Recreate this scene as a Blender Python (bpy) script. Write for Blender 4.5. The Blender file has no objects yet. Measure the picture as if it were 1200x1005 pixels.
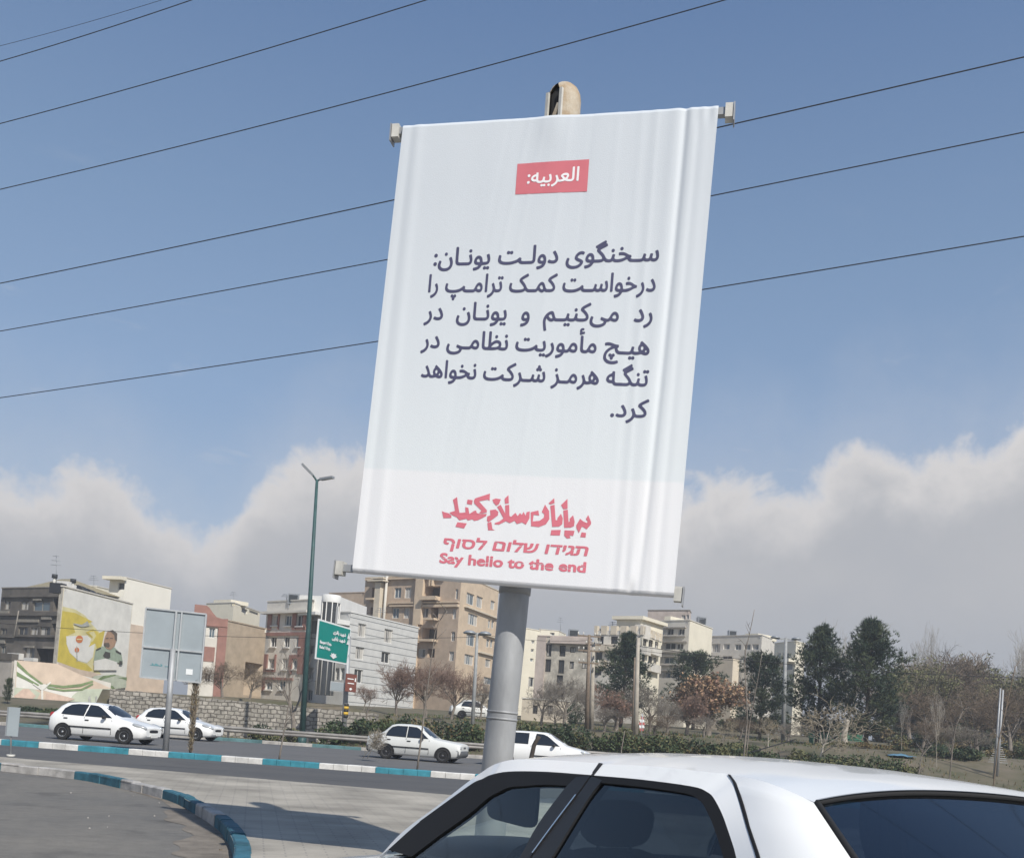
import bpy, math, random
import numpy as np
from mathutils import Vector, Matrix
from mathutils.geometry import tessellate_polygon
S = bpy.context.scene
COL = S.collection
rad = math.radians

# ------------------------------------------------------------------ camera
CAM_H, PITCH, ROLL = 1.45, 2.7, 4.0
F, PX, PY = 1200.0, 600.0, 800.0          # focal length and principal point of the 1200 px wide photo
cam = bpy.data.cameras.new('camera')
cam.sensor_fit = 'HORIZONTAL'; cam.sensor_width = 36.0; cam.lens = 36.0
cam.shift_x = 0.0; cam.shift_y = (PY-502.5)/1200.0
cam.clip_start = 0.05; cam.clip_end = 6000
cam_ob = bpy.data.objects.new('camera', cam); COL.objects.link(cam_ob)
_p, _r = rad(PITCH), rad(ROLL)
_up0 = Vector((0, -math.sin(_p), math.cos(_p))); _rt0 = Vector((1, 0, 0))
FWD = Vector((0, math.cos(_p), math.sin(_p)))
UP = _up0*math.cos(_r)-_rt0*math.sin(_r); RT = _rt0*math.cos(_r)+_up0*math.sin(_r)
EYE = Vector((0, 0, CAM_H))
M = Matrix((RT, UP, -FWD)).transposed().to_4x4(); M.translation = EYE
cam_ob.matrix_world = M
S.camera = cam_ob
def ray(x, y): return FWD+RT*((x-PX)/F)-UP*((y-PY)/F)
def at(x, y, Y):
    d = ray(x, y); return EYE+d*(Y/d.y)
def ground(x, y, z=0.0):
    d = ray(x, y); return EYE+d*((z-CAM_H)/d.z)
def pix(P):
    d = Vector(P)-EYE; z = d.dot(FWD)
    return PX+F*d.dot(RT)/z, PY-F*d.dot(UP)/z

# ------------------------------------------------------------------ world, sun, exposure
SUN_EL, SUN_BACK = 42.5, 29.6      # the sun stands behind the camera, to the right
sun_dir = Vector((math.sin(rad(SUN_BACK))*math.cos(rad(SUN_EL)), -math.cos(rad(SUN_BACK))*math.cos(rad(SUN_EL)), math.sin(rad(SUN_EL))))
W = bpy.data.worlds.new('World'); S.world = W; W.use_nodes = True
N = W.node_tree.nodes; L = W.node_tree.links; N.clear()
def wn(t, **k):
    n = N.new(t)
    for a, v in k.items(): setattr(n, a, v)
    return n
def wm(op, a, b=None, c=None, clamp=False):
    n = wn('ShaderNodeMath', operation=op, use_clamp=clamp)
    for i, v in enumerate((a, b, c)):
        if v is None: continue
        if isinstance(v, (int, float)): n.inputs[i].default_value = v
        else: L.new(v, n.inputs[i])
    return n.outputs[0]
def wmix(fac, a, b, bt='MIX'):
    n = wn('ShaderNodeMix', data_type='RGBA', blend_type=bt)
    for s, v in ((n.inputs[0], fac), (n.inputs[6], a), (n.inputs[7], b)):
        if isinstance(v, (int, float)): s.default_value = v
        elif isinstance(v, tuple): s.default_value = (*v, 1)
        else: L.new(v, s)
    return n.outputs[2]
out = wn('ShaderNodeOutputWorld'); bg = wn('ShaderNodeBackground'); L.new(bg.outputs[0], out.inputs[0])
SKY_STRENGTH = 0.10
bg.inputs[1].default_value = SKY_STRENGTH
sky = wn('ShaderNodeTexSky', sky_type='NISHITA'); sky.sun_disc = False
sky.sun_elevation = rad(SUN_EL); sky.sun_rotation = math.atan2(sun_dir.x, sun_dir.y)
sky.altitude = 1200; sky.air_density = 1.0; sky.dust_density = 0.6; sky.ozone_density = 2.0
tc = wn('ShaderNodeTexCoord'); sep = wn('ShaderNodeSeparateXYZ'); L.new(tc.outputs['Generated'], sep.inputs[0])
az = wm('ARCTAN2', sep.outputs[0], sep.outputs[1]); el = wm('ARCSINE', sep.outputs[2])
cur = wn('ShaderNodeFloatCurve'); cm = cur.mapping; cc = cm.curves[0]
prof = [(-600, .236), (-500, .228), (-450, .212), (-405, .196), (-365, .186), (-330, .215), (-290, .246), (-250, .262), (-215, .26), (-150, .25), (0, .225), (200, .252),
        (245, .272), (290, .278), (325, .27), (360, .298), (410, .318), (470, .315), (530, .322), (570, .342), (620, .36), (900, .30)]
def _fx(px): return (math.atan(px/1200)+1.6)/3.2
cc.points[0].location = (0, .5); cc.points[-1].location = (1, .5)
for px_, v_ in prof: cc.points.new(_fx(px_), math.atan(v_*math.cos(math.atan(px_/1200)))*2)
cm.update()
L.new(wm('MULTIPLY_ADD', az, 1/3.2, .5), cur.inputs[1])
top = wm('MULTIPLY', cur.outputs[0], .5)
def noise(scale, detail, rough, dist=0.0, off=(0, 0, 0), sc=(1, 1, 1)):
    mp = wn('ShaderNodeMapping'); L.new(tc.outputs['Generated'], mp.inputs[0]); mp.inputs[1].default_value = off; mp.inputs[3].default_value = sc
    n = wn('ShaderNodeTexNoise'); L.new(mp.outputs[0], n.inputs['Vector'])
    n.inputs['Scale'].default_value = scale; n.inputs['Detail'].default_value = detail; n.inputs['Roughness'].default_value = rough
    n.inputs['Distortion'].default_value = dist
    return n.outputs[0]
n1 = noise(14, 8, .60, .4); n2 = noise(5, 6, .55, .2, (3, 1, 7), (1, 1, 1.6)); n3 = noise(38, 6, .6, .3, (1, 5, 2))
edge = wm('ADD', wm('SUBTRACT', top, el), wm('MULTIPLY_ADD', n1, .10, -.052))
edge = wm('ADD', edge, wm('MULTIPLY_ADD', n3, .042, -.021))
n4 = noise(95, 5, .6, .2, (4, 8, 1))
edge = wm('ADD', edge, wm('MULTIPLY_ADD', n4, .012, -.006))
mk = wn('ShaderNodeMapRange', interpolation_type='SMOOTHSTEP'); L.new(edge, mk.inputs[0])
mk.inputs[1].default_value = -.014; mk.inputs[2].default_value = .026
soft = wn('ShaderNodeMapRange', interpolation_type='SMOOTHSTEP'); L.new(edge, soft.inputs[0]); soft.inputs[1].default_value = -.12; soft.inputs[2].default_value = .06
mask = wm('MAXIMUM', mk.outputs[0], wm('MULTIPLY', soft.outputs[0], .26), clamp=True)
# thin high wisps
wsp = wn('ShaderNodeMapRange', interpolation_type='SMOOTHSTEP'); L.new(noise(7, 9, .62, .8, (9, 2, 4), (1, 1, 3.5)), wsp.inputs[0])
wsp.inputs[1].default_value = .56; wsp.inputs[2].default_value = .78
low = wn('ShaderNodeMapRange'); L.new(el, low.inputs[0]); low.inputs[1].default_value = .50; low.inputs[2].default_value = .22
mask = wm('MAXIMUM', mask, wm('MULTIPLY', wm('MULTIPLY', wsp.outputs[0], low.outputs[0]), .35), clamp=True)
# cloud tone: pale lit crests, grey body, blue grey towards the horizon
dep = wn('ShaderNodeMapRange', interpolation_type='SMOOTHSTEP'); L.new(edge, dep.inputs[0]); dep.inputs[1].default_value = 0.0; dep.inputs[2].default_value = .085
lum = wm('MULTIPLY_ADD', wm('ADD', wm('MULTIPLY', n2, .75), wm('MULTIPLY', n1, .25)), 1.5, -.35, clamp=True)
k = 1/SKY_STRENGTH
body = wmix(lum, (.315*k, .328*k, .358*k), (.405*k, .402*k, .408*k))
crest = (.56*k, .54*k, .53*k)
ccol = wmix(wm('MULTIPLY', wm('SUBTRACT', 1.0, dep.outputs[0]), .85), body, crest)
hz = wn('ShaderNodeMapRange', interpolation_type='SMOOTHSTEP'); L.new(el, hz.inputs[0]); hz.inputs[1].default_value = .16; hz.inputs[2].default_value = 0.02
ccol = wmix(wm('MULTIPLY', hz.outputs[0], .8), ccol, (.30*k, .322*k, .358*k))
# hazy spring air: the sky texture is thinned towards a paler, elevation dependent blue
skr = wn('ShaderNodeValToRGB'); L.new(wm('MULTIPLY', el, 1/.7, clamp=True), skr.inputs[0]); ee = skr.color_ramp.elements
ee[0].position = 0; ee[0].color = (.27, .31, .37, 1); ee[1].position = 1; ee[1].color = (.082, .145, .275, 1)
for p_, c_ in ((.30, (.225, .298, .405)), (.43, (.20, .282, .41)), (.64, (.152, .232, .36)), (.90, (.095, .163, .298))):
    q = ee.new(p_); q.color = (*c_, 1)
pale = wmix(1.0, skr.outputs[0], (k, k, k), 'MULTIPLY')
skyc = wmix(.75, sky.outputs[0], pale)
L.new(wmix(mask, skyc, ccol), bg.inputs[0])

sl = bpy.data.lights.new('sun', 'SUN'); sl.energy = 3.3; sl.angle = rad(.53); sl.color = (1, .95, .87)
so = bpy.data.objects.new('sun', sl); COL.objects.link(so)
so.rotation_euler = sun_dir.to_track_quat('Z', 'Y').to_euler(); so.location = (10, -20, 30)
S.view_settings.view_transform = 'Standard'; S.view_settings.look = 'None'
S.view_settings.exposure = 0.50; S.view_settings.gamma = 1.0; S.view_settings.use_curve_mapping = False

# ------------------------------------------------------------------ materials
MATS = {}
def mat(name, col, rough=.7, metal=0.0, var=.0, scale=3.0, bump=0.0, bscale=None, spec=.4, coat=0.0, col2=None, detail=5, coords='Object', stretch=(1, 1, 1)):
    m = bpy.data.materials.new(name); m.use_nodes = True
    nt = m.node_tree; b = nt.nodes['Principled BSDF']
    b.inputs['Base Color'].default_value = (*col, 1); b.inputs['Roughness'].default_value = rough; b.inputs['Metallic'].default_value = metal
    b.inputs['Specular IOR Level'].default_value = spec; b.inputs['Coat Weight'].default_value = coat
    if var or col2 or bump:
        t = nt.nodes.new('ShaderNodeTexCoord'); mp = nt.nodes.new('ShaderNodeMapping'); mp.inputs[3].default_value = stretch
        nt.links.new(t.outputs[coords], mp.inputs[0])
        n = nt.nodes.new('ShaderNodeTexNoise'); n.inputs['Scale'].default_value = scale; n.inputs['Detail'].default_value = detail; n.inputs['Roughness'].default_value = .62
        nt.links.new(mp.outputs[0], n.inputs['Vector'])
        if var or col2:
            c2 = col2 or tuple(min(1, c*(1+var)) for c in col); c1 = col if col2 else tuple(c*(1-var) for c in col)
            rp = nt.nodes.new('ShaderNodeValToRGB'); rp.color_ramp.elements[0].position = .33; rp.color_ramp.elements[1].position = .67
            rp.color_ramp.elements[0].color = (*c1, 1); rp.color_ramp.elements[1].color = (*c2, 1)
            nt.links.new(n.outputs[0], rp.inputs[0]); nt.links.new(rp.outputs[0], b.inputs['Base Color'])
        if bump:
            n2_ = nt.nodes.new('ShaderNodeTexNoise'); n2_.inputs['Scale'].default_value = bscale or scale*6; n2_.inputs['Detail'].default_value = 4
            nt.links.new(mp.outputs[0], n2_.inputs['Vector'])
            bp = nt.nodes.new('ShaderNodeBump'); bp.inputs['Strength'].default_value = bump; bp.inputs['Distance'].default_value = .02
            nt.links.new(n2_.outputs[0], bp.inputs['Height']); nt.links.new(bp.outputs[0], b.inputs['Normal'])
    MATS[name] = m
    return m
def brick(name, c1, c2, mortar, bw, bh, ms=.02, off=.5, bump=.4, rough=.85, rot=(0, 0, 0), var=.25, coords='Object', nscale=1.2):
    m = mat(name, c1, rough); nt = m.node_tree; b = nt.nodes['Principled BSDF']
    t = nt.nodes.new('ShaderNodeTexCoord'); mp = nt.nodes.new('ShaderNodeMapping'); nt.links.new(t.outputs[coords], mp.inputs[0]); mp.inputs[2].default_value = rot
    br = nt.nodes.new('ShaderNodeTexBrick'); nt.links.new(mp.outputs[0], br.inputs['Vector'])
    br.inputs['Color1'].default_value = (*c1, 1); br.inputs['Color2'].default_value = (*c2, 1); br.inputs['Mortar'].default_value = (*mortar, 1)
    br.inputs['Scale'].default_value = 1; br.inputs['Mortar Size'].default_value = ms; br.inputs['Brick Width'].default_value = bw; br.inputs['Row Height'].default_value = bh
    br.inputs['Mortar Smooth'].default_value = .3; br.inputs['Bias'].default_value = 0; br.offset = off
    nz = nt.nodes.new('ShaderNodeTexNoise'); nt.links.new(mp.outputs[0], nz.inputs['Vector']); nz.inputs['Scale'].default_value = nscale; nz.inputs['Detail'].default_value = 8
    mr = nt.nodes.new('ShaderNodeMapRange'); nt.links.new(nz.outputs[0], mr.inputs[0]); mr.inputs[1].default_value = .3; mr.inputs[2].default_value = .7
    mr.inputs[3].default_value = 1-var; mr.inputs[4].default_value = 1+var*.5
    mx = nt.nodes.new('ShaderNodeMix'); mx.data_type = 'RGBA'; mx.blend_type = 'MULTIPLY'; mx.inputs[0].default_value = 1
    nt.links.new(br.outputs[0], mx.inputs[6]); nt.links.new(mr.outputs[0], mx.inputs[7]); nt.links.new(mx.outputs[2], b.inputs['Base Color'])
    bp = nt.nodes.new('ShaderNodeBump'); bp.inputs['Strength'].default_value = bump; bp.inputs['Distance'].default_value = .02; bp.invert = True
    nt.links.new(br.outputs[1], bp.inputs['Height']); nt.links.new(bp.outputs[0], b.inputs['Normal'])
    return m
def glass(name, tint, rough=.02, base=.045):
    m = bpy.data.materials.new(name); m.use_nodes = True; nt = m.node_tree; nt.nodes.clear()
    o = nt.nodes.new('ShaderNodeOutputMaterial'); mx = nt.nodes.new('ShaderNodeMixShader'); tr = nt.nodes.new('ShaderNodeBsdfTransparent'); gl = nt.nodes.new('ShaderNodeBsdfGlossy')
    tr.inputs[0].default_value = (*tint, 1); gl.inputs['Roughness'].default_value = rough; gl.inputs[0].default_value = (.9, .95, 1, 1)
    ge = nt.nodes.new('ShaderNodeNewGeometry'); dt = nt.nodes.new('ShaderNodeVectorMath'); dt.operation = 'DOT_PRODUCT'
    nt.links.new(ge.outputs['Normal'], dt.inputs[0]); nt.links.new(ge.outputs['Incoming'], dt.inputs[1])
    def ma(op, a, b):
        n = nt.nodes.new('ShaderNodeMath'); n.operation = op
        for i, v in enumerate((a, b)):
            if isinstance(v, (int, float)): n.inputs[i].default_value = v
            elif v is not None: nt.links.new(v, n.inputs[i])
        return n.outputs[0]
    fr = ma('MULTIPLY_ADD', ma('POWER', ma('SUBTRACT', 1.0, ma('ABSOLUTE', dt.outputs['Value'], None)), 5.0), .9)
    fr.node.inputs[2].default_value = base
    nt.links.new(fr, mx.inputs[0]); nt.links.new(tr.outputs[0], mx.inputs[1]); nt.links.new(gl.outputs[0], mx.inputs[2]); nt.links.new(mx.outputs[0], o.inputs[0])
    MATS[name] = m; return m

def asphalt(name, c, warm, crack=True, streak=(1, 1, 1)):
    m = mat(name, c, .9); nt = m.node_tree; b = nt.nodes['Principled BSDF']
    t = nt.nodes.new('ShaderNodeTexCoord'); mp = nt.nodes.new('ShaderNodeMapping'); nt.links.new(t.outputs['Object'], mp.inputs[0]); mp.inputs[3].default_value = streak
    def nz(s, d, r=.6):
        n = nt.nodes.new('ShaderNodeTexNoise'); nt.links.new(mp.outputs[0], n.inputs['Vector']); n.inputs['Scale'].default_value = s; n.inputs['Detail'].default_value = d; n.inputs['Roughness'].default_value = r
        return n.outputs[0]
    def ramp(src, p0, p1, a, bb):
        r = nt.nodes.new('ShaderNodeValToRGB'); r.color_ramp.elements[0].position = p0; r.color_ramp.elements[1].position = p1
        r.color_ramp.elements[0].color = (*a, 1); r.color_ramp.elements[1].color = (*bb, 1); nt.links.new(src, r.inputs[0]); return r.outputs[0]
    def mul(a, bb):
        x = nt.nodes.new('ShaderNodeMix'); x.data_type = 'RGBA'; x.blend_type = 'MULTIPLY'; x.inputs[0].default_value = 1; nt.links.new(a, x.inputs[6]); nt.links.new(bb, x.inputs[7]); return x.outputs[2]
    basec = ramp(nz(.35, 6), .35, .65, c, warm)
    basec = mul(basec, ramp(nz(60, 3, .8), .3, .7, (.78, .78, .78), (1.2, 1.2, 1.2)))
    basec = mul(basec, ramp(nz(1.1, 5), .30, .44, (.70, .70, .71), (1, 1, 1)))
    basec = mul(basec, ramp(nz(5.5, 6, .7), .35, .6, (.88, .88, .88), (1.06, 1.06, 1.06)))
    nt.links.new(basec, b.inputs['Base Color'])
    bp = nt.nodes.new('ShaderNodeBump'); bp.inputs['Strength'].default_value = .35; bp.inputs['Distance'].default_value = .01
    nt.links.new(nz(90, 3), bp.inputs['Height']); nt.links.new(bp.outputs[0], b.inputs['Normal'])
    return m
asphalt('near_asphalt', (.145, .140, .130), (.195, .182, .160))
asphalt('side_asphalt', (.092, .093, .095), (.108, .107, .106), streak=(.4, 2, 1))
asphalt('highway_asphalt', (.125, .125, .126), (.150, .147, .144), streak=(.3, 2, 1))
brick('paving', (.42, .385, .325), (.37, .34, .285), (.29, .27, .24), .40, .10, .010, bump=.3, var=.40, rot=(0, 0, rad(-14)), nscale=.8)
mat('gutter_dirt', (.20, .175, .145), .95, var=.3, scale=3, bump=.5, bscale=30, detail=9)
mat('soil', (.19, .155, .12), .95, var=.35, scale=.8, bump=.5, bscale=9)
mat('park_ground', (.17, .14, .10), .95, col2=(.085, .085, .045), scale=.45, bump=.5, bscale=5, detail=10)
mat('gravel_path', (.40, .36, .30), .95, var=.15, scale=1.5)
mat('kerb_white', (.62, .61, .58), .75, var=.22, scale=2.2, bump=.3, bscale=25)
mat('kerb_teal', (.045, .235, .30), .7, var=.28, scale=2.5, bump=.3, bscale=25)
mat('kerb_teal_old', (.10, .20, .21), .8, var=.3, scale=2)
mat('kerb_white_old', (.42, .40, .37), .8, var=.25, scale=2)
mat('kerb_white_dark', (.40, .385, .365), .8, var=.3, scale=3.5, bump=.35, bscale=25)  # darker white for the near kerb blocks
mat('kerb_teal_dark', (.035, .125, .17), .75, var=.35, scale=3.5, bump=.35, bscale=25)
mat('galvanised', (.37, .38, .39), .55, metal=.25, var=.24, scale=2.6, bump=.08, bscale=40, stretch=(1, 1, .35))
mat('steel_grey', (.36, .37, .38), .5, metal=.4, var=.15, scale=4)
mat('rusty_paint', (.55, .50, .41), .8, col2=(.36, .26, .16), scale=6, bump=.3)
mat('pale_paint', (.55, .54, .50), .7, var=.2, scale=5)
mat('dark_recess', (.02, .02, .02), .9)
mat('rail_metal', (.30, .285, .265), .6, metal=.3, var=.25, scale=1.5)
mat('rail_dark', (.10, .10, .10), .7)
mat('green_pole', (.035, .085, .085), .5, var=.2, scale=3)
mat('grey_pole', (.30, .31, .31), .6, var=.2, scale=3)
mat('concrete_pole', (.42, .38, .32), .85, var=.2, scale=2)
mat('wood_pole', (.21, .165, .125), .9, var=.25, scale=4)
mat('cable', (.018, .019, .022), .6)
mat('sign_green', (.0, .235, .20), .45, var=.04)
mat('sign_brown', (.17, .055, .04), .5)
mat('sign_white', (.80, .82, .82), .5)
mat('sign_back', (.325, .37, .395), .55, var=.07, scale=1.4)
mat('sign_frame', (.47, .49, .50), .55, metal=.2, var=.1)
mat('teal_ink', (.12, .28, .31), .7)
mat('hazard_yellow', (.65, .42, .05), .6); mat('hazard_black', (.03, .03, .03), .6); mat('marker_red', (.48, .14, .13), .7)
# cars
mat('white_paint', (.86, .865, .85), .22, spec=.5, coat=.6)
mat('white_paint_dusty', (.66, .67, .65), .38, spec=.45, coat=.25, var=.06, scale=1.2)
mat('plastic_black', (.022, .023, .026), .45)
mat('plastic_grey', (.10, .105, .11), .6)
mat('rubber', (.014, .014, .015), .75)
mat('tyre', (.022, .022, .022), .85)
mat('rim', (.36, .37, .38), .4, metal=.6)
mat('steel_rim', (.10, .10, .105), .6, metal=.3)
mat('lamp_glass', (.50, .52, .53), .12, metal=.3, coat=.6)
mat('lamp_red', (.35, .02, .02), .3)
mat('lamp_amber', (.6, .2, .03), .3)
mat('car_glass', (.016, .022, .032), .05, spec=.55)
mat('chrome', (.75, .75, .75), .15, metal=1)
mat('plate_white', (.75, .75, .72), .5)
mat('interior_dark', (.020, .022, .026), .8)
mat('interior_grey', (.055, .065, .08), .7)
mat('seat_cloth', (.03, .032, .038), .9)
mat('roof_lining', (.10, .10, .105), .9)
glass('glass_clear', (.80, .86, .83)); glass('glass_tint', (.055, .072, .095), .02, .07); glass('glass_rear', (.03, .04, .06), .03, .14)

# ------------------------------------------------------------------ mesh builder
class MB:
    def __init__(s): s.v = []; s.f = []; s.m = []; s.mats = []; s.sm = []
    def mi(s, m):
        m = MATS[m] if isinstance(m, str) else m
        if m not in s.mats: s.mats.append(m)
        return s.mats.index(m)
    def add(s, vs, fs, m, smooth=False):
        o = len(s.v); i = s.mi(m)
        s.v.extend(tuple(p) for p in vs)
        for f in fs:
            s.f.append(tuple(q+o for q in f)); s.m.append(i); s.sm.append(smooth)
    def quad(s, a, b, c, d, m): s.add((a, b, c, d), ((0, 1, 2, 3),), m)
    def box(s, c, size, m, rot=None, T=None):
        hx, hy, hz = (q/2 for q in size)
        vs = [Vector((x, y, z)) for x in (-hx, hx) for y in (-hy, hy) for z in (-hz, hz)]
        if rot is not None: vs = [rot @ p for p in vs]
        vs = [p+Vector(c) for p in vs]
        if T is not None: vs = [T @ p for p in vs]
        s.add(vs, ((0, 1, 3, 2), (4, 6, 7, 5), (0, 4, 5, 1), (2, 3, 7, 6), (0, 2, 6, 4), (1, 5, 7, 3)), m)
    def obox(s, c, ax, ay, az, m):
        # box from centre and three half-axis vectors
        c, ax, ay, az = Vector(c), Vector(ax), Vector(ay), Vector(az)
        vs = [c+ax*i+ay*j+az*k_ for i in (-1, 1) for j in (-1, 1) for k_ in (-1, 1)]
        f = ((0, 1, 3, 2), (4, 6, 7, 5), (0, 4, 5, 1), (2, 3, 7, 6), (0, 2, 6, 4), (1, 5, 7, 3))
        if ax.cross(ay).dot(az) < 0: f = tuple(tuple(reversed(q)) for q in f)
        s.add(vs, f, m)
    def beam(s, a, b, w, h, m, upv=(0, 0, 1)):
        a, b = Vector(a), Vector(b); d = (b-a); u = Vector(upv)
        sd = d.cross(u)
        if sd.length < 1e-6: sd = d.cross(Vector((1, 0, 0)))
        sd.normalize(); u = sd.cross(d).normalized()
        s.obox((a+b)/2, d/2, sd*w/2, u*h/2, m)
    def tube(s, pts, rs, m, n=10, cap=True, smooth=True):
        pts = [Vector(p) for p in pts]
        if isinstance(rs, (int, float)): rs = [rs]*len(pts)
        vs = []; fs = []; prev = None
        for i, p in enumerate(pts):
            d = (pts[min(i+1, len(pts)-1)]-pts[max(i-1, 0)])
            if d.length < 1e-9: d = Vector((0, 0, 1))
            d.normalize()
            if prev is None:
                prev = d.cross(Vector((0, 0, 1)) if abs(d.z) < .9 else Vector((1, 0, 0))).normalized()
            prev = (prev-d*prev.dot(d)).normalized(); q = d.cross(prev)
            for j in range(n):
                a = 2*math.pi*j/n; vs.append(p+(prev*math.cos(a)+q*math.sin(a))*rs[i])
        for i in range(len(pts)-1):
            for j in range(n): fs.append((i*n+j, i*n+(j+1) % n, (i+1)*n+(j+1) % n, (i+1)*n+j))
        s.add(vs, fs, m, smooth)
        if cap:
            o = len(s.v)-len(vs); mi = s.mi(m)
            s.f.append(tuple(o+j for j in reversed(range(n)))); s.m.append(mi); s.sm.append(False)
            s.f.append(tuple(o+(len(pts)-1)*n+j for j in range(n))); s.m.append(mi); s.sm.append(False)
    def lathe(s, prof_, m, n=16, T=None, smooth=True):
        # prof_: (radius, z) pairs about the z axis
        vs = []; fs = []
        for r, z in prof_:
            for j in range(n):
                a = 2*math.pi*j/n; p = Vector((r*math.cos(a), r*math.sin(a), z)); vs.append(T @ p if T else p)
        for i in range(len(prof_)-1):
            for j in range(n): fs.append((i*n+j, i*n+(j+1) % n, (i+1)*n+(j+1) % n, (i+1)*n+j))
        s.add(vs, fs, m, smooth)
    def grid(s, rows, m, smooth=True, flip=False, close=False):
        n = len(rows[0]); vs = [p for r in rows for p in r]; fs = []
        for i in range(len(rows)-1):
            for j in range(n if close else n-1):
                q = (i*n+j, i*n+(j+1) % n, (i+1)*n+(j+1) % n, (i+1)*n+j)
                fs.append(tuple(reversed(q)) if flip else q)
        s.add(vs, fs, m, smooth)
    def poly(s, pts, m, flip=False):
        pts = [Vector(p) for p in pts]
        tris = tessellate_polygon([pts])
        s.add(pts, [tuple(reversed(t)) if flip else tuple(t) for t in tris], m)
    def prism(s, pts, ext, m):
        # solid from a planar outline pushed along ext
        pts = [Vector(p) for p in pts]; e = Vector(ext); n = len(pts)
        tris = [tuple(t) for t in tessellate_polygon([pts])]
        nrm = sum(((pts[i]-pts[0]).cross(pts[(i+1) % n]-pts[0]) for i in range(n)), Vector())
        def orient(t, want):
            a, b, c = (pts[i] for i in t)
            return t if (b-a).cross(c-a).dot(want) > 0 else tuple(reversed(t))
        s.add(pts, [orient(t, -e) for t in tris], m)
        s.add([p+e for p in pts], [orient(t, e) for t in tris], m)
        fs = [(i, (i+1) % n, n+(i+1) % n, n+i) for i in range(n)]
        if nrm.dot(e) < 0: fs = [tuple(reversed(f)) for f in fs]
        s.add(pts+[p+e for p in pts], fs, m)
    def mesh(s, name):
        me = bpy.data.meshes.new(name); me.from_pydata(s.v, [], s.f)
        for m in s.mats: me.materials.append(m)
        me.polygons.foreach_set('material_index', s.m); me.polygons.foreach_set('use_smooth', s.sm); me.update()
        return me
    def build(s, name, parent=None, **tags):
        o = bpy.data.objects.new(name, s.mesh(name)); COL.objects.link(o)
        if parent is not None: o.parent = parent
        return tag(o, **tags)
def tag(o, label=None, cat=None, group=None, kind=None):
    if label: o['label'] = label
    if cat: o['category'] = cat
    if group: o['group'] = group
    if kind: o['kind'] = kind
    return o
def empty(name, loc=(0, 0, 0), rz=0.0, **tags):
    o = bpy.data.objects.new(name, None); COL.objects.link(o); o.location = loc; o.rotation_euler = (0, 0, rz); o.empty_display_size = .3
    return tag(o, **tags)
KIDS = {}
def copy_tree(o, parent=None):
    c = o.copy(); COL.objects.link(c)
    if parent is not None: c.parent = parent
    for ch in [q for q in COL.objects if q.parent == o]: copy_tree(ch, c)
    return c
def smoothstep(a, b, x):
    t = min(1, max(0, (x-a)/(b-a))); return t*t*(3-2*t)
def lerp(a, b, t): return a+(b-a)*t
def interp(x, pts):
    if x <= pts[0][0]: return pts[0][1]
    for (a, fa), (b, fb) in zip(pts, pts[1:]):
        if x <= b: return fa+(fb-fa)*(x-a)/(b-a)
    return pts[-1][1]
def resample(poly, n):
    P = [Vector(p) for p in poly]; d = [0]
    for a, b in zip(P, P[1:]): d.append(d[-1]+(b-a).length)
    res = []
    for i in range(n):
        t = d[-1]*i/(n-1); k_ = 0
        while k_ < len(P)-2 and d[k_+1] < t: k_ += 1
        res.append(P[k_].lerp(P[k_+1], (t-d[k_])/max(1e-9, d[k_+1]-d[k_])))
    return res

# ------------------------------------------------------------------ the ground, roads, pavement and kerbs
ZP = 0.13
def terr(x, y):
    if y < 52.2: return -0.05
    right = smoothstep(52.2, 66, y)*2.0+smoothstep(66, 115, y)*1.3
    wall_ = 2.35*smoothstep(62.3, 62.9, y)+smoothstep(66, 115, y)*.9
    left = 1.45*smoothstep(52.5, 74, y)+smoothstep(90, 115, y)*1.5
    t = smoothstep(-10.5, -7.5, x)
    u = smoothstep(-25.6, -25.2, x)
    return lerp(lerp(left, wall_, u), right, t)-.05
xs = [-900, -500, -250, -140]+[-90+1.5*i for i in range(44)]+[-25.6, -25.2]+[-24+1.0*i for i in range(90)]+[70+4*i for i in range(10)]+[150, 300, 500, 900]
ys = [-900, -100, -20, 20, 45, 52]+[52.5+.6*i for i in range(28)]+[70+2.5*i for i in range(20)]+[125, 150, 220, 400, 900]
g = MB(); g.grid([[(x, y, terr(x, y)) for x in xs] for y in ys], 'park_ground')
g.build('ground', kind='structure')

KP = [(-30, 23.2), (-18, 22.0), (-13, 21.0), (-9.77, 19.9), (-8.01, 19.15), (-6.93, 18.12), (-5.31, 16.2), (-4.3, 14.36), (-3.45, 12.57), (-2.78, 10.7), (-2.42, 9.4), (-2.15, 8.3), (-1.6, 7.45), (-.5, 6.95), (2, 6.6), (8, 6.2), (30, 5)]
def catmull(P, n):
    P = [Vector(p) for p in P]; Q = [P[0]*2-P[1]]+P+[P[-1]*2-P[-2]]; out_ = []
    for i in range(1, len(Q)-2):
        for j in range(n):
            t = j/n; a, b, c, d = Q[i-1:i+3]
            out_.append(.5*((2*b)+(c-a)*t+(2*a-5*b+4*c-d)*t*t+(3*b-a-3*c+d)*t**3))
    out_.append(P[-1]); return out_
KC = catmull(KP, 10)
SIDE = lambda x: 20.0-.215*(x+.2)            # far edge of the pavement
FARK = lambda x: 29.1-.085*(x+.8)            # front of the far kerb
g = MB(); g.poly([(-60, -40, 0), (60, -40, 0), (60, 7, 0)]+[(p.x, p.y, 0) for p in reversed(KC)]+[(-60, 25, 0)], 'near_asphalt')
g.build('road', kind='structure')
g = MB(); g.poly([(-60, SIDE(-60)-1.0, .004), (60, SIDE(60)-.4, .004), (60, FARK(60)+.05, .004), (-60, FARK(-60)+.05, .004)], 'side_asphalt')
g.build('side_road', kind='structure')
g = MB(); g.poly([(-90, FARK(-90)+.2, .006), (90, FARK(90)+.2, .006), (90, 50.9, .006), (-90, 50.9, .006)], 'highway_asphalt')
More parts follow.
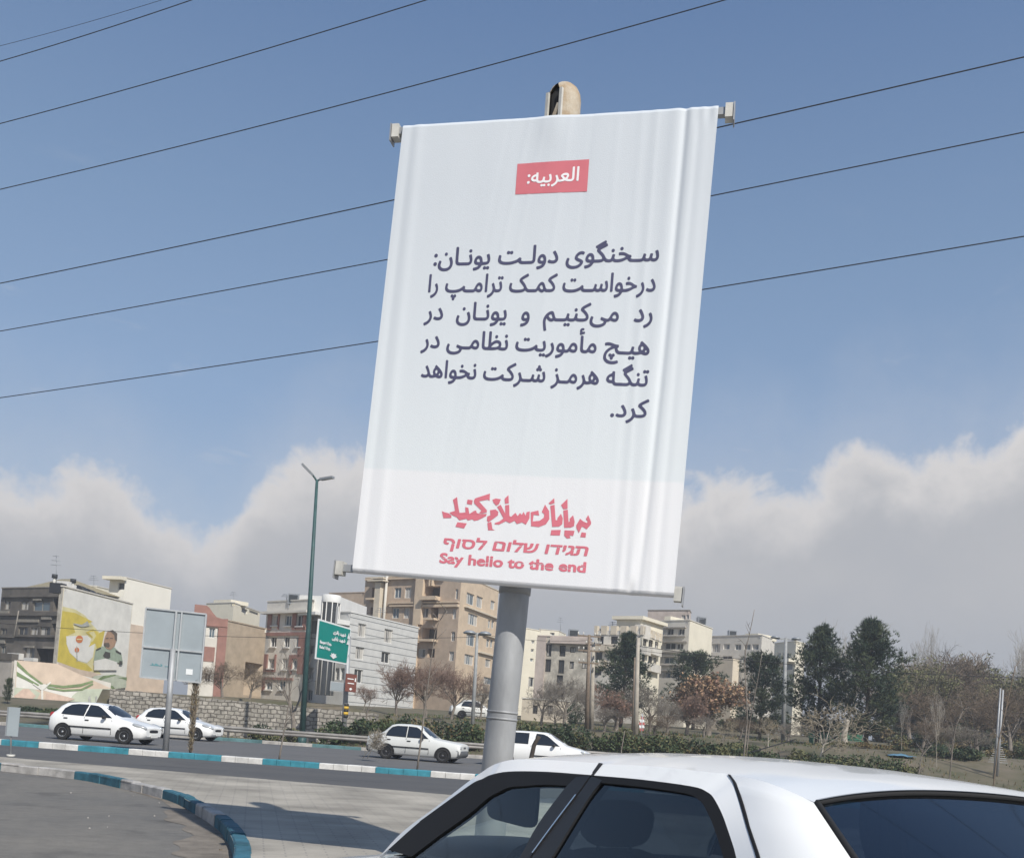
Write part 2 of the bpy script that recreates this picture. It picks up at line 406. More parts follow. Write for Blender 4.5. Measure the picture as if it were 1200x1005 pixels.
g.build('highway_road', kind='structure')
# plaza slab
g = MB()
top_ = [(p.x, p.y, ZP) for p in KC]+[(30, SIDE(30), ZP), (-30, SIDE(-30), ZP)]
g.poly(top_, 'paving')
g.quad((30, SIDE(30), ZP), (-30, SIDE(-30), ZP), (-30, SIDE(-30), -.02), (30, SIDE(30), -.02), 'kerb_white_old')
g.build('pavement', kind='structure')

def kerb(name, line, colour, width, h, blk, m1, m2, gap=.012, z0=-.03, jit=.006, seed=3):
    """blocks along a polyline of 2-D points; colour(s, mid) tells teal from white"""
    rng = random.Random(seed); b = MB(); L_ = [Vector(p) for p in line]
    d = [0]
    for p, q in zip(L_, L_[1:]): d.append(d[-1]+(q-p).length)
    def pt(s):
        k_ = 0
        while k_ < len(d)-2 and d[k_+1] < s: k_ += 1
        t = (s-d[k_])/max(1e-9, d[k_+1]-d[k_]); p = L_[k_].lerp(L_[k_+1], t); a = L_[max(0, k_-1)]; c = L_[min(len(L_)-1, k_+2)]
        tg = (c-a).normalized(); return p, Vector((-tg.y, tg.x))
    s = 0
    while s < d[-1]-blk*.5:
        e = min(d[-1], s+blk*rng.uniform(.93, 1.07)); p, n_ = pt(s+gap/2); q, n2_ = pt(e-gap/2)
        mid = (p+q)/2; m = m1 if colour(mid) else m2; hh = h+rng.uniform(-jit, jit); o = rng.uniform(-jit, jit)
        p = p+n_*o; q = q+n2_*o; P2 = p+n_*width; Q2 = q+n2_*width; c = .018
        lo = [(p.x, p.y), (q.x, q.y), (Q2.x, Q2.y), (P2.x, P2.y)]
        pi, qi = p+n_*c, q+n2_*c; P3, Q3 = P2-n_*c, Q2-n2_*c
        rows = [[(p.x, p.y, z0), (p.x, p.y, hh-c), (pi.x, pi.y, hh), (P3.x, P3.y, hh), (P2.x, P2.y, hh-c), (P2.x, P2.y, z0)],
                [(q.x, q.y, z0), (q.x, q.y, hh-c), (qi.x, qi.y, hh), (Q3.x, Q3.y, hh), (Q2.x, Q2.y, hh-c), (Q2.x, Q2.y, z0)]]
        b.grid(rows, m, smooth=False, flip=True)
        for r, fl in ((rows[0], 0), (rows[1], 1)): b.add(r, [tuple(range(6)) if fl else tuple(reversed(range(6)))], m)
        s = e
    return b.build(name, kind='structure')
def px_colour(bounds, start):
    def f(mid):
        x = pix((mid.x, mid.y, .14))[0]; c = start
        for b_ in bounds:
            if x > b_: c = not c
        return c
    return f
farline = [(x, FARK(x)) for x in np.arange(-48, 40, 2.0)]
fb = [-240, -190, -143, -92, -43, 5, 51, 99, 149, 202, 257, 314, 374, 437, 502, 561, 625, 690, 760, 830, 900, 970, 1040, 1110, 1180, 1250]
kerb('kerb', farline, px_colour(fb, True), .32, .17, .40, 'kerb_teal', 'kerb_white', seed=5)
kerb('kerb', [(p.x, p.y) for p in KC if -29 < p.x < 25], px_colour([-60, 8, 88, 143, 187, 229, 252, 279, 420, 700, 900], False), .16, .155, .48, 'kerb_teal_dark', 'kerb_white_dark', jit=.01, seed=9)
hx = [(-70+1.6*i) for i in range(90)]
kerb('kerb', [(x, 50.6) for x in np.arange(-60, 60, 2.0)], lambda m_: (int(math.floor(m_.x/2.4)) % 2) == 0, .3, .16, .8, 'kerb_teal_old', 'kerb_white_old', seed=11)
# bare soil strip on top of the median, and the verge behind the guardrail kerb
g = MB(); g.poly([(-48, FARK(-48)+.31, .135), (39, FARK(39)+.31, .135), (39, FARK(39)+.62, .07), (-48, FARK(-48)+.62, .07)], 'soil'); g.build('median_soil', kind='structure')
g = MB(); g.grid([[(x, y, terr(x, max(y, 52.21))+(.012 if y > 52 else .13)) for x in np.arange(-60, 61, 3.0)] for y in (50.88, 52.3, 53.4, 54.6)], 'soil'); g.build('verge', kind='structure')
# sandy dirt gathered in the gutter
g = MB(); rows = []; rng = random.Random(6)
for i, q in enumerate(KC):
    if not (7.2 < q.y < 17.5 and q.x < -1.5): continue      # the bend only
    a, c = KC[max(0, i-1)], KC[min(len(KC)-1, i+1)]; tg = (c-a).normalized(); nn = Vector((-tg.y, tg.x)); w = (.42+.10*math.sin(i*.37)+.06*math.sin(i*1.1+1)+rng.uniform(-.02, .02))*smoothstep(17.5, 12.5, q.y)+.04
    rows.append([(q.x-nn.x*w*t, q.y-nn.y*w*t, .004) for t in (-.05, .5, 1)])
g.grid(rows, 'gutter_dirt', flip=False); g.build('gutter_dirt', kind='structure')
# litter and grit on the near road
rng = random.Random(2); g = MB()
for i in range(70):
    x = rng.uniform(-8, -2.4); y = rng.uniform(8.5, 17)
    w = rng.uniform(.008, .028); a = rng.uniform(0, 3.14)
    # keep to the road side of the kerb
    kx = min(KC, key=lambda p: (p.y-y)**2+((p.x-x)*.05)**2).x
    if x > kx-.1 or x < kx-1.6: continue
    g.box((x, y, .008), (w, w*rng.uniform(.4, 1), .014), 'kerb_white_old' if rng.random() < .6 else 'soil', Matrix.Rotation(a, 3, 'Z'))
g.build('grit', kind='stuff')

# ------------------------------------------------------------------ billboard post and banner
PB, PT = Vector((-.115, 8.74, 0)), Vector((.100, 8.74, 6.72))
pole = empty('billboard_post', (PB.x, PB.y, ZP), label='tall galvanised steel post carrying the white banner on two crossbars', cat='post')
ORG = Vector((PB.x, PB.y, ZP))
def loc(P): return Vector(P)-ORG
b = MB()
pts = [PB.lerp(PT, t) for t in (0.0, .2, .40, .6, .8, 1.0)]
b.tube([loc(p) for p in pts], [.131, .130, .128, .126, .125, .124], 'galvanised', 28)
jz = PB.lerp(PT, (at(585, 838, 8.74).z)/6.72)
ax = (PT-PB).normalized()
for dz in (-.028, .03): b.tube([loc(jz+ax*(dz-.009)), loc(jz+ax*(dz+.009))], .134, 'galvanised', 28)
b.tube([loc(PB+ax*.13), loc(PB+ax*.16)], .24, 'galvanised', 24)
b.build('pole', pole)
# the rounded open head on top of the post
c0 = PT; capm = MB(); n = 20; Tm = Matrix.Translation(loc(c0))
ang0 = rad(232)      # the open slot faces the viewer, a little to the left
slot = rad(62)
rows = []
hts = [(.150, -.30), (.150, -.1), (.150, .10), (.150, .26), (.140, .32), (.118, .365), (.08, .40), (.035, .42), (.004, .425)]
for r_, z in hts:
    sl_ = slot if z < .24 else slot*max(0, (.40-z)/.16)
    rows.append([loc(c0+Vector((r_*math.cos(ang0+sl_/2+(2*math.pi-sl_)*j/n), r_*math.sin(ang0+sl_/2+(2*math.pi-sl_)*j/n), z))) for j in range(n+1)])
capm.grid(rows, 'rusty_paint')
capm.build('pole_head', pole)
b = MB()
b.lathe([(.128, -.2), (.128, .28), (.08, .36), (.001, .38)], 'dark_recess', 16, Tm)
d_ = Vector((math.cos(ang0), math.sin(ang0), 0)); sd_ = Vector((-d_.y, d_.x, 0))
for s_ in (-1, 1): b.obox(loc(c0+d_*.142+sd_*s_*.072+Vector((0, 0, .02))), d_*.012, sd_*.014, Vector((0, 0, .27)), 'pale_paint')
b.beam(loc(c0+d_*.145-sd_*.06+Vector((0, 0, -.1))), loc(c0+d_*.145+sd_*.055+Vector((0, 0, .16))), .035, .012, 'rusty_paint', d_)
b.build('bracket', pole)

YL, YR = 8.62, 8.02
BTL, BTR, BBL, BBR = at(472, 150, YL), at(842, 127, YR), at(413, 665, YL), at(790, 694, YR)
BW, BH = (BTR-BTL).length, (BTL-BBL).length
bn = (BTR-BBL).cross(BTL-BBR).normalized()
if bn.y > 0: bn = -bn
def bil(s, t): return (BBL*(1-s)+BBR*s)*(1-t)+(BTL*(1-s)+BTR*s)*t
def fold(s, t):
    """depth of the cloth: long vertical folds at the right edge, faint drapes elsewhere"""
    g_ = lambda c, w: math.exp(-((s-c)/w)**2)
    k_ = .55+.45*t
    c_ = .896+.010*math.sin(2.2*t)
    d = -.012*g_(c_, .010)*k_+.006*g_(c_+.026, .018)*k_+.006*g_(c_-.028, .020)*k_
    d += .0025*g_(.965, .014)*k_-.002*g_(.945, .010)
    d += .0022*g_(.838-.02*t, .010)-.0018*g_(.815-.02*t, .010)
    d += .005*g_(.055+.02*(1-t), .016)-.004*g_(.03, .010)
    d += .0011*math.sin(s*37+2.2*t)*(.4+.6*t)*smoothstep(.08, .3, s)*(1-.6*smoothstep(.75, .9, s))
    for s0, w0, a0, sl in ((.42, .006, .0022, .16), (.47, .005, .0020, .17), (.55, .007, .0020, .06), (.62, .006, -.0018, .02), (.36, .006, -.0015, .14), (.70, .008, .0018, -.02), (.77, .006, .0020, -.03)):
        d += a0*g_(s0-sl*(1-t), w0)*(.35+.65*t)
    d += .012*math.sin(math.pi*s)*math.sin(math.pi*t)
    # puckers by the bottom hem and at the top corner
    d += .0022*math.sin(s*190)*math.exp(-((s-.875)/.05)**2-(t/.10)**2)-.016*math.exp(-((s-.872)/.012)**2-(t/.012)**2)
    d += .004*math.sin(s*160)*smoothstep(.95, 1, t)*smoothstep(.86, 1, s)
    # stretched over the post head
    d += .015*math.exp(-((s-.5)/.05)**2-((t-1)/.06)**2)
    return d
def cloth(s, t, off=0.0):
    p = bil(s, t)+bn*(fold(s, t)+off)
    p.z -= .010*math.sin(math.pi*s)*(1-t)*1.0
    return p
# print layout: pixels of the photograph to banner coordinates (used once, to measure the print)
def hom(src, dst):
    A = []; B_ = []
    for (x, y), (u, v) in zip(src, dst):
        A += [[x, y, 1, 0, 0, 0, -u*x, -u*y], [0, 0, 0, x, y, 1, -v*x, -v*y]]; B_ += [u, v]
    h = np.linalg.solve(np.array(A, float), np.array(B_, float)); return np.append(h, 1).reshape(3, 3)
HM = hom([(472, 150), (842, 127), (413, 665), (790, 694)], [(0, 1), (1, 1), (0, 0), (1, 0)])
def st(x, y):
    q = HM @ np.array([x, y, 1.0]); return q[0]/q[2], q[1]/q[2]
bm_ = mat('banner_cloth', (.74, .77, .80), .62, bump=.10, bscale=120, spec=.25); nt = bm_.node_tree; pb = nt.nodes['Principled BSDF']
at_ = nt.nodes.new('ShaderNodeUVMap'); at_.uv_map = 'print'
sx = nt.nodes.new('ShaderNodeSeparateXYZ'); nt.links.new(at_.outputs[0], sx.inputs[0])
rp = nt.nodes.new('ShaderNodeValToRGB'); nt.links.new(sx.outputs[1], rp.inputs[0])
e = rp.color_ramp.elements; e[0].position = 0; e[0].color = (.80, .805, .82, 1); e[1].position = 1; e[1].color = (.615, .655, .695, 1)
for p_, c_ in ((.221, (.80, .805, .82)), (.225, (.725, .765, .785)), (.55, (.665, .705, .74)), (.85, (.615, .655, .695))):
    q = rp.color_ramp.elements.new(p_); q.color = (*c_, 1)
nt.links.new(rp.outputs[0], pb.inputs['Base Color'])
mat('ink', (.072, .074, .142), .6, var=.08, scale=8); mat('print_red', (.62, .17, .20), .6, var=.05, scale=5); mat('print_pink', (.68, .18, .23), .6, var=.06, scale=5)
mat('print_white', (.84, .84, .85), .6)
ban = empty('banner', BBL.lerp(BBR, .5), label='large white fabric banner printed with dark Persian lines and a red slogan', cat='banner')
ORG = ban.location.copy()
NX, NY = 240, 90
b = MB(); rows = []
ts = [i/NY for i in range(NY+1)]; ss = sorted(set([i/120 for i in range(100)]+[.82+.18*i/110 for i in range(111)]))
rows = [[loc(cloth(s, t)) for s in ss] for t in ts]
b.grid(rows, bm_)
# hems wrapped round the bars at top and bottom
for t, sg in ((1.0, 1), (0.0, -1)):
    hem = []
    for k_ in range(7):
        a = k_/6*math.pi*.95
        hem.append([loc(cloth(s, t)-bn*(.042*(1-math.cos(a)))+Vector((0, 0, sg*.042*math.sin(a)*.9))) for s in ss])
    b.grid(hem, bm_, flip=(sg < 0))
nfront = len(ts)*len(ss)
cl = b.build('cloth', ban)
uvl = cl.data.uv_layers.new(name='print')
uvs = [(s, t) for t in ts for s in ss]+[(s, 1.0) for _ in range(7) for s in ss]+[(s, 0.0) for _ in range(7) for s in ss]
for li, lp in enumerate(cl.data.loops): uvl.data[li].uv = uvs[lp.vertex_index]

# --- lettering: outlines of the built-in font, thickened, filled and laid on the cloth
FORMS = {'ا': (0xFE8D, 2), 'ب': (0xFE8F, 4), 'پ': (0xFB56, 4), 'ت': (0xFE95, 4), 'چ': (0xFB7A, 4), 'خ': (0xFEA5, 4), 'د': (0xFEA9, 2), 'ر': (0xFEAD, 2), 'ز': (0xFEAF, 2), 'س': (0xFEB1, 4), 'ش': (0xFEB5, 4),
         'ع': (0xFEC9, 4), 'ظ': (0xFEC5, 4), 'ک': (0xFB8E, 4), 'گ': (0xFB92, 4), 'ل': (0xFEDD, 4), 'م': (0xFEE1, 4), 'ن': (0xFEE5, 4), 'و': (0xFEED, 2), 'ه': (0xFEE9, 4), 'ی': (0xFBFC, 4), 'أ': (0xFE83, 2), 'ق': (0xFED5, 4)}
def shape(s):
    o = []
    for i, ch in enumerate(s):
        if ch == '\u200c': continue
        if ch not in FORMS: o.append(ch); continue
        base, n_ = FORMS[ch]
        p = i > 0 and (s[i-1] == 'ـ' or FORMS.get(s[i-1], (0, 0))[1] == 4)
        x = n_ == 4 and i+1 < len(s) and (s[i+1] == 'ـ' or s[i+1] in FORMS)
        o.append(chr(base+(1 if p and not x else 2 if x and not p else 3 if x and p else 0)))
    return ''.join(reversed(o))
def outlines(s):
    cu = bpy.data.curves.new('lettering', 'FONT'); cu.body = s; cu.fill_mode = 'NONE'; cu.resolution_u = 5
    o = bpy.data.objects.new('lettering', cu); COL.objects.link(o); bpy.context.view_layer.update()
    me = o.evaluated_get(bpy.context.evaluated_depsgraph_get()).to_mesh()
    V = [(v.co.x, v.co.y) for v in me.vertices]; E_ = [tuple(e_.vertices) for e_ in me.edges]
    o.evaluated_get(bpy.context.evaluated_depsgraph_get()).to_mesh_clear()
    bpy.data.objects.remove(o); bpy.data.curves.remove(cu)
    brk = sorted({max(a, b_)+0 for a, b_ in E_ if abs(a-b_) != 1} | {0})
    adj = {(a, b_) if a < b_ else (b_, a) for a, b_ in E_}
    segs = []; start = 0
    for i in range(len(V)):
        if i+1 < len(V) and (i, i+1) in adj: segs.append((V[i], V[i+1]))
        else:
            if i != start: segs.append((V[i], V[start]))
            start = i+1
    return np.array(segs)
def ink_field(s, bold, cell, cuts=(), slant=0.0):
    sg_ = outlines(s); a = sg_[:, 0]; b_ = sg_[:, 1]
    x0, x1 = sg_[..., 0].min(), sg_[..., 0].max(); y0, y1 = sg_[..., 1].min(), sg_[..., 1].max(); pad = bold+3*cell
    gx = np.arange(x0-pad, x1+pad+cell, cell); gy = np.arange(y0-pad, y1+pad+cell, cell); D = np.full((len(gx), len(gy)), -pad)
    lo, hi = np.minimum(a[:, 0], b_[:, 0]), np.maximum(a[:, 0], b_[:, 0])
    for i, x in enumerate(gx):
        near = (hi > x-pad) & (lo < x+pad)
        if near.any():
            A = a[near]; B_ = b_[near]; ab = B_-A; L2 = (ab**2).sum(1)+1e-12
            px_ = x-A[:, 0][None]; py_ = gy[:, None]-A[:, 1][None]
            t = np.clip((px_*ab[:, 0]+py_*ab[:, 1])/L2, 0, 1)
            d = np.sqrt(((px_-t*ab[:, 0])**2+(py_-t*ab[:, 1])**2).min(1))
        else: d = np.full(len(gy), pad)
        xx = x+1e-7; sp = (lo <= xx) & (hi > xx)
        w_ = np.zeros(len(gy))
        if sp.any():
            A = a[sp]; B_ = b_[sp]; yc = A[:, 1]+(B_[:, 1]-A[:, 1])*(xx-A[:, 0])/(B_[:, 0]-A[:, 0]); sgn = np.sign(B_[:, 0]-A[:, 0])
            w_ = ((yc[None] > gy[:, None])*sgn[None]).sum(1)
        D[i] = np.where(np.abs(w_) > .5, np.minimum(d, pad), -np.minimum(d, pad))
    D = D+bold
    for (cx0, cy0, cx1, cy1, cw) in cuts:
        X, Y = np.meshgrid(gx, gy, indexing='ij'); ab = np.array([cx1-cx0, cy1-cy0]); L2 = (ab**2).sum()
        t = np.clip(((X-cx0)*ab[0]+(Y-cy0)*ab[1])/L2, 0, 1); d = np.hypot(X-cx0-t*ab[0], Y-cy0-t*ab[1])
        D = np.minimum(D, d-cw)
    return gx, gy, D
def ink_mesh(mb, s, fn, m, bold=.02, cell=.03, cuts=()):
    """fill the inked side of the field; fn maps letter coordinates to a point"""
    gx, gy, D = ink_field(s, bold, cell, cuts)
    idx = {}; vs = []; fs = []
    def vid(key, x, y):
        if key not in idx: idx[key] = len(vs); vs.append((x, y))
        return idx[key]
    nx, ny = D.shape; pos = D > 0
    act = pos[:-1, :-1] | pos[1:, :-1] | pos[1:, 1:] | pos[:-1, 1:]
    for i, j in zip(*np.nonzero(act)):
        cs = ((i, j), (i+1, j), (i+1, j+1), (i, j+1)); f = []
        for q in range(4):
            A, B_ = cs[q], cs[(q+1) % 4]; da, db = D[A], D[B_]
            if da > 0: f.append(vid(A, gx[A[0]], gy[A[1]]))
            if (da > 0) != (db > 0):
                t = da/(da-db); f.append(vid((min(A, B_), max(A, B_)), gx[A[0]]+(gx[B_[0]]-gx[A[0]])*t, gy[A[1]]+(gy[B_[1]]-gy[A[1]])*t))
        if len(f) >= 3: fs.append(tuple(f))
    x0 = gx[0]; X0 = min(v[0] for v in vs); X1 = max(v[0] for v in vs)
    mb.add([fn((v[0]-X0)/(X1-X0), v[1]) for v in vs], fs, m)
def line_on_banner(mb, s, right, left, em_px, m, bold=.02, cell=.035, slant=0.0, off=.002, cuts=()):
    """right/left: pixel ends of the baseline in the photo; em_px: height of one em there"""
    sr, tr = st(*right); sl_, tl = st(*left)
    mid = ((right[0]+left[0])/2, (right[1]+left[1])/2); em = st(mid[0], mid[1]-em_px)[1]-st(*mid)[1]
    def fn(u, y):
        s_ = lerp(sl_, sr, u); t_ = lerp(tl, tr, u)+y*em
        return loc(cloth(s_+slant*y*em*BH/BW, t_, off))
    ink_mesh(mb, s, fn, m, bold, cell, cuts)
b = MB()
EM = 29.3
for txt, r_, l_ in (('سـخنگوی دولـت یونـان:', (771, 304.5), (507, 310)), ('درخواسـت کمـک ترامـپ را', (767, 340), (500.5, 341)), ('رد  می\u200cکنیـم  و  یونـان  در', (763.5, 375.5), (496, 373)),
                    ('هیـچ مأموریت نظامـی در', (760, 414), (492.4, 405.5)), ('تنگـه هرمـز شـرکت نخواهد', (758.5, 451), (492.4, 440)), ('کرد.', (758.5, 487.5), (713.5, 486))):
    line_on_banner(b, shape(txt), r_, l_, EM, 'ink', bold=.019, off=.002)
b.build('lettering', ban)
b = MB()
q = [st(*p) for p in ((604.5, 192), (688.5, 186.5), (686, 224), (602, 227.5))]
n_ = 12
b.grid([[loc(cloth(lerp(lerp(q[3][0], q[2][0], i/n_), lerp(q[0][0], q[1][0], i/n_), j/6), lerp(lerp(q[3][1], q[2][1], i/n_), lerp(q[0][1], q[1][1], i/n_), j/6), .002)) for i in range(n_+1)] for j in range(7)], 'print_red')
b.build('heading_panel', ban)
b = MB(); line_on_banner(b, shape('العربیه:'), (676, 211.3), (615.5, 215), 22.5, 'print_white', bold=.016, off=.004); b.build('lettering', ban)

# slogan: angular hand lettering, outlines in pixels of the photo enlarged 10.9 times
ZA = lambda x, y: (500+x/10.909, 565+y/10.909)
SLOGAN = [
 [(180, 350), (215, 365), (262, 375), (300, 405), (298, 435), (200, 440), (190, 400)],
 [(318, 205), (372, 168), (382, 260), (402, 372), (478, 365), (475, 296), (515, 306), (527, 385), (588, 345), (612, 338), (622, 372), (655, 382), (748, 382), (738, 410), (640, 462), (590, 472), (565, 452), (510, 468), (490, 445), (400, 466), (365, 425), (308, 400), (275, 368), (345, 345), (335, 270)],
 [(375, 490), (495, 505), (460, 570), (350, 548)],
 [(505, 200), (570, 208), (560, 268), (495, 255)],
 [(600, 185), (790, 122), (785, 215), (760, 200), (650, 222), (750, 335), (748, 365), (700, 374), (650, 374), (680, 340), (590, 250), (585, 215)],
 [(790, 335), (860, 325), (895, 355), (890, 400), (770, 490), (750, 470), (755, 415), (795, 400)],
 [(755, 500), (805, 483), (820, 575), (850, 590), (765, 592)],
 [(820, 200), (865, 185), (928, 195), (905, 255), (870, 278), (835, 240)],
 [(880, 292), (925, 264), (985, 380), (982, 272), (1034, 265), (1037, 405), (1057, 420), (1112, 368), (1142, 410), (1172, 370), (1194, 395), (1217, 355), (1244, 405), (1257, 360), (1297, 350), (1292, 440), (1247, 520), (1197, 490), (1132, 512), (1102, 470), (1042, 500), (990, 475), (905, 518), (848, 515), (850, 498), (905, 480), (960, 440), (930, 380)],
 [(975, 190), (1025, 140), (1030, 245), (980, 252)]]
SLOGAN += [[(x+982, y) for x, y in p] for p in [
 [(328, 360), (425, 338), (435, 402), (365, 392), (352, 478), (440, 470), (495, 430), (500, 385), (468, 358), (510, 262), (562, 345), (565, 450), (520, 515), (430, 550), (330, 538), (332, 516), (328, 440)],
 [(555, 245), (628, 180), (632, 245), (575, 262)],
 [(578, 278), (632, 265), (645, 460), (665, 465), (672, 430), (715, 380), (738, 440), (730, 515), (690, 545), (600, 548), (598, 520)],
 [(590, 590), (712, 588), (700, 658), (578, 655)],
 [(715, 270), (798, 190), (800, 316), (745, 323)],
 [(745, 338), (802, 328), (812, 490), (830, 475), (825, 445), (870, 400), (890, 480), (882, 540), (840, 558), (755, 560)],
 [(760, 592), (890, 600), (872, 665), (820, 660), (838, 692), (790, 698), (755, 660)],
 [(910, 530), (960, 445), (1000, 480), (1045, 500), (1060, 485), (1035, 450), (1065, 398), (1103, 490), (1100, 520), (1045, 582), (985, 545), (945, 630), (915, 570)],
 [(980, 620), (1038, 628), (1030, 688), (962, 680)]]]
b = MB()
for p in SLOGAN: b.poly([loc(cloth(*st(*ZA(*c)), .0025)) for c in p], 'print_pink', flip=False)
cut = lambda xs_, y0, y1, dx=.1, w=.03: [(x, y0, x+dx, y1, w) for x in xs_]
line_on_banner(b, 'תגידו שלום לסוף'[::-1], (686.2, 649.5), (516.5, 639), 17.3, 'print_pink', bold=.030, cell=.025, slant=.16, off=.0025,
               cuts=[(.3, .35, .6, .22, .02), (1.5, .45, 1.9, .28, .02), (2.3, .6, 2.6, .5, .02), (3.3, .25, 3.7, .45, .02), (4.4, .5, 4.7, .3, .02), (5.3, .5, 5.6, .35, .02), (6.0, .3, 6.3, .45, .02)])
line_on_banner(b, 'Say hello to the end', (684.5, 669), (513, 657.5), 16.6, 'print_pink', bold=.036, cell=.025, off=.0025,
               cuts=[(-.1, .42, .55, .30, .022), (.6, .12, 1.05, .3, .022), (1.45, .3, 1.6, .05, .022), (1.75, .52, 2.2, .40, .022), (2.25, .16, 2.8, .25, .022), (2.75, .56, 3.3, .50, .022), (3.55, .12, 3.75, .42, .022), (4.3, .40, 4.7, .32, .022), (4.95, .12, 5.3, .4, .022),
                     (5.4, .42, 5.9, .36, .022), (5.8, .2, 6.3, .1, .022), (6.4, .32, 6.9, .22, .022), (6.95, .3, 7.3, .12, .022), (7.6, .5, 8.0, .36, .022)])
b.build('slogan', ban)

# crossbars and their end brackets
ORG = Vector((PB.x, PB.y, ZP))
for (Lp, Rp, ex_l, ex_r, up) in ((BTL, BTR, .075, .085, .0), (BBL, BBR, .13, .03, .0)):
    d = (Rp-Lp).normalized(); upv = d.cross(bn).normalized()
    if upv.z < 0: upv = -upv
    a_ = Lp-d*ex_l-bn*.062+upv*up; c_ = Rp+d*ex_r-bn*.062+upv*up
    b = MB(); b.beam(loc(a_), loc(c_), .06, .06, 'steel_grey', upv); bar = b.build('crossbar', pole)
    for e_, sg in ((a_, -1), (c_, 1)):
        b = MB()
        b.obox(loc(e_+d*sg*.0-upv*.005), d*.031, bn*.048, upv*.058, 'pale_paint')
        b.obox(loc(e_+d*sg*.040-upv*.02), d*.005, bn*.056, upv*.076, 'steel_grey')
        b.build('end_bracket', bar)
    # clamp to the post
    mid = PB.lerp(PT, ((Lp.z+Rp.z)/2)/6.72)
    b = MB(); f_ = (Lp+Rp)/2-bn*.045
    b.beam(loc(f_), loc(Vector((mid.x, mid.y-.1, f_.z))), .08, .05, 'steel_grey'); b.tube([loc(mid-ax*.06), loc(mid+ax*.06)], .137, 'steel_grey', 20); b.build('clamp', pole)

# ------------------------------------------------------------------ the parked white sedan in front of the camera
TH = rad(64.53); hd = Vector((-math.cos(TH), math.sin(TH), 0))
car = empty('parked_car', Vector((.757, 3.319, 0))+hd*.3, math.pi-TH, label='white sedan parked close by with dark tinted rear windows and black pillars', cat='car')
def c3(xf, y, z): return Vector((2.2-xf, y, z+.017))
def both(fn, name, parent):
    for sg in (1, -1):
        b = MB(); fn(b, sg); yield sg, b.build(name, parent)
def strip(b, A, B_, m, sub=4, sg=1, th=.012, smooth=True):
    """panel between two key polylines (same number of keys), given a rolled-in edge for thickness"""
    def fine(K):
        K = [Vector(k_) for k_ in K]; Q = [K[0]*2-K[1]]+K+[K[-1]*2-K[-2]]; o = []
        for i in range(1, len(Q)-2):
            for j in range(sub):
                t = j/sub; a, p, q, d = Q[i-1:i+3]
                o.append(.5*((2*p)+(q-a)*t+(2*a-5*p+4*q-d)*t*t+(3*p-a-3*q+d)*t**3))
        o.append(K[-1]); return o
    fa, fb_ = fine(A), fine(B_)
    P = lambda v: c3(v.x, v.y*sg, v.z)
    inn = lambda v: c3(v.x, (v.y-th)*sg, v.z-th*.5)
    rows = [[inn(v) for v in fa], [P(v) for v in fa], [P(v) for v in fb_], [inn(v) for v in fb_]]
    for k_ in range(3): b.grid(rows[k_:k_+2], m, smooth=smooth, flip=(sg < 0))
A_OUT = [(1.302, .792, .906), (1.395, .737, 1.016), (1.589, .675, 1.139), (1.731, .627, 1.235), (1.805, .607, 1.277), (1.881, .588, 1.314), (2.036, .575, 1.341), (2.30, .567, 1.352), (2.565, .5665, 1.3585)]
F_OUT = [(1.352, .775, .941), (1.507, .71, 1.07), (1.68, .658, 1.175), (1.79, .625, 1.24), (1.845, .616, 1.258), (1.898, .607, 1.277), (2.018, .596, 1.297), (2.264, .589, 1.313), (2.549, .584, 1.322)]
F_GL = [(1.602, .771, .948), (1.735, .725, 1.04), (1.875, .68, 1.129), (1.965, .645, 1.2), (2.02, .633, 1.225), (2.079, .622, 1.247), (2.2, .615, 1.262), (2.307, .608, 1.274), (2.449, .604, 1.282)]
B_L = [(2.474, .592, 1.311), (2.434, .613, 1.264), (2.39, .667, 1.156), (2.383, .716, 1.058), (2.36, .778, .94)]
B_C = [(2.546, .586, 1.319), (2.523, .613, 1.262), (2.485, .662, 1.168), (2.448, .705, 1.08), (2.41, .779, .935)]
B_C2 = [(x+.010, y, z) for x, y, z in B_C]
B_R = [(2.622, .589, 1.312), (2.596, .618, 1.253), (2.577, .668, 1.155), (2.562, .708, 1.075), (2.52, .779, .94)]
R_OUT = [(2.580, .567, 1.357), (2.84, .563, 1.366), (3.09, .561, 1.367), (3.165, .562, 1.365), (3.212, .578, 1.338), (3.31, .616, 1.258), (3.45, .675, 1.14), (3.61, .778, .935)]
R_SEAL = [(2.567, .584, 1.322), (2.808, .581, 1.328), (3.04, .581, 1.328), (3.115, .585, 1.32), (3.165, .595, 1.302), (3.25, .622, 1.248), (3.37, .672, 1.145), (3.52, .777, .937)]
R_GL = [(2.585, .592, 1.303), (2.808, .590, 1.309), (3.03, .590, 1.309), (3.095, .595, 1.299), (3.14, .605, 1.282), (3.225, .632, 1.228), (3.34, .680, 1.13), (3.48, .777, .942)]
SHUT = [(3.172, .563, 1.366), (3.222, .578, 1.338), (3.32, .616, 1.258), (3.46, .675, 1.14), (3.62, .778, .935)]
RW = [(3.405+.555*t, .509+.142*t, 1.323-.34*t) for t in (0, .09, .24, .56, 1)]
# the roof rails roll inwards: slide their upper edge in along the sight lines it was measured on
def roll_in(P, dy):
    t = dy/(2.1107-P[1]); return tuple(a+(a-c)*t for a, c in zip(P, (5.1709, 2.1107, 1.433)))
A_OUT = [roll_in(q, .046*smoothstep(1.20, 1.31, q[2])) for q in A_OUT]
R_OUT = [roll_in(q, .046 if i < 4 else .024 if i == 4 else .006 if i == 5 else 0) for i, q in enumerate(R_OUT)]
SHUT = [roll_in(q, .046 if i == 0 else .024 if i == 1 else .006 if i == 2 else 0) for i, q in enumerate(SHUT)]
RAIL = sorted([q for q in A_OUT if q[0] > 1.7]+R_OUT[:4]+[(3.27, .517, 1.352), (3.412, .506, 1.322)])
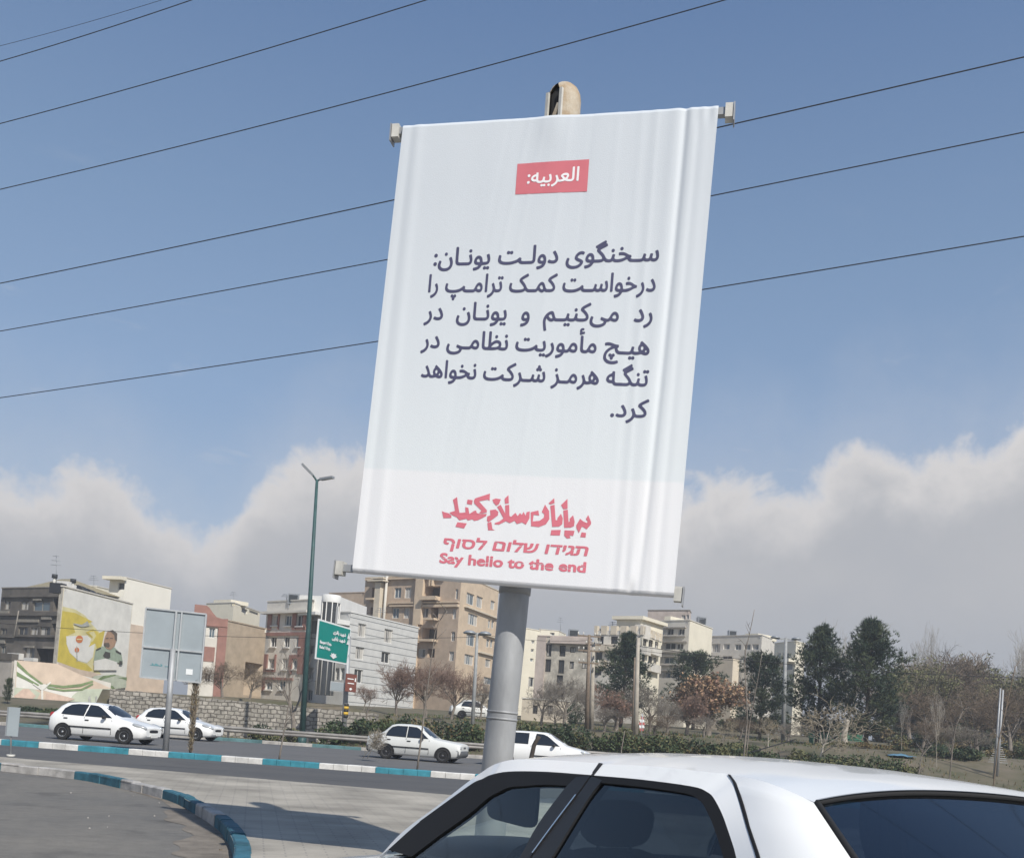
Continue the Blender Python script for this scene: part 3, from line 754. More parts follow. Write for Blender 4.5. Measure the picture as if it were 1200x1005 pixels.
# lower body shell
STN = [0, .06, .15, .3, .5, .7, .86, 1.0, 1.2, 1.4, 1.7, 2.2, 2.7, 3.2, 3.53, 3.7, 3.95, 4.1, 4.25, 4.34, 4.39, 4.408]
fW = lambda x: interp(x, [(0, .60), (.06, .70), (.15, .76), (.5, .82), (1.2, .845), (2.2, .848), (3.4, .845), (4.0, .82), (4.25, .785), (4.34, .76), (4.408, .68)])
fl_ = lambda x: interp(x, [(0, .36), (.1, .26), (.3, .21), (4.0, .21), (4.3, .30), (4.408, .40)])
fb2 = lambda x: interp(x, [(0, .60), (.06, .67), (.15, .72), (.5, .785), (1.3, .905), (1.7, .92), (3.3, .932), (3.95, .955), (4.25, .94), (4.34, .91), (4.408, .80)])
b = MB(); deckF = []; deckR = []
for sg in (1, -1):
    rows = []
    for x in STN:
        w, zl, zb = fW(x), fl_(x), fb2(x)
        rows.append([c3(x, 0, zl), c3(x, w*.9*sg, zl), c3(x, w*.985*sg, zl+.1), c3(x, w*sg, lerp(zl, zb, .5)), c3(x, w*.99*sg, zb-.14), c3(x, w*.965*sg, zb-.05), c3(x, w*.925*sg, zb)])
    b.grid(rows, 'white_paint', flip=(sg > 0))
def deck(x, u):
    w, zb = fW(x)*.925, fb2(x); return c3(x, w*u, zb+.035*(1-abs(u)**3)*min(1, max(.3, 1)))
us = [i/6-1 for i in range(13)]
b.grid([[deck(x, u) for u in us] for x in STN if x <= 1.2]+[[deck(1.38, u) for u in us]], 'white_paint', flip=False)
b.grid([[deck(x, u) for u in us] for x in STN if x >= 3.95], 'white_paint', flip=False)
for x, fl2 in ((0, 1), (4.408, 0)):
    w, zl, zb = fW(x), fl_(x), fb2(x)
    ring = [c3(x, w*.9*s_, zl) for s_ in (-1, 1)]+[c3(x, w, lerp(zl, zb, .5)), c3(x, w*.925, zb), c3(x, 0, zb+.03), c3(x, -w*.925, zb), c3(x, -w, lerp(zl, zb, .5))]
    b.poly(ring, 'white_paint', flip=bool(fl2))
b.box(c3(2.2, 0, .20), (3.7, 1.4, .02), 'rubber')
for xf in (.86, 3.53):
    for sg in (1, -1):
        b.tube([c3(xf, .70*sg, .30), c3(xf, .853*sg, .30)], .345, 'rubber', 28)
body = b.build('body', car)
# roof
rz = lambda x: interp(x, [(q[0], q[2]) for q in RAIL])
ry = lambda x: interp(x, [(q[0], q[1]) for q in RAIL])
rc = lambda x: interp(x, [(1.76, 1.335), (1.85, 1.360), (2.0, 1.382), (2.3, 1.400), (2.6, 1.407), (2.9, 1.402), (3.15, 1.386), (3.25, 1.376), (3.343, 1.360)])
rows = []
NR = 44
for i in range(NR+1):
    t = i/NR; xs_, xc = lerp(A_OUT[5][0], 3.412, t), lerp(1.77, 3.343, t); r = []
    for j in range(33):
        u = -1+j/16; q = 1-abs(u)**2.5; x = lerp(xs_, xc, q**.8)
        r.append(c3(x, ry(xs_)*u, lerp(rz(xs_), rc(xc), q)))
    rows.append(r)
b = MB(); b.grid(rows, 'white_paint', flip=False)
roof = b.build('roof', car)
b = MB(); b.grid([[p-Vector((0, 0, .03)) for p in r[2:-2]] for r in rows[1:-1:3]], 'roof_lining', flip=True); b.build('roof_lining', car)
# pillars behind the rear doors
def cpillar(b, sg):
    def col(v): return c3(v[0], v[1]*sg, v[2])
    k_ = 6; rows = []
    def fine(K): return resample([Vector(q) for q in K], 19)
    a_, w_ = [Vector(q) for q in SHUT], [Vector(q) for q in RW]
    A2 = []; W2 = []
    for i in range(len(a_)-1):
        for j in range(5): A2.append(a_[i].lerp(a_[i+1], j/5)); W2.append(w_[i].lerp(w_[i+1], j/5))
    A2.append(a_[-1]); W2.append(w_[-1])
    for q in range(k_+1):
        t = q/k_; bl = math.sin(math.pi*t)
        rows.append([col(p.lerp(w, t)+Vector((.004*bl, .016*bl*(.55+.45*i/len(A2)), .012*bl))) for i, (p, w) in enumerate(zip(A2, W2))])
    b.grid(rows, 'white_paint', flip=(sg > 0) is False)
for sg, o in both(cpillar, 'pillar', car): pass
# doors
def front_door(b, sg):
    strip(b, A_OUT, F_OUT, 'white_paint', sg=sg)
    lo = [c3(x, (fW(x)*q+.004)*sg, z) for x, q, z in ((1.36, .925, .915), (1.36, .99, .78), (1.40, 1, .56), (1.46, .985, .32), (2.42, .985, .32), (2.42, 1, .56), (2.42, .99, .79), (2.42, .925, .925))]
    b.poly(lo, 'white_paint', flip=(sg < 0))
def rear_door(b, sg):
    strip(b, R_OUT, R_SEAL, 'white_paint', sg=sg)
    lo = [c3(x, (fW(x)*q+.004)*sg, z) for x, q, z in ((2.43, .925, .925), (2.43, .99, .79), (2.43, 1, .56), (2.43, .985, .32), (3.2, .985, .32), (3.32, 1, .56), (3.56, .99, .8), (3.62, .925, .935))]
    b.poly(lo, 'white_paint', flip=(sg < 0))
doors = {}
for sg, o in both(front_door, 'door', car): doors[('f', sg)] = o
for sg, o in both(rear_door, 'door', car): doors[('r', sg)] = o
for sg in (1, -1):
    b = MB()
    strip(b, F_OUT, F_GL, 'rubber', sg=sg, th=.02); strip(b, [(x, y+.002, z) for x, y, z in F_OUT[1:]], [(x, y+.004, z-.016) for x, y, z in F_OUT[1:]], 'plastic_black', sg=sg)
    strip(b, B_L, B_C, 'plastic_black', sg=sg, th=.03)
    strip(b, [(x, y+.006, z) for x, y, z in B_C[1:4]], [(x, y+.006, z) for x, y, z in [(x+.007, y, z) for x, y, z in B_C[1:4]]], 'chrome', sg=sg, th=.004)
    b.build('window_frame', doors[('f', sg)])
    b = MB(); b.poly([c3(x, (y-.008)*sg, z) for x, y, z in F_GL+B_L[1:]], 'glass_clear', flip=(sg < 0)); b.build('window', doors[('f', sg)])
    b = MB()
    strip(b, R_SEAL, R_GL, 'rubber', sg=sg, th=.02); strip(b, B_C2, B_R, 'plastic_black', sg=sg, th=.03)
    b.build('window_frame', doors[('r', sg)])
    b = MB(); b.poly([c3(x, (y-.008)*sg, z) for x, y, z in R_GL+list(reversed(B_R[1:]))], 'glass_tint', flip=(sg < 0)); b.build('window', doors[('r', sg)])
    for kx, kd in ((2.25, 'f'), (3.35, 'r')):
        b = MB(); b.box(c3(kx, (fW(kx)+.012)*sg, .80), (.16, .03, .035), 'plastic_black'); b.build('handle', doors[(kd, sg)])
    b = MB()      # wing mirror on its black sail
    rows = []
    for k_ in range(9):
        a = math.pi*k_/8; r_ = math.sin(a)**.5 if 0 < k_ < 8 else .05
        rows.append([c3(1.44-.05*math.cos(q)*r_, (.88-.10*math.cos(a))*sg, .855+.055*math.sin(q)*r_) for q in [2*math.pi*j/12 for j in range(12)]])
    b.grid(rows, 'plastic_black', flip=(sg > 0), close=True)
    b.build('mirror', doors[('f', sg)])
# gap line between the front and rear doors on the roof rail
for sg in (1, -1):
    b = MB(); strip(b, [(A_OUT[-1][0]-.002, A_OUT[-1][1]+.002, A_OUT[-1][2]+.001), (2.548, .5865, 1.320)], [(A_OUT[-1][0]+.018, A_OUT[-1][1]+.002, A_OUT[-1][2]+.001), (2.570, .5865, 1.320)], 'rubber', sg=sg, sub=3)
    b.build('door_gap', car); b = MB(); strip(b, [(x-.006, y+.0015, z+.001) for x, y, z in SHUT], [(x+.004, y+.0015, z+.001) for x, y, z in SHUT], 'rubber', sg=sg)
    b.build('door_gap', car)
# screens
def screen(top_f, bot_f, u0=1.0, n=16, m_=10, off=0):
    return [[top_f(u0*(2*j/n-1)).lerp(bot_f(u0*(2*j/n-1)), i/m_)+Vector((0, 0, off)) for j in range(n+1)] for i in range(m_+1)]
wt = lambda u: c3(lerp(A_OUT[5][0]+.01, 1.755, 1-u*u), (A_OUT[5][1]-.004)*u, lerp(A_OUT[5][2]-.003, 1.336, 1-u*u)); wb_ = lambda u: c3(lerp(1.32, 1.12, 1-u*u), .765*u, lerp(.912, .93, 1-u*u))
b = MB(); b.grid(screen(wt, wb_), 'glass_clear', flip=False); b.build('windshield', car)
rt_ = lambda u: c3(lerp(3.405, 3.349, 1-u*u), .508*u, lerp(1.322, 1.356, 1-abs(u)**2.2)); rb_ = lambda u: c3(lerp(3.96, 4.03, 1-u*u), .65*u, lerp(.982, .995, 1-u*u))
rg = screen(rt_, rb_, n=32, m_=20)
b = MB(); b.grid(rg, 'glass_rear', flip=False); rwin = b.build('rear_window', car)
b = MB()
U = Vector((-.010, 0, .012))
def band(o_, i_, m, h): b.grid([[p for p in o_], [p+U*h for p in o_], [p+U*h*.9 for p in i_], [p-U*.2 for p in i_]], m, flip=False)
inner = lambda r_, k_: [r_[0].lerp(r_[-1], k_)]
top_o = rg[0]; top_i = [a.lerp(b_, .016) for a, b_ in zip(rg[0], rg[-1])]
b.grid([top_o, [p+U*.6 for p in top_o], [p+U*.5 for p in top_i], top_i], 'rubber', flip=False)
for sgn in (0, -1):
    e_o = [r[sgn] for r in rg]; e_i = [r[sgn].lerp(r[-1-sgn if sgn == 0 else 0], .012) for r in rg]
    b.grid([e_o, [p+U*.6 for p in e_o], [p+U*.5 for p in e_i], e_i], 'rubber', flip=(sgn == 0))
b.grid([[p+U*.68 for p in top_o], [p+U*.7-Vector((.006, 0, .001)) for p in top_o]], 'steel_grey', flip=False)
b.build('seal', rwin)
# bumpers, lamps, wheels
for x, s_ in ((0, 1), (4.408, -1)):
    b = MB(); rows = []
    for k_ in range(13):
        u = k_/6-1; xx = x+s_*(.10*u**4)-s_*.03; w = .80*u
        rows.append([c3(xx+s_*.06, w, .50), c3(xx, w, .47), c3(xx, w, .34), c3(xx+s_*.06, w, .28)])
    b.grid(rows, 'plastic_grey', flip=(s_ < 0)); b.build('bumper', car)
for sg in (1, -1):
    b = MB(); b.obox(c3(.035, .50*sg, .62), (.03, -.0, 0), (0, .16, 0), (0, 0, .06), 'lamp_glass'); b.build('headlight', car)
    b = MB(); b.obox(c3(4.395, .52*sg, .72), (.025, 0, 0), (0, .17, 0), (0, 0, .07), 'lamp_red'); b.build('tail_light', car)
b = MB(); b.box(c3(.0, 0, .62), (.03, .62, .09), 'plastic_black'); b.build('grille', car)
def wheel(parent, p, r, w, m_rim='rim', sg=1, spokes=9):
    b = MB(); T = Matrix.Translation(p) @ Matrix.Rotation(-sg*math.pi/2, 4, 'X')
    b.lathe([(r*.62, -w/2), (r*.93, -w/2), (r, -w*.36), (r, w*.36), (r*.93, w/2), (r*.62, w/2), (r*.60, w*.3)], 'tyre', 24, T)
    ty = b.build('wheel', parent)
    b = MB(); b.lathe([(r*.63, w*.44), (r*.57, w*.40), (r*.55, w*.2), (.001, w*.15)], 'steel_rim', 20, T)
    b.lathe([(r*.64, w*.30), (r*.64, w*.47), (r*.57, w*.47), (r*.55, w*.38)], m_rim, 24, T)
    for k_ in range(spokes):
        a = 2*math.pi*k_/spokes; d = Vector((math.cos(a), math.sin(a), 0)); q = Vector((-d.y, d.x, 0))
        pr = [d*r*.12+q*r*.10, d*r*.58+q*r*.12, d*r*.58-q*r*.12, d*r*.12-q*r*.10]
        b.prism([T @ (v+Vector((0, 0, w*.36))) for v in pr], (T.to_3x3() @ Vector((0, 0, w*.08))), m_rim)
    b.lathe([(r*.17, w*.3), (r*.17, w*.47), (.001, w*.49)], m_rim, 12, T)
    b.build('rim', ty)
for xf in (.86, 3.53):
    for sg in (1, -1): wheel(car, c3(xf, .775*sg, .278), .295, .17, sg=sg)
# cabin
def cushion(b, c, sx, sy, sz, m, rot=None, e=4.0, n=12):
    rows = []
    for i in range(n+1):
        ph = -math.pi/2+math.pi*i/n; r = []
        for j in range(2*n):
            t = 2*math.pi*j/(2*n); f_ = lambda v: math.copysign(abs(v)**(2/e), v)
            p = Vector((sx*f_(math.cos(ph))*f_(math.cos(t)), sy*f_(math.cos(ph))*f_(math.sin(t)), sz*f_(math.sin(ph))))
            r.append((rot @ p if rot else p)+Vector(c))
        rows.append(r)
    b.grid(rows, m, close=True)
b = MB(); b.box(c3(2.7, 0, .30), (2.6, 1.5, .03), 'interior_dark')
rows = []
for k_ in range(11):
    u = k_/5-1
    rows.append([c3(1.20, .70*u, .90), c3(1.42, .70*u, .955-.02*u*u), c3(1.62, .70*u, .965-.02*u*u), c3(1.74, .70*u, .93), c3(1.80, .70*u, .80), c3(1.70, .70*u, .55)])
b.grid(rows, 'interior_grey', flip=True); cushion(b, c3(1.52, .36, .93), .22, .30, .085, 'interior_grey', e=3); b.build('dashboard', car)
b = MB(); b.grid([[c3(3.50, .66*u, .93), c3(3.98, .66*u, .965)] for u in (-1, 0, 1)], 'interior_dark', flip=False); b.build('parcel_shelf', car)
b = MB(); T = Matrix.Translation(c3(1.90, .36, .86)) @ Matrix.Rotation(rad(-64), 4, 'Y')
b.tube([T @ Vector((.185*math.cos(a), .185*math.sin(a), 0)) for a in [2*math.pi*i/28 for i in range(29)]], .014, 'interior_dark', 8)
b.lathe([(.07, -.02), (.07, .02), (.001, .03)], 'interior_dark', 14, T)
for a in (0, 2.2, 4.1): b.beam(T @ Vector((0, 0, 0)), T @ Vector((.18*math.cos(a+.5), .18*math.sin(a+.5), 0)), .03, .015, 'interior_dark')
b.tube([T @ Vector((0, 0, 0)), c3(1.68, .36, .85)], .03, 'interior_dark', 8); b.build('steering_wheel', car)
lean = Matrix.Rotation(rad(-16), 3, 'Y')
for y in (.37, -.37):
    b = MB(); cushion(b, c3(2.00, y, .45), .27, .25, .10, 'seat_cloth'); cushion(b, c3(2.28, y, .78), .075, .24, .31, 'seat_cloth', lean); seat = b.build('seat', car)
    b = MB(); cushion(b, c3(2.37, y, 1.165), .045, .125, .075, 'seat_cloth', lean, e=3.2)
    for q in (-.06, .06): b.tube([c3(2.34, y+q, 1.02), c3(2.37, y+q, 1.13)], .007, 'steel_grey', 6)
    b.build('headrest', seat)
b = MB(); cushion(b, c3(3.05, 0, .48), .27, .64, .11, 'seat_cloth'); cushion(b, c3(3.36, 0, .78), .07, .62, .26, 'seat_cloth', Matrix.Rotation(rad(-24), 3, 'Y')); rs = b.build('rear_seat', car)
for y in (.36, -.36):
    b = MB(); cushion(b, c3(3.48, y, 1.06), .04, .13, .065, 'seat_cloth'); b.build('headrest', rs)
b = MB(); cushion(b, c3(1.86, .50, 1.190), .20, .012, .085, 'interior_dark', e=6); b.build('sun_visor', car)
b = MB(); cushion(b, c3(1.92, -.30, 1.285), .085, .17, .012, 'interior_dark', Matrix.Rotation(rad(20), 3, 'Y')); b.build('sun_visor', car)

# ------------------------------------------------------------------ cars on the highway
def small_car(name, loc_, yaw, L_, H_, Wd, prof_, side_w, glass_side, wheels, label, extra, paint='white_paint', group=None, rim='rim', rr=.29):
    """body lofted through stations along the length; prof_: x, belt z, roof z, half width, half width at the top (x from the front)"""
    root = empty(name, loc_, yaw, label=label, cat='car', group=group)
    P = lambda x, y, z: Vector((L_/2-x, y, z))
    X = sorted(set([p[0] for p in prof_]+[lerp(a[0], b_[0], t) for a, b_ in zip(prof_, prof_[1:]) for t in (.33, .66)]))
    f = lambda x, k_: interp(x, [(p[0], p[k_]) for p in prof_])
    zl = lambda x: interp(x, [(0, .32), (.12, .22), (.4, .18), (L_-.5, .19), (L_-.1, .28), (L_, .36)])
    b = MB()
    for sg in (1, -1):
        rows = []
        for x in X:
            w, zb, zt, wt_ = f(x, 3), f(x, 1), f(x, 2), f(x, 4); z0 = zl(x)
            rows.append([P(x, 0, z0), P(x, w*.88*sg, z0), P(x, w*.97*sg, z0+.08), P(x, w*sg, lerp(z0, zb, .55)), P(x, w*.985*sg, lerp(z0, zb, .85)), P(x, w*.93*sg, zb),
                         P(x, lerp(w*.93, wt_, .5)*sg+.012*sg, lerp(zb, zt, .5)), P(x, wt_*sg, zt-.035*min(1, (zt-zb)*6)), P(x, wt_*.82*sg, zt-.008), P(x, 0, zt+.012)])
        b.grid(rows, paint, flip=(sg > 0))
        for r, fl in ((rows[0], sg > 0), (rows[-1], sg < 0)):
            b.add(r, [tuple(range(len(r))) if not fl else tuple(reversed(range(len(r))))], paint)
    for wx in wheels:
        for sg in (1, -1):
            ar = [P(wx+(rr+.055)*math.cos(a), (f(wx, 3)+.004)*sg, .29+(rr+.055)*math.sin(a)) for a in [math.pi*(-.12+1.24*i/16) for i in range(17)]]
            b.prism(ar, (0, -.10*sg, 0), 'rubber')
    bd = b.build('body', root)
    ys = lambda x, z, o=.006: (lambda w, zb, zt, wt_: lerp(w*.93, wt_, (z-zb)/max(.05, zt-.035-zb))+.012*max(0, math.sin(math.pi*min(1, max(0, (z-zb)/max(.05, zt-zb)))))+o)(f(x, 3), f(x, 1), f(x, 2), f(x, 4))
    for sg in (1, -1):
        for pol in glass_side:
            c_ = (sum(p[0] for p in pol)/len(pol), sum(p[1] for p in pol)/len(pol))
            b = MB(); big = [(c_[0]+(x-c_[0])*1.06, c_[1]+(z-c_[1])*1.08) for x, z in pol]
            for pl, o_, m_ in ((big, .006, 'rubber'), (pol, .012, 'car_glass')):
                xa, xb = min(q[0] for q in pl), max(q[0] for q in pl); rows = []
                for i in range(15):
                    x = lerp(xa+.002, xb-.002, i/14); zs = []
                    for (x0, z0), (x1, z1) in zip(pl, pl[1:]+pl[:1]):
                        if (x0-x)*(x1-x) <= 0 and x0 != x1: zs.append(z0+(z1-z0)*(x-x0)/(x1-x0))
                    za_, zb_ = min(zs), max(zs); rows.append([P(x, (ys(x, lerp(za_, zb_, j/5))+o_)*sg, lerp(za_, zb_, j/5)) for j in range(6)])
                b.grid(rows, m_, flip=(sg < 0))
            b.build('window', root)
        b = MB()
        for x in side_w: b.beam(P(x, (f(x, 3)+.001)*sg, .30), P(x, (f(x, 3)*.955+.003)*sg, f(x, 1)-.01), .012, .012, 'plastic_black')
        b.box(P((side_w[0]+side_w[-1])/2, (f(2, 3)+.006)*sg, .52), (side_w[-1]-side_w[0], .025, .05), 'plastic_black')
        b.build('side_moulding', root)
        for x in side_w[1:]:
            b = MB(); b.box(P(x-.12, (f(x, 3)*.985+.004)*sg, f(x, 1)-.12), (.15, .035, .04), 'plastic_black'); b.build('handle', root)
        b = MB(); mx = side_w[0]+.30; cushion(b, P(mx-.03, (f(mx, 3)+.06)*sg, f(mx, 1)+.05), .06, .09, .065, extra.get('mirror', 'plastic_black')); b.beam(P(mx, f(mx, 3)*.9*sg, f(mx, 1)), P(mx-.03, (f(mx, 3)+.03)*sg, f(mx, 1)+.03), .05, .03, 'plastic_black'); b.build('mirror', root)
    # screens follow the centre profile between two stations
    for nm, (xa, za), (xb, zb_), wa, wb2 in (('windshield', *extra['front'], *extra['fw']), ('rear_window', *extra['rear'], *extra['rw'])):
        rows = []; sgn = -1 if nm == 'windshield' else 1
        for i in range(6):
            t = i/5; x, z, w = lerp(xa, xb, t), lerp(za, zb_, t), lerp(wa, wb2, t)
            bow = math.sin(math.pi*t)*.015
            rows.append([P(x+sgn*(.012+bow)-sgn*.05*(u*u)*1.0, w*u, z+.014-.02*u*u+bow) for u in [j/4-1 for j in range(9)]])
        b = MB(); b.grid(rows, 'car_glass', flip=(nm == 'rear_window')); b.build(nm, root)
    for sg in (1, -1):
        hx_, hy_, hz_, ha, hb, hc, hr, hp = extra['head']
        b = MB(); cushion(b, P(hx_, hy_*sg, hz_), ha, hb, hc, 'lamp_glass', Matrix.Rotation(-rad(hr)*sg, 3, 'Z') @ Matrix.Rotation(rad(hp), 3, 'Y'), e=extra.get('he', 2.6)); b.build('headlight', root)
        b = MB(); cushion(b, P(L_-.13, extra['tail'][0]*sg, extra['tail'][1]), .10, .14, extra['tail'][2], 'lamp_red', e=3); b.build('tail_light', root)
    b = MB(); gz, gw, gh = extra['grille']
    rows = []
    for k_ in range(9):
        u = k_/4-1; xx = -.012+.10*u**4; rows.append([P(xx+.02, gw*u, gz+gh), P(xx, gw*u, gz+gh*.4), P(xx, gw*u, gz-gh*.6), P(xx+.02, gw*u, gz-gh)])
    b.grid(rows, extra.get('gmat', 'plastic_black'), flip=False); b.build('grille', root)
    b = MB(); b.box(P(-.03, 0, extra.get('platez', .36)), (.012, .50, .11), 'plate_white'); b.build('licence_plate', root)
    if 'bumper' in extra:
        for x, s_ in ((0, 1), (L_, -1)):
            b = MB(); rows = []
            for k_ in range(13):
                u = k_/6-1; xx = x+s_*(.12*u**6)-s_*.045; w = (f(.3, 3)+.012)*u
                rows.append([P(xx+s_*.08, w, .53), P(xx, w, .50), P(xx, w, .32), P(xx+s_*.08, w, .24)])
            b.grid(rows, extra['bumper'], flip=(s_ < 0)); b.build('bumper', root)
    for wx in wheels:
        for sg in (1, -1): wheel(root, P(wx, (f(wx, 3)-.068)*sg, rr), rr, .16, rim, sg)
    return root
HATCH = [(0, .56, .62, .56, .45), (.05, .60, .68, .68, .52), (.15, .62, .72, .76, .58), (.45, .68, .80, .81, .62), (.8, .76, .875, .825, .64), (1.08, .83, .94, .828, .66), (1.35, .87, 1.10, .83, .62), (1.75, .885, 1.355, .83, .56), (1.95, .89, 1.405, .83, .55), (2.3, .90, 1.428, .83, .545),
         (2.8, .915, 1.418, .83, .54), (3.25, .93, 1.375, .825, .53), (3.45, .94, 1.27, .82, .53), (3.62, .94, 1.08, .80, .55), (3.74, .88, .98, .77, .56), (3.80, .62, .78, .72, .55), (3.835, .45, .60, .66, .5)]
HG = [[(1.30, .925), (1.52, 1.06), (1.80, 1.25), (1.96, 1.315), (2.28, 1.335), (2.32, .935)], [(2.38, .935), (2.35, 1.335), (2.75, 1.335), (3.00, 1.30), (3.22, 1.16), (3.28, .975), (3.2, .955)]]
HX = dict(front=((1.12, .955), (1.78, 1.36)), fw=(.62, .52), rear=((3.30, 1.35), (3.60, 1.09)), rw=(.50, .54), head=(.235, .625, .672, .28, .105, .075, 18, 16), tail=(.60, .86, .14), grille=(.515, .56, .075), platez=.34)
def on(px_, py_): return ground(px_, py_, .006)
p = on(118, 869); small_car('white_hatchback', (p.x, p.y+.4, .006), rad(-9), 3.835, 1.43, 1.65, HATCH, [1.25, 2.35, 3.2], HG, [.72, 3.16], 'nearer white five-door hatchback driving right behind the blue and white median kerb', HX, group='white hatchbacks on the highway')
p = on(190, 866); small_car('white_hatchback', (p.x, 49.2-.9, .006), rad(-9), 3.835, 1.43, 1.65, HATCH, [1.25, 2.35, 3.2], HG, [.72, 3.16], 'farther white hatchback driving right, partly hidden by the grey sign post', HX, group='white hatchbacks on the highway')
SEDAN = [(0, .60, .70, .68, .58), (.03, .64, .77, .765, .63), (.12, .68, .80, .785, .65), (.6, .77, .865, .798, .66), (1.15, .86, .935, .80, .66), (1.4, .885, 1.12, .80, .62), (1.72, .89, 1.36, .80, .55), (1.9, .89, 1.415, .80, .54), (2.3, .895, 1.445, .80, .535),
         (2.8, .90, 1.43, .80, .53), (2.98, .905, 1.385, .80, .53), (3.25, .92, 1.14, .795, .55), (3.45, .93, 1.0, .79, .60), (3.8, .90, .965, .77, .62), (3.9, .80, .90, .74, .60), (3.935, .55, .66, .68, .55)]
SG = [[(1.36, .93), (1.55, 1.07), (1.78, 1.28), (1.90, 1.335), (2.22, 1.35), (2.22, .935)], [(2.30, .935), (2.30, 1.35), (2.72, 1.345), (2.92, 1.29), (3.08, 1.10), (3.12, .95)]]
SX = dict(front=((1.18, .955), (1.75, 1.37)), fw=(.62, .51), rear=((3.02, 1.35), (3.36, 1.05)), rw=(.50, .54), head=(.07, .54, .635, .08, .17, .065, 10, 8), he=5, tail=(.56, .74, .08), grille=(.64, .36, .05), gmat='plastic_grey', bumper='plastic_grey', platez=.40)
p = on(487, 891); pride = small_car('white_sedan', (p.x, p.y+.6, .006), rad(-11), 3.935, 1.46, 1.6, SEDAN, [1.30, 2.26, 3.1], SG, [.70, 3.06], 'old dusty white compact sedan with grey bumpers driving past the sapling', SX, paint='white_paint_dusty', rim='steel_rim')
PICK = [(0, .60, .68, .62, .5), (.05, .64, .74, .72, .56), (.15, .68, .80, .78, .60), (.5, .76, .90, .82, .62), (1.05, .90, 1.01, .83, .66), (1.35, .93, 1.20, .83, .62), (1.75, .94, 1.44, .83, .57), (1.95, .945, 1.49, .83, .56), (2.4, .95, 1.505, .83, .555),
        (3.0, .95, 1.50, .83, .55), (3.35, .955, 1.485, .83, .55), (3.45, .955, 1.40, .83, .55), (3.50, .94, 1.02, .83, .62), (3.56, .90, .97, .83, .66), (4.35, .90, .965, .82, .66), (4.45, .60, .80, .78, .6)]
PG = [[(1.32, .985), (1.55, 1.14), (1.82, 1.34), (2.0, 1.405), (2.34, 1.42), (2.36, .99)], [(2.62, .995), (2.62, 1.42), (3.22, 1.415), (3.26, 1.0)]]
PXX = dict(front=((1.12, 1.03), (1.78, 1.45)), fw=(.64, .53), rear=((3.42, 1.43), (3.50, 1.08)), rw=(.48, .56), head=(.22, .63, .73, .24, .09, .06, 18, 16), tail=(.66, .82, .14), grille=(.52, .42, .08), platez=.36, mirror='plastic_black')
p = at(640, 888, 43); small_car('white_pickup', (1.35, 43.0, .006), rad(-10), 4.45, 1.5, 1.66, PICK, [1.25, 2.48], PG, [.78, 3.5], 'white pickup driving behind the galvanised billboard post', PXX)

# ------------------------------------------------------------------ facade materials
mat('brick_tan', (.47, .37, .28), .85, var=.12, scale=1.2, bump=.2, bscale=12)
mat('brick_tan_lit_trim', (.60, .48, .35), .85, var=.10, scale=1.0, bump=.2, bscale=12)  # pale trim brick, also carries the sunlight painted into the block's right face
mat('stone_cream', (.62, .55, .44), .85, var=.08, scale=.8)
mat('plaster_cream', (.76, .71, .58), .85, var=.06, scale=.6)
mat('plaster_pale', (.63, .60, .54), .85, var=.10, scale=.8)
mat('plaster_pink', (.50, .43, .385), .9, var=.16, scale=.9)
mat('plaster_stained', (.45, .42, .36), .9, var=.32, scale=1.6, detail=10)
mat('raw_brick', (.44, .36, .27), .9, var=.14, scale=1.0)
mat('red_stone', (.30, .16, .13), .8, var=.15, scale=1.5)
mat('soot_stone', (.155, .138, .118), .9, col2=(.085, .078, .07), scale=.9, detail=9)
mat('soot_light', (.26, .24, .205), .9, var=.2)
mat('grey_render', (.40, .37, .33), .9, var=.14, scale=1.2)
mat('white_stone', (.68, .68, .66), .8, var=.06, scale=1.0)
mat('roof_olive', (.27, .235, .155), .9, var=.15)
mat('tank_black', (.03, .032, .036), .6)
mat('pane_dark', (.045, .05, .055), .12, spec=.6)
mat('pane_blue', (.10, .14, .17), .10, spec=.8)
mat('curtain', (.50, .48, .44), .7, var=.15, scale=6, stretch=(6, 6, .3))
mat('frame_white', (.66, .65, .62), .6)
mat('frame_dark', (.06, .055, .05), .6)
mat('metal_grey', (.30, .32, .34), .5, metal=.3)
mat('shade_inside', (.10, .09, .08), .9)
m_ = brick('striped_stone', (.60, .60, .58), (.56, .565, .55), (.17, .18, .19), 40, .62, .035, bump=.4, var=.10)
for n_ in ('stone_wall', 'stone_side'): brick(n_, (.44, .41, .36), (.33, .31, .27), (.17, .155, .135), .40, .25, .035, bump=1.0, var=.4, nscale=2.5)
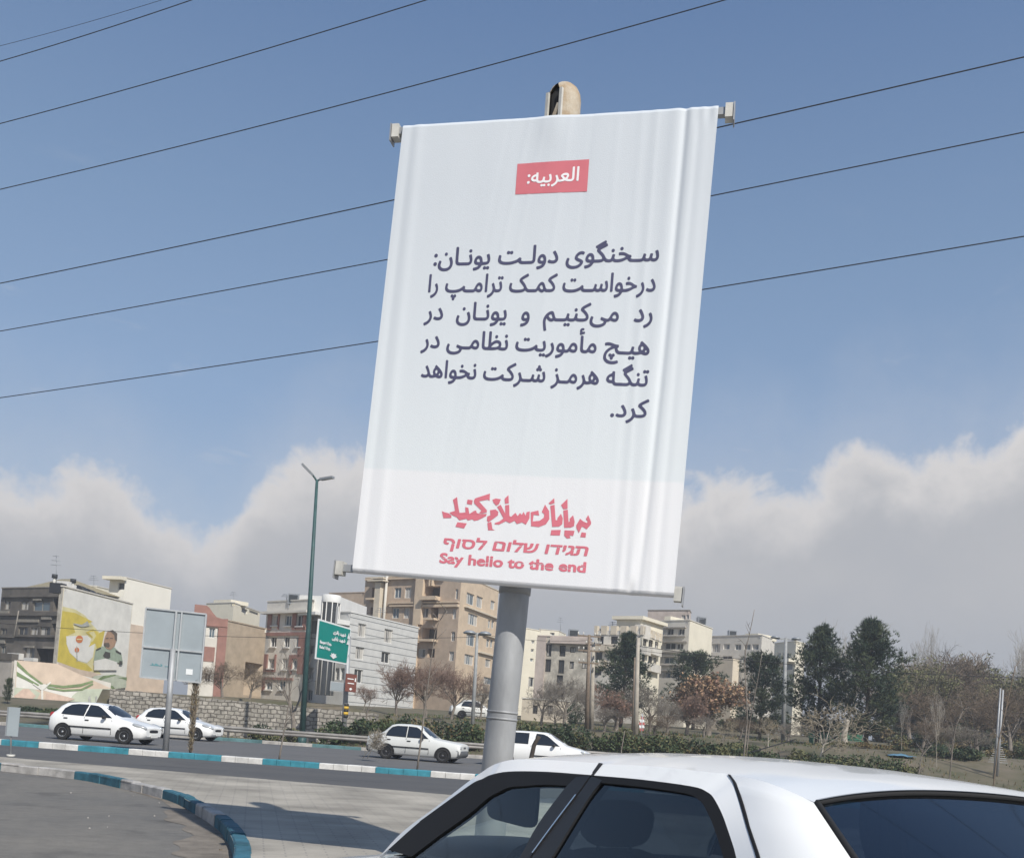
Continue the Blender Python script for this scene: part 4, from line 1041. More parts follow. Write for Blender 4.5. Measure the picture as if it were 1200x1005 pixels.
for n_ in ('striped_stone', 'stone_wall', 'stone_side'):      # the courses run along the wall and up it: map x+y to x, z to y
    nt = MATS[n_].node_tree; mp = [q for q in nt.nodes if q.type == 'MAPPING'][0]; src = mp.inputs[0].links[0].from_socket
    sp = nt.nodes.new('ShaderNodeSeparateXYZ'); cb = nt.nodes.new('ShaderNodeCombineXYZ'); nt.links.new(src, sp.inputs[0])
    ad = nt.nodes.new('ShaderNodeMath'); ad.operation = 'ADD'; nt.links.new(sp.outputs[0], ad.inputs[0]); nt.links.new(sp.outputs[1], ad.inputs[1])
    nt.links.new(ad.outputs[0], cb.inputs[0]); nt.links.new(sp.outputs[2], cb.inputs[1]); 
    if n_ == 'striped_stone': nt.links.new(cb.outputs[0], mp.inputs[0])
    else:      # rough blocks: bend the joints
        nz_ = nt.nodes.new('ShaderNodeTexNoise'); nz_.inputs['Scale'].default_value = 2.2; nz_.inputs['Detail'].default_value = 3; nt.links.new(cb.outputs[0], nz_.inputs['Vector'])
        v1 = nt.nodes.new('ShaderNodeVectorMath'); v1.operation = 'SUBTRACT'; nt.links.new(nz_.outputs[1], v1.inputs[0]); v1.inputs[1].default_value = (.5, .5, .5)
        v2 = nt.nodes.new('ShaderNodeVectorMath'); v2.operation = 'SCALE'; nt.links.new(v1.outputs[0], v2.inputs[0]); v2.inputs[3].default_value = .30
        v3 = nt.nodes.new('ShaderNodeVectorMath'); nt.links.new(cb.outputs[0], v3.inputs[0]); nt.links.new(v2.outputs[0], v3.inputs[1]); nt.links.new(v3.outputs[0], mp.inputs[0])

class Face:
    """a vertical wall from A to B (seen with A left, B right); u runs along it, z up"""
    def __init__(s, A, B_):
        s.A = Vector((A.x, A.y)); d = Vector((B_.x-A.x, B_.y-A.y)); s.len = d.length; s.u = d.normalized(); s.n = Vector((s.u.y, -s.u.x))
    def hit(s, px_, py_):
        d = ray(px_, py_); n = s.n; t = (s.A-Vector((0, 0))).dot(n)/(d.x*n.x+d.y*n.y); P = EYE+d*t
        return (Vector((P.x, P.y))-s.A).dot(s.u), P.z
    def P(s, u, z, o=0.0):
        q = s.A+s.u*u+s.n*o; return Vector((q.x, q.y, z))
    def rect(s, r):
        """pixel box (x0, y0, x1, y1) of the photo to u0, u1, z0, z1 on the wall"""
        x0, y0, x1, y1 = r; cx, cy = (x0+x1)/2, (y0+y1)/2
        u0, u1 = s.hit(x0, cy)[0], s.hit(x1, cy)[0]; z1, z0 = s.hit(cx, y0)[1], s.hit(cx, y1)[1]
        return u0, u1, z0, z1
def wall_with_holes(b, fc, u0, u1, z0, z1, holes, m, depth=.22):
    us_ = sorted({u0, u1, *[min(u1, max(u0, v)) for h in holes for v in h[:2]]}); zs = sorted({z0, z1, *[min(z1, max(z0, v)) for h in holes for v in h[2:4]]})
    for a, c in zip(us_, us_[1:]):
        for d, e_ in zip(zs, zs[1:]):
            if c-a < 1e-4 or e_-d < 1e-4: continue
            mu, mz = (a+c)/2, (d+e_)/2
            if any(h[0] < mu < h[1] and h[2] < mz < h[3] for h in holes): continue
            b.quad(fc.P(a, d), fc.P(c, d), fc.P(c, e_), fc.P(a, e_), m)
    for h in holes:
        a, c, d, e_ = max(h[0], u0), min(h[1], u1), max(h[2], z0), min(h[3], z1); dp = -(h[4] if len(h) > 4 else depth)
        b.quad(fc.P(a, d), fc.P(a, d, dp), fc.P(c, d, dp), fc.P(c, d), m); b.quad(fc.P(a, e_, dp), fc.P(a, e_), fc.P(c, e_), fc.P(c, e_, dp), m)
        b.quad(fc.P(a, d, dp), fc.P(a, d), fc.P(a, e_), fc.P(a, e_, dp), m); b.quad(fc.P(c, d), fc.P(c, d, dp), fc.P(c, e_, dp), fc.P(c, e_), m)
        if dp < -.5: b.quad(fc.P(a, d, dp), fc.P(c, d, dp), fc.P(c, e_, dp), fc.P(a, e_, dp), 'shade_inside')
def window(fc, h, parent, pane='pane_dark', frame='frame_white', mull=2, depth=.14, sill=None, curtain=0, fw=.07):
    a, c, d, e_ = h[:4]
    b = MB(); o = -depth
    def bar(u0, u1, z0, z1): b.obox(fc.P((u0+u1)/2, (z0+z1)/2, o), Vector((fc.u.x, fc.u.y, 0))*(u1-u0)/2, Vector((fc.n.x, fc.n.y, 0))*.03, Vector((0, 0, (z1-z0)/2)), frame)
    bar(a, c, e_-fw, e_); bar(a, c, d, d+fw)
    for k_ in range(mull+1):
        u = lerp(a, c, k_/mull); w = fw*(1 if k_ in (0, mull) else .7)
        u0 = max(a, u-w/2) if k_ not in (0, mull) else (a if k_ == 0 else c-w); bar(u0, u0+w, d+fw, e_-fw)
    if sill: b.obox(fc.P((a+c)/2, d-.05, .06), Vector((fc.u.x, fc.u.y, 0))*((c-a)/2+.08), Vector((fc.n.x, fc.n.y, 0))*.10, Vector((0, 0, .05)), sill)
    wd = b.build('window', parent)
    b = MB(); oo = o-.02
    b.quad(fc.P(a, d, oo), fc.P(c, d, oo), fc.P(c, e_, oo), fc.P(a, e_, oo), pane)
    if curtain:
        w = (c-a)*.33
        for u0 in ((a+fw, a+fw+w), (c-fw-w, c-fw))[:curtain]: b.quad(fc.P(u0[0], d+fw, oo+.012), fc.P(u0[1], d+fw, oo+.012), fc.P(u0[1], e_-fw, oo+.012), fc.P(u0[0], e_-fw, oo+.012), 'curtain')
    b.build('pane', wd)
def slab(fc, u0, u1, z0, z1, o0, o1, m, b):
    b.obox(fc.P((u0+u1)/2, (z0+z1)/2, (o0+o1)/2), Vector((fc.u.x, fc.u.y, 0))*(u1-u0)/2, Vector((fc.n.x, fc.n.y, 0))*(o1-o0)/2, Vector((0, 0, (z1-z0)/2)), m)
PARAPET = .35
ROOTS = {}
def building(name, label, A, B_, C_, mats, wins_l=(), wins_r=(), zb=None, group=None, seed=1, top=None, recess=(), recess_r=(), pane_mix=('pane_dark', 'pane_blue', 'pane_dark'), frame='frame_white', mull=2, sill=None):
    """A, B, C: (px, py, depth) of the roof corners, left / middle / right, in the photo; wins: pixel boxes"""
    rng = random.Random(seed)
    PB_ = at(*B_); H = top if top is not None else PB_.z
    def level(q, lo, hi):      # the depth at which that roof corner has the height of the middle one
        d = ray(q[0], q[1]); Y = (H-CAM_H)/max(1e-6, d.z/d.y); return at(q[0], q[1], min(hi, max(lo, Y)))
    PA, PC = level(A, A[2]*.93, A[2]*1.12), level(C_, B_[2]*1.02, B_[2]*1.22)
    fl_, fr_ = Face(PA, PB_), Face(PB_, PC); z0 = zb if zb is not None else min(terr(p.x, p.y) for p in (PA, PB_, PC))-.3
    root = empty(name, (PB_.x, PB_.y, z0), label=label, cat='building', group=group)
    o = root.location.copy()
    hl = [fl_.rect(r) for r in wins_l]; hr = [fr_.rect(r) for r in wins_r]
    rl = [(*fl_.rect(r), 1.3) for r in recess]; rr = [(*fr_.rect(r), 1.3) for r in recess_r]
    b = MB(); wall_with_holes(b, fl_, 0, fl_.len, z0, H, hl+rl, mats[0]); wall_with_holes(b, fr_, 0, fr_.len, z0, H, hr+rr, mats[1])
    D = Vector((PA.x+PC.x-PB_.x, PA.y+PC.y-PB_.y, 0)); q = [Vector((p.x, p.y, 0)) for p in (PA, PB_, PC)]+[D]
    up = lambda p, z: Vector((p.x, p.y, z))
    for a, c in ((q[2], q[3]), (q[3], q[0])): b.quad(up(a, z0), up(c, z0), up(c, H), up(a, H), mats[1])
    for v in range(len(b.v)): b.v[v] = tuple(Vector(b.v[v])-o)
    b.build('wall', root)
    b = MB()      # roof deck below a thin coping
    b.quad(*(up(p, H-PARAPET)-o for p in q), 'grey_render')
    cen = (q[0]+q[2])/2
    for a, c in zip(q, q[1:]+q[:1]):
        dn = (c-a).normalized(); nn = Vector((dn.y, -dn.x, 0))
        b.obox(up((a+c)/2, H+.04)-o-nn*.08, dn*((a-c).length/2+.05), nn*.14, Vector((0, 0, .05)), mats[2] if len(mats) > 2 else mats[0])
        b.quad(up(a, H-PARAPET)-o-nn*.2, up(c, H-PARAPET)-o-nn*.2, up(c, H)-o-nn*.2, up(a, H)-o-nn*.2, mats[0])
    b.build('roof', root)
    ROOTS[label] = root
    root.location = (0, 0, 0)
    kids0 = set(COL.objects)
    for fc, hs in ((fl_, hl), (fr_, hr)):
        for h in hs: window(fc, h, root, rng.choice(pane_mix), frame, mull if h[1]-h[0] < 3 else 4, sill=sill, curtain=rng.choice((0, 0, 1, 2)))
    return root, fl_, fr_, H, z0, o, kids0
def finish(bl):
    """shift the parts built in world space under the building's base"""
    root, kids0, o = bl[0], bl[6], bl[5]
    root.location = o
    seen = set()
    for ob_ in [q for q in COL.objects if q not in kids0 and q.type == 'MESH']:
        if ob_.parent is None: continue
        me = ob_.data
        if me.name in seen: continue
        seen.add(me.name)
        r = ob_.parent
        while r.parent is not None: r = r.parent
        if r is root: me.transform(Matrix.Translation(-o))
def Z(x0, y0, k_): return lambda *r: tuple(v/k_+(x0 if i % 2 == 0 else y0) for i, v in enumerate(r))

# 1. sooty old apartment house at the far left
z = Z(0, 660, 7.18)
bl = building('apartment_building', 'sooty dark stone apartment building with an olive hip roof left of the mural', (2.5, 689, 96), (73, 688, 95), (80, 689, 110), ('soot_stone', 'soot_stone', 'soot_light'),
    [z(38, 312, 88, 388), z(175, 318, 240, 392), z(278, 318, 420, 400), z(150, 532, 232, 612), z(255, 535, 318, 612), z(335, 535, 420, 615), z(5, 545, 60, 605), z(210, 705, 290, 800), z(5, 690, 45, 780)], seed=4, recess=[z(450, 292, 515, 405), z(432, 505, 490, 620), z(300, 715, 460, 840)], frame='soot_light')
root, fc, fr_, H, z0_, o, _ = bl
for r in ((150, 470, 330, 494), (5, 400, 80, 428), (355, 445, 440, 472), (5, 640, 50, 672), (210, 693, 290, 708), (370, 700, 470, 716), (285, 298, 355, 312)):
    h = fc.rect(z(*r)); b = MB(); slab(fc, *h, .0, .14, 'soot_light', b); b.build('sill', root)
b = MB()
for r in ((0, 420, 520, 440), (0, 600, 500, 618), (30, 268, 525, 284)): h = fc.rect(z(*r)); slab(fc, h[0], fc.len, h[2], h[3], 0, .22, 'soot_stone', b)
b.build('string_course', root)
h = fc.rect(z(0, 612, 140, 620)); b = MB(); pts = [fc.P(h[0], h[2], .25), fc.P(h[1], h[2], .25), fc.P(h[1]+.3, fc.hit(*z(155, 400))[1], .25)]; b.tube(pts, .06, 'soot_light', 6); b.build('drainpipe', root)
for r in ((100, 755, 150, 808), (152, 758, 202, 812), (240, 796, 322, 824)):
    h = fc.rect(z(*r)); b = MB(); slab(fc, *h, .02, .5, 'frame_white', b); b.build('air_conditioner', root)
b = MB(); e0 = [fc.hit(*z(180, 190))[0], fc.hit(*z(500, 200))[0]]; zt = at(*z(330, 118), 99.5).z; q = [fc.P(e0[0], H+.1, -.3), fc.P(e0[1], H+.1, -.3), fc.P(e0[1], H+.1, -7), fc.P(e0[0], H+.1, -7)]
rg_ = [fc.P(lerp(*e0, .35), zt, -2.8), fc.P(lerp(*e0, .62), zt, -2.8)]
b.poly([q[0], q[1], rg_[1], rg_[0]], 'roof_olive'); b.poly([q[1], q[2], rg_[1]], 'roof_olive'); b.poly([q[2], q[3], rg_[0], rg_[1]], 'roof_olive'); b.poly([q[3], q[0], rg_[0]], 'roof_olive')
hip = b.build('hip_roof', root)
for p_ in (z(342, 100), z(498, 140)):
    u, zz = fc.hit(*p_); b = MB(); b.tube([fc.P(u, H, -1.5), fc.P(u, zz, -1.5)], .14, 'pale_paint', 8); b.tube([fc.P(u, zz, -1.5), fc.P(u, zz+.35, -1.5)], .28, 'tank_black', 8); b.build('chimney', hip)
finish(bl)

# 2. the house with the painted gable
bl = building('mural_house', 'house with a big yellow and white mural painted on its blind gable wall', (70, 687, 77.5), (74.5, 687, 78), (155.5, 707.5, 88), ('plaster_stained', 'plaster_cream', 'plaster_pale'), zb=.2, seed=2)
root, fc0, fc, H, z0_, o, _ = bl
def paint(polys, name, parent, fc, off=.02):
    b = MB()
    for k_, (m, pts) in enumerate(polys): b.poly([fc.P(*fc.hit(*p), off+.006*k_) for p in pts], m)
    return b.build(name, parent)
def disc(cx, cy, rx, ry, n=26, a0=0, a1=360): return [(cx+rx*math.cos(rad(lerp(a0, a1, i/(n-1 if a1-a0 < 360 else n)))), cy+ry*math.sin(rad(lerp(a0, a1, i/(n-1 if a1-a0 < 360 else n))))) for i in range(n)]
mat('m_white', (.74, .73, .68), .85, var=.10, scale=.8); mat('m_yellow', (.62, .50, .09), .85, var=.12, scale=.9); mat('m_paleyellow', (.68, .62, .33), .85, var=.15, scale=.7); mat('m_cream', (.66, .59, .45), .85, var=.08)
mat('m_orange', (.62, .20, .07), .8); mat('m_skin', (.42, .27, .18), .85, var=.12, scale=3); mat('m_hair', (.13, .11, .09), .85); mat('m_uniform', (.33, .40, .31), .85, var=.14, scale=3); mat('m_dark', (.07, .07, .06), .85)
mat('m_green', (.20, .27, .13), .85, var=.2); mat('m_palegreen', (.50, .54, .43), .85, var=.12, scale=1.5); mat('m_peach', (.64, .52, .41), .85, var=.12, scale=.8); mat('m_blush', (.62, .47, .38), .85, var=.12); mat('m_grey', (.40, .41, .38), .85, var=.15)
y = Z(0, 690, 5.912); yp = lambda L_: [y(*p) for p in L_]
gable = [('m_white', [(75, 689), (154.5, 709), (146.5, 805), (128, 806), (66, 785)]),
 ('m_paleyellow', yp([(432, 120), (520, 140), (590, 185), (640, 250), (690, 300), (700, 420), (640, 520), (700, 590), (500, 575), (392, 500)])),
 ('m_yellow', yp([(430, 150), (520, 165), (600, 205), (640, 225), (560, 250), (500, 240), (520, 300), (470, 320), (455, 370), (480, 440), (540, 500), (600, 520), (640, 560), (600, 575), (520, 545), (395, 500), (405, 380)])),
 ('m_yellow', yp([(690, 300), (725, 285), (715, 330), (700, 400), (668, 410), (650, 340)])),
 ('m_white', yp([(455, 325), (600, 320), (655, 370), (640, 470), (600, 510), (540, 495), (480, 440), (458, 380)])),
 ('m_yellow', yp([(590, 300), (640, 275), (680, 300), (665, 370), (610, 400), (640, 340)])), ('m_paleyellow', yp([(610, 300), (645, 290), (662, 320), (640, 360), (615, 372), (640, 330)])),
 ('m_orange', disc(*y(545, 346), 4.2, 4.4)), ('m_orange', disc(*y(528, 420), 2.7, 2.9)), ('m_paleyellow', yp([(525, 343), (562, 343), (562, 350), (525, 350)])),
 ('m_grey', yp([(523, 395), (528, 395), (531, 500), (525, 500)])),
 ('m_grey', yp([(500, 235), (560, 245), (600, 220), (612, 250), (640, 250), (560, 262), (510, 245)])),
 ('m_uniform', yp([(640, 500), (655, 420), (700, 395), (790, 405), (835, 450), (845, 520), (800, 505), (720, 485)])), ('m_dark', yp([(655, 418), (690, 402), (694, 412), (662, 428)])), ('m_dark', yp([(792, 420), (832, 440), (832, 456), (795, 436)])),
 ('m_dark', yp([(705, 460), (722, 430), (755, 440), (756, 475), (725, 484)])), ('m_skin', yp([(718, 330), (735, 292), (770, 283), (800, 305), (800, 350), (785, 395), (755, 420), (728, 410), (712, 375)])), ('m_hair', yp([(735, 294), (772, 281), (803, 305), (801, 360), (786, 350), (782, 318), (760, 296)])),
 ('m_hair', yp([(713, 372), (745, 370), (752, 392), (742, 405), (718, 395)])), ('m_hair', yp([(722, 338), (742, 335), (742, 341), (722, 344)])), ('m_hair', yp([(752, 336), (772, 336), (772, 342), (752, 342)])), ('m_dark', yp([(817, 495), (838, 498), (836, 522), (816, 520)])),
 ('m_white', yp([(640, 495), (720, 478), (800, 505), (800, 560), (640, 560)])),
 ('m_peach', yp([(392, 505), (520, 550), (700, 590), (640, 600), (560, 660), (440, 650), (385, 640)])), ('m_palegreen', yp([(640, 600), (790, 590), (865, 610), (862, 680), (780, 690), (560, 690)])),
 ('m_green', yp([(640, 640), (700, 600), (785, 590), (790, 597), (700, 622), (600, 692), (560, 700)])), ('m_green', yp([(800, 612), (866, 608), (866, 632), (840, 620)])), ('m_green', yp([(700, 650), (770, 670), (785, 690), (762, 690), (700, 658)]))]
paint(gable, 'mural', root, fc)
for px0, px1, py0, py1 in ((75, 80.5, 683, 690), (83, 86, 681, 691), (89.5, 92, 685, 692)):
    u0, zt = fc.hit(px0, py0); u1, zl_ = fc.hit(px1, py1); b = MB(); slab(fc, u0, u1, zl_-.4, zt, -1.2, -.2, 'frame_white' if px0 != 75 else 'tank_black', b); b.build('chimney', root)
for cx, cy in ((99, 691), (108, 692), (118, 696), (131, 701)):
    u, zz = fc.hit(cx, cy); b = MB(); b.tube([fc.P(u-.55, zz-.15, -1.0), fc.P(u+.30, zz-.2, -1.0)], .52, 'tank_black', 14); b.build('water_tank', root)
finish(bl)
# low compound wall carrying the lower half of the painting
A_, B_ = at(17, 773, 76.0), at(131, 790, 78.5)
fc = Face(A_, B_); ztop = at(17, 773, 76).z; zt2 = fc.hit(66, 783)[1]; z0_ = .4
wl = empty('painted_wall', (A_.x, A_.y, z0_), label='low compound wall painted with green ribbons and a white tree', cat='wall'); o = wl.location.copy()
b = MB()
b.prism([fc.P(0, z0_)-o, fc.P(fc.len, z0_)-o, fc.P(fc.len, fc.hit(131, 800)[1])-o, fc.P(fc.hit(66, 783)[0], zt2)-o, fc.P(0, ztop)-o], Vector((-fc.n.x, -fc.n.y, 0))*.35, 'plaster_pale'); b.build('wall', wl)
low = [('m_peach', yp([(118, 492), (390, 515), (775, 690), (760, 788), (98, 786)])), ('m_white', yp([(118, 535), (280, 655), (330, 660), (420, 700), (620, 690), (500, 755), (300, 700), (110, 680)])),
 ('m_palegreen', yp([(100, 680), (230, 690), (280, 720), (240, 786), (98, 786)])), ('m_blush', yp([(98, 740), (160, 690), (200, 690), (250, 740), (200, 786), (98, 786)])), ('m_palegreen', yp([(560, 690), (775, 690), (760, 788), (480, 786), (500, 740)])),
 ('m_green', yp([(118, 498), (200, 580), (300, 655), (290, 665), (180, 585), (118, 530)])), ('m_green', yp([(116, 570), (200, 620), (272, 662), (262, 672), (180, 630), (116, 600)])), ('m_green', yp([(320, 655), (440, 668), (560, 655), (640, 632), (648, 642), (560, 675), (440, 685), (330, 672)])), ('m_green', yp([(320, 675), (440, 695), (560, 690), (640, 650), (648, 660), (570, 702), (440, 708), (335, 690)])),
 ('m_white', yp([(284, 660), (300, 660), (300, 780), (286, 780)])), ('m_white', yp([(290, 690), (350, 640), (354, 648), (296, 702)])), ('m_white', yp([(292, 690), (230, 650), (228, 658), (290, 702)])), ('m_blush', yp([(320, 720), (420, 735), (520, 760), (440, 786), (310, 786)])),
 ('m_green', yp([(700, 740), (735, 730), (745, 775), (715, 785)])), ('m_grey', yp([(610, 750), (625, 735), (632, 785), (615, 785)])), ('m_grey', yp([(660, 745), (672, 735), (678, 785), (664, 785)]))]
b = MB()
for k_, (m, pts) in enumerate(low): b.poly([fc.P(*fc.hit(*p), .02+.006*k_)-o for p in pts], m)
b.build('mural', wl)
# grey wall at the very left of it
A_, B_ = at(-40, 771, 79), at(14.5, 772, 76.3); fc = Face(A_, B_)
b = MB(); b.prism([fc.P(0, .3), fc.P(fc.len, .3), fc.P(fc.len, A_.z), fc.P(0, A_.z)], Vector((-fc.n.x, -fc.n.y, 0))*.35, 'grey_render'); slab(fc, -.05, fc.len+.05, A_.z, A_.z+.5, -.45, .1, 'soot_stone', b)
b.build('yard_wall', label='grey rendered yard wall with a dark coping left of the painted wall', cat='wall')

# 3. cream house with the blank wall
mat('plaster_ivory', (.84, .81, .72), .85, var=.04, scale=.6)
bl = building('cream_house', 'ivory house with a tall blank side wall behind the mural', (129, 676, 104), (147, 676.5, 101), (201, 689.5, 118), ('plaster_ivory', 'plaster_ivory', 'plaster_pale'), [(138, 682, 146, 691)], seed=3, mull=1)
root, fl3, fr3, H, z0_, o, _ = bl
b = MB(); h = fl3.rect((129, 675, 147, 680)); slab(fl3, -.2, fl3.len+.2, h[2], H, 0, .9, 'plaster_cream', b); b.build('canopy', root)
h = fr3.rect((152, 735, 201, 745)); b = MB(); slab(fr3, .02, fr3.len, z0_, h[3], .0, .05, 'm_peach', b); b.build('lower_render', root)
finish(bl)
bl = building('flat_roofed_house', 'low cream flat roofed block between the mural and the tall cream wall', (101, 686, 106), (114, 687, 104), (139, 693, 108), ('plaster_cream', 'plaster_cream', 'plaster_pale'), seed=3); finish(bl)
# 4. red trimmed house with the swooping parapet and a blank brick side
z = Z(190, 640, 3.871)
bl = building('red_trim_house', 'narrow house with a swooping red stone parapet and a blank tan brick side', (227, 723, 92), (267, 727, 90), (312, 737, 104), ('plaster_pale', 'raw_brick', 'raw_brick'), [z(212, 370, 240, 415), z(250, 372, 285, 418), z(195, 466, 228, 516), z(245, 470, 275, 514), z(192, 575, 222, 615), z(232, 575, 262, 618)], seed=7, recess_r=[(286, 776.5, 309, 815)])
root, fc, fr4, H, z0_, o, _ = bl
zt = fc.hit(229, 708)[1]; sw = [(0, H-.6), (fc.len, H-.6), (fc.len, H+.15), (fc.len*.82, H+.1), (fc.len*.66, lerp(H, zt, .18)), (fc.len*.52, lerp(H, zt, .55)), (fc.len*.42, lerp(H, zt, .88)), (fc.len*.34, zt), (0, zt)]
b = MB(); b.prism([fc.P(u, zz, .02) for u, zz in sw], Vector((fc.n.x, fc.n.y, 0))*.16, 'red_stone'); b.build('parapet', root)
b = MB()
slab(fc, fc.len-.75, fc.len+.02, z0_, H-.6, .0, .12, 'red_stone', b); h = fc.rect(z(190, 455, 240, 466)); slab(fc, 0, h[1], fc.rect(z(190, 516, 240, 522))[2], h[3], .0, .04, 'red_stone', b); h = fc.rect(z(190, 358, 300, 366)); slab(fc, 0, fc.len-.75, h[2], h[3]+.3, 0, .14, 'red_stone', b)
b.build('trim', root); finish(bl)
bl = building('yellow_house', 'pale yellow stepped house showing above the blank tan brick side', (242, 707, 126), (274, 706, 124), (305, 717, 138), ('plaster_cream', 'plaster_cream', 'plaster_pale'), wins_r=[(283, 713, 290, 718), (292, 716, 303, 719)], seed=6, mull=1)
root, fc, fr5, H, z0_, o, _ = bl
h = fc.rect((248, 702, 268, 707)); b = MB(); slab(fc, *h[:2], H, h[3], -3, -.3, 'plaster_cream', b); b.build('roof_hut', root); finish(bl)
# 5. house with red stone window bands
z = Z(280, 690, 6.279)
rows_ = [(245, 192, 292, 268), (340, 192, 386, 270), (427, 186, 476, 272), (232, 352, 276, 425), (330, 348, 372, 428), (420, 356, 458, 425), (216, 512, 264, 584), (316, 510, 356, 592), (396, 520, 432, 590), (197, 676, 245, 740), (296, 672, 340, 742)]
bl = building('banded_house', 'four storey house with dark red stone bands around its windows', (313.5, 705, 93.5), (366, 702.5, 92.5), (370, 703, 97), ('plaster_pale', 'plaster_pale', 'plaster_pale'), [z(*r) for r in rows_], seed=8, sill='frame_white')
root, fc, fr6, H, z0_, o, _ = bl
for r in ((215, 180, 242, 300), (290, 180, 300, 295), (396, 178, 424, 300), (474, 178, 494, 300), (424, 276, 494, 300), (205, 318, 500, 342), (440, 342, 500, 500), (185, 478, 212, 608), (264, 480, 274, 600), (185, 586, 270, 608), (370, 484, 394, 625), (394, 484, 480, 512), (434, 512, 480, 625), (185, 650, 400, 668), (165, 660, 192, 745)):
    h = fc.rect(z(*r)); b = MB(); slab(fc, max(0, h[0]), min(fc.len, h[1]), h[2], h[3], .0, .10, 'red_stone', b); b.build('stone_band', root)
h = fc.rect(z(205, 165, 495, 182)); b = MB(); slab(fc, -.3, fc.len, h[2], h[3], 0, .6, 'plaster_pale', b); b.build('cornice', root)
finish(bl)
# 6. white modern house with striped side
zt3 = Z(400, 660, 4.0); zz4 = Z(280, 690, 6.279)
bl = building('striped_house', 'white house with dark horizontal grooves along its side behind the green sign', (362, 719, 94), (411, 717, 90), (490.5, 735.5, 104), ('white_stone', 'striped_stone', 'white_stone'),
    [zz4(705, 580, 735, 668), zz4(745, 580, 775, 668), zz4(520, 410, 550, 480), zz4(508, 575, 548, 665), zz4(600, 545, 680, 752), zz4(500, 740, 540, 820)],
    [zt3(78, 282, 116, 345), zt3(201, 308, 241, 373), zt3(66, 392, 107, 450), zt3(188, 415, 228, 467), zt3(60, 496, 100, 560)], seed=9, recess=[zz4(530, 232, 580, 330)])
root, fc, fr7, H, z0_, o, _ = bl
c_ = at(388, 702, 89.5); b = MB(); r_ = .85
zc0, zc1 = at(388, 734, 89.5).z, at(388, 706, 89.5).z; zr = at(388, 697.5, 89.5).z
b.lathe([(r_, zc1), (r_, zr), (r_*.9, zr+.05), (.01, zr+.1)], 'white_stone', 20, Matrix.Translation((c_.x, c_.y+.2, 0)))
b.lathe([(r_*.93, zc0-6), (r_*.93, zc1)], 'pane_dark', 20, Matrix.Translation((c_.x, c_.y+.2, 0)))
for k_ in range(10):
    a = 2*math.pi*k_/10; b.tube([(c_.x+r_*.95*math.cos(a), c_.y+.2+r_*.95*math.sin(a), zc0-6), (c_.x+r_*.95*math.cos(a), c_.y+.2+r_*.95*math.sin(a), zc1)], .05, 'frame_white', 5)
b.build('stair_tower', root)
PCt = at(399, 699, 93); Pct2 = at(430, 711, 100); f9 = Face(PCt, Pct2)
b = MB(); b.prism([f9.P(0, H-.3), f9.P(f9.len, H-.3), f9.P(f9.len, Pct2.z), f9.P(f9.len*.45, lerp(PCt.z, Pct2.z, .62)), f9.P(f9.len*.2, lerp(PCt.z, Pct2.z, .25)), f9.P(0, PCt.z)], Vector((-f9.n.x, -f9.n.y, 0))*4, 'white_stone'); b.build('roof_hut', root)
h = fc.rect(zz4(690, 235, 830, 245)); b = MB(); slab(fc, h[0], fc.len, h[2]-.3, h[3], 0, 1.4, 'white_stone', b); slab(fc, h[0], fc.len, h[3], h[3]+1.1, 1.3, 1.4, 'white_stone', b); b.build('balcony', root)
h = fc.rect(zz4(520, 180, 640, 200)); b = MB(); slab(fc, 0, h[1], h[2], h[3], 0, 1.2, 'white_stone', b); b.build('balcony', root)
finish(bl)
# 7. big tan apartment block
z = Z(400, 660, 6.0)
bl = building('apartment_block', 'large tan brick apartment block with recessed balconies behind the striped house', (428.5, 677, 122), (541, 673, 112), (584.5, 692.5, 130), ('brick_tan', 'brick_tan_lit_trim', 'stone_cream'),
    [z(372, 170, 420, 243), z(445, 168, 490, 243), z(358, 312, 405, 385), z(438, 312, 478, 385), z(566, 312, 610, 380), z(800, 180, 820, 250), z(782, 320, 806, 390), z(770, 478, 798, 545), z(756, 618, 790, 685), z(305, 208, 322, 242), z(258, 315, 276, 362), z(292, 350, 310, 376), z(540, 600, 590, 660), z(366, 455, 400, 520), z(270, 170, 286, 245)],
    [z(880, 210, 935, 290), z(950, 232, 995, 312), z(1050, 262, 1080, 325), z(890, 355, 960, 435), z(1032, 395, 1050, 455), z(1055, 400, 1075, 458), z(878, 500, 940, 580), z(1020, 530, 1042, 590), z(1046, 532, 1066, 592), z(865, 640, 930, 712), z(1012, 672, 1050, 730), z(1000, 800, 1060, 850)], seed=10,
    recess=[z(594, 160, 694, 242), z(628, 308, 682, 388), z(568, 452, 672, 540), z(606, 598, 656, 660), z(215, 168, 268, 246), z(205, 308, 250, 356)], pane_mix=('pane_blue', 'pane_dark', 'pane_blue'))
root, fc, fr8, H, z0_, o, _ = bl
for r in ((520, 90, 556, 700), (566, 85, 584, 430), (632, 90, 640, 160), (650, 90, 658, 160)):
    h = fc.rect(z(*r)); b = MB(); slab(fc, h[0], h[1], h[2] if r[3] < 600 else z0_, H-.1, 0, .45, 'brick_tan_lit_trim', b); b.build('pilaster', root)
for r in ((180, 100, 740, 112), (340, 272, 830, 282), (350, 292, 830, 302), (530, 300, 850, 308)): h = fc.rect(z(*r)); b = MB(); slab(fc, max(0, h[0]), min(fc.len, h[1]), h[2], h[3], 0, .35, 'brick_tan_lit_trim', b); b.build('string_course', root)
for r in ((586, 236, 696, 262), (612, 388, 686, 402), (560, 536, 676, 552), (205, 248, 262, 262)): h = fc.rect(z(*r)); b = MB(); slab(fc, h[0], h[1], h[2], h[3], 0, .9, 'brick_tan_lit_trim', b); b.build('balcony', root)
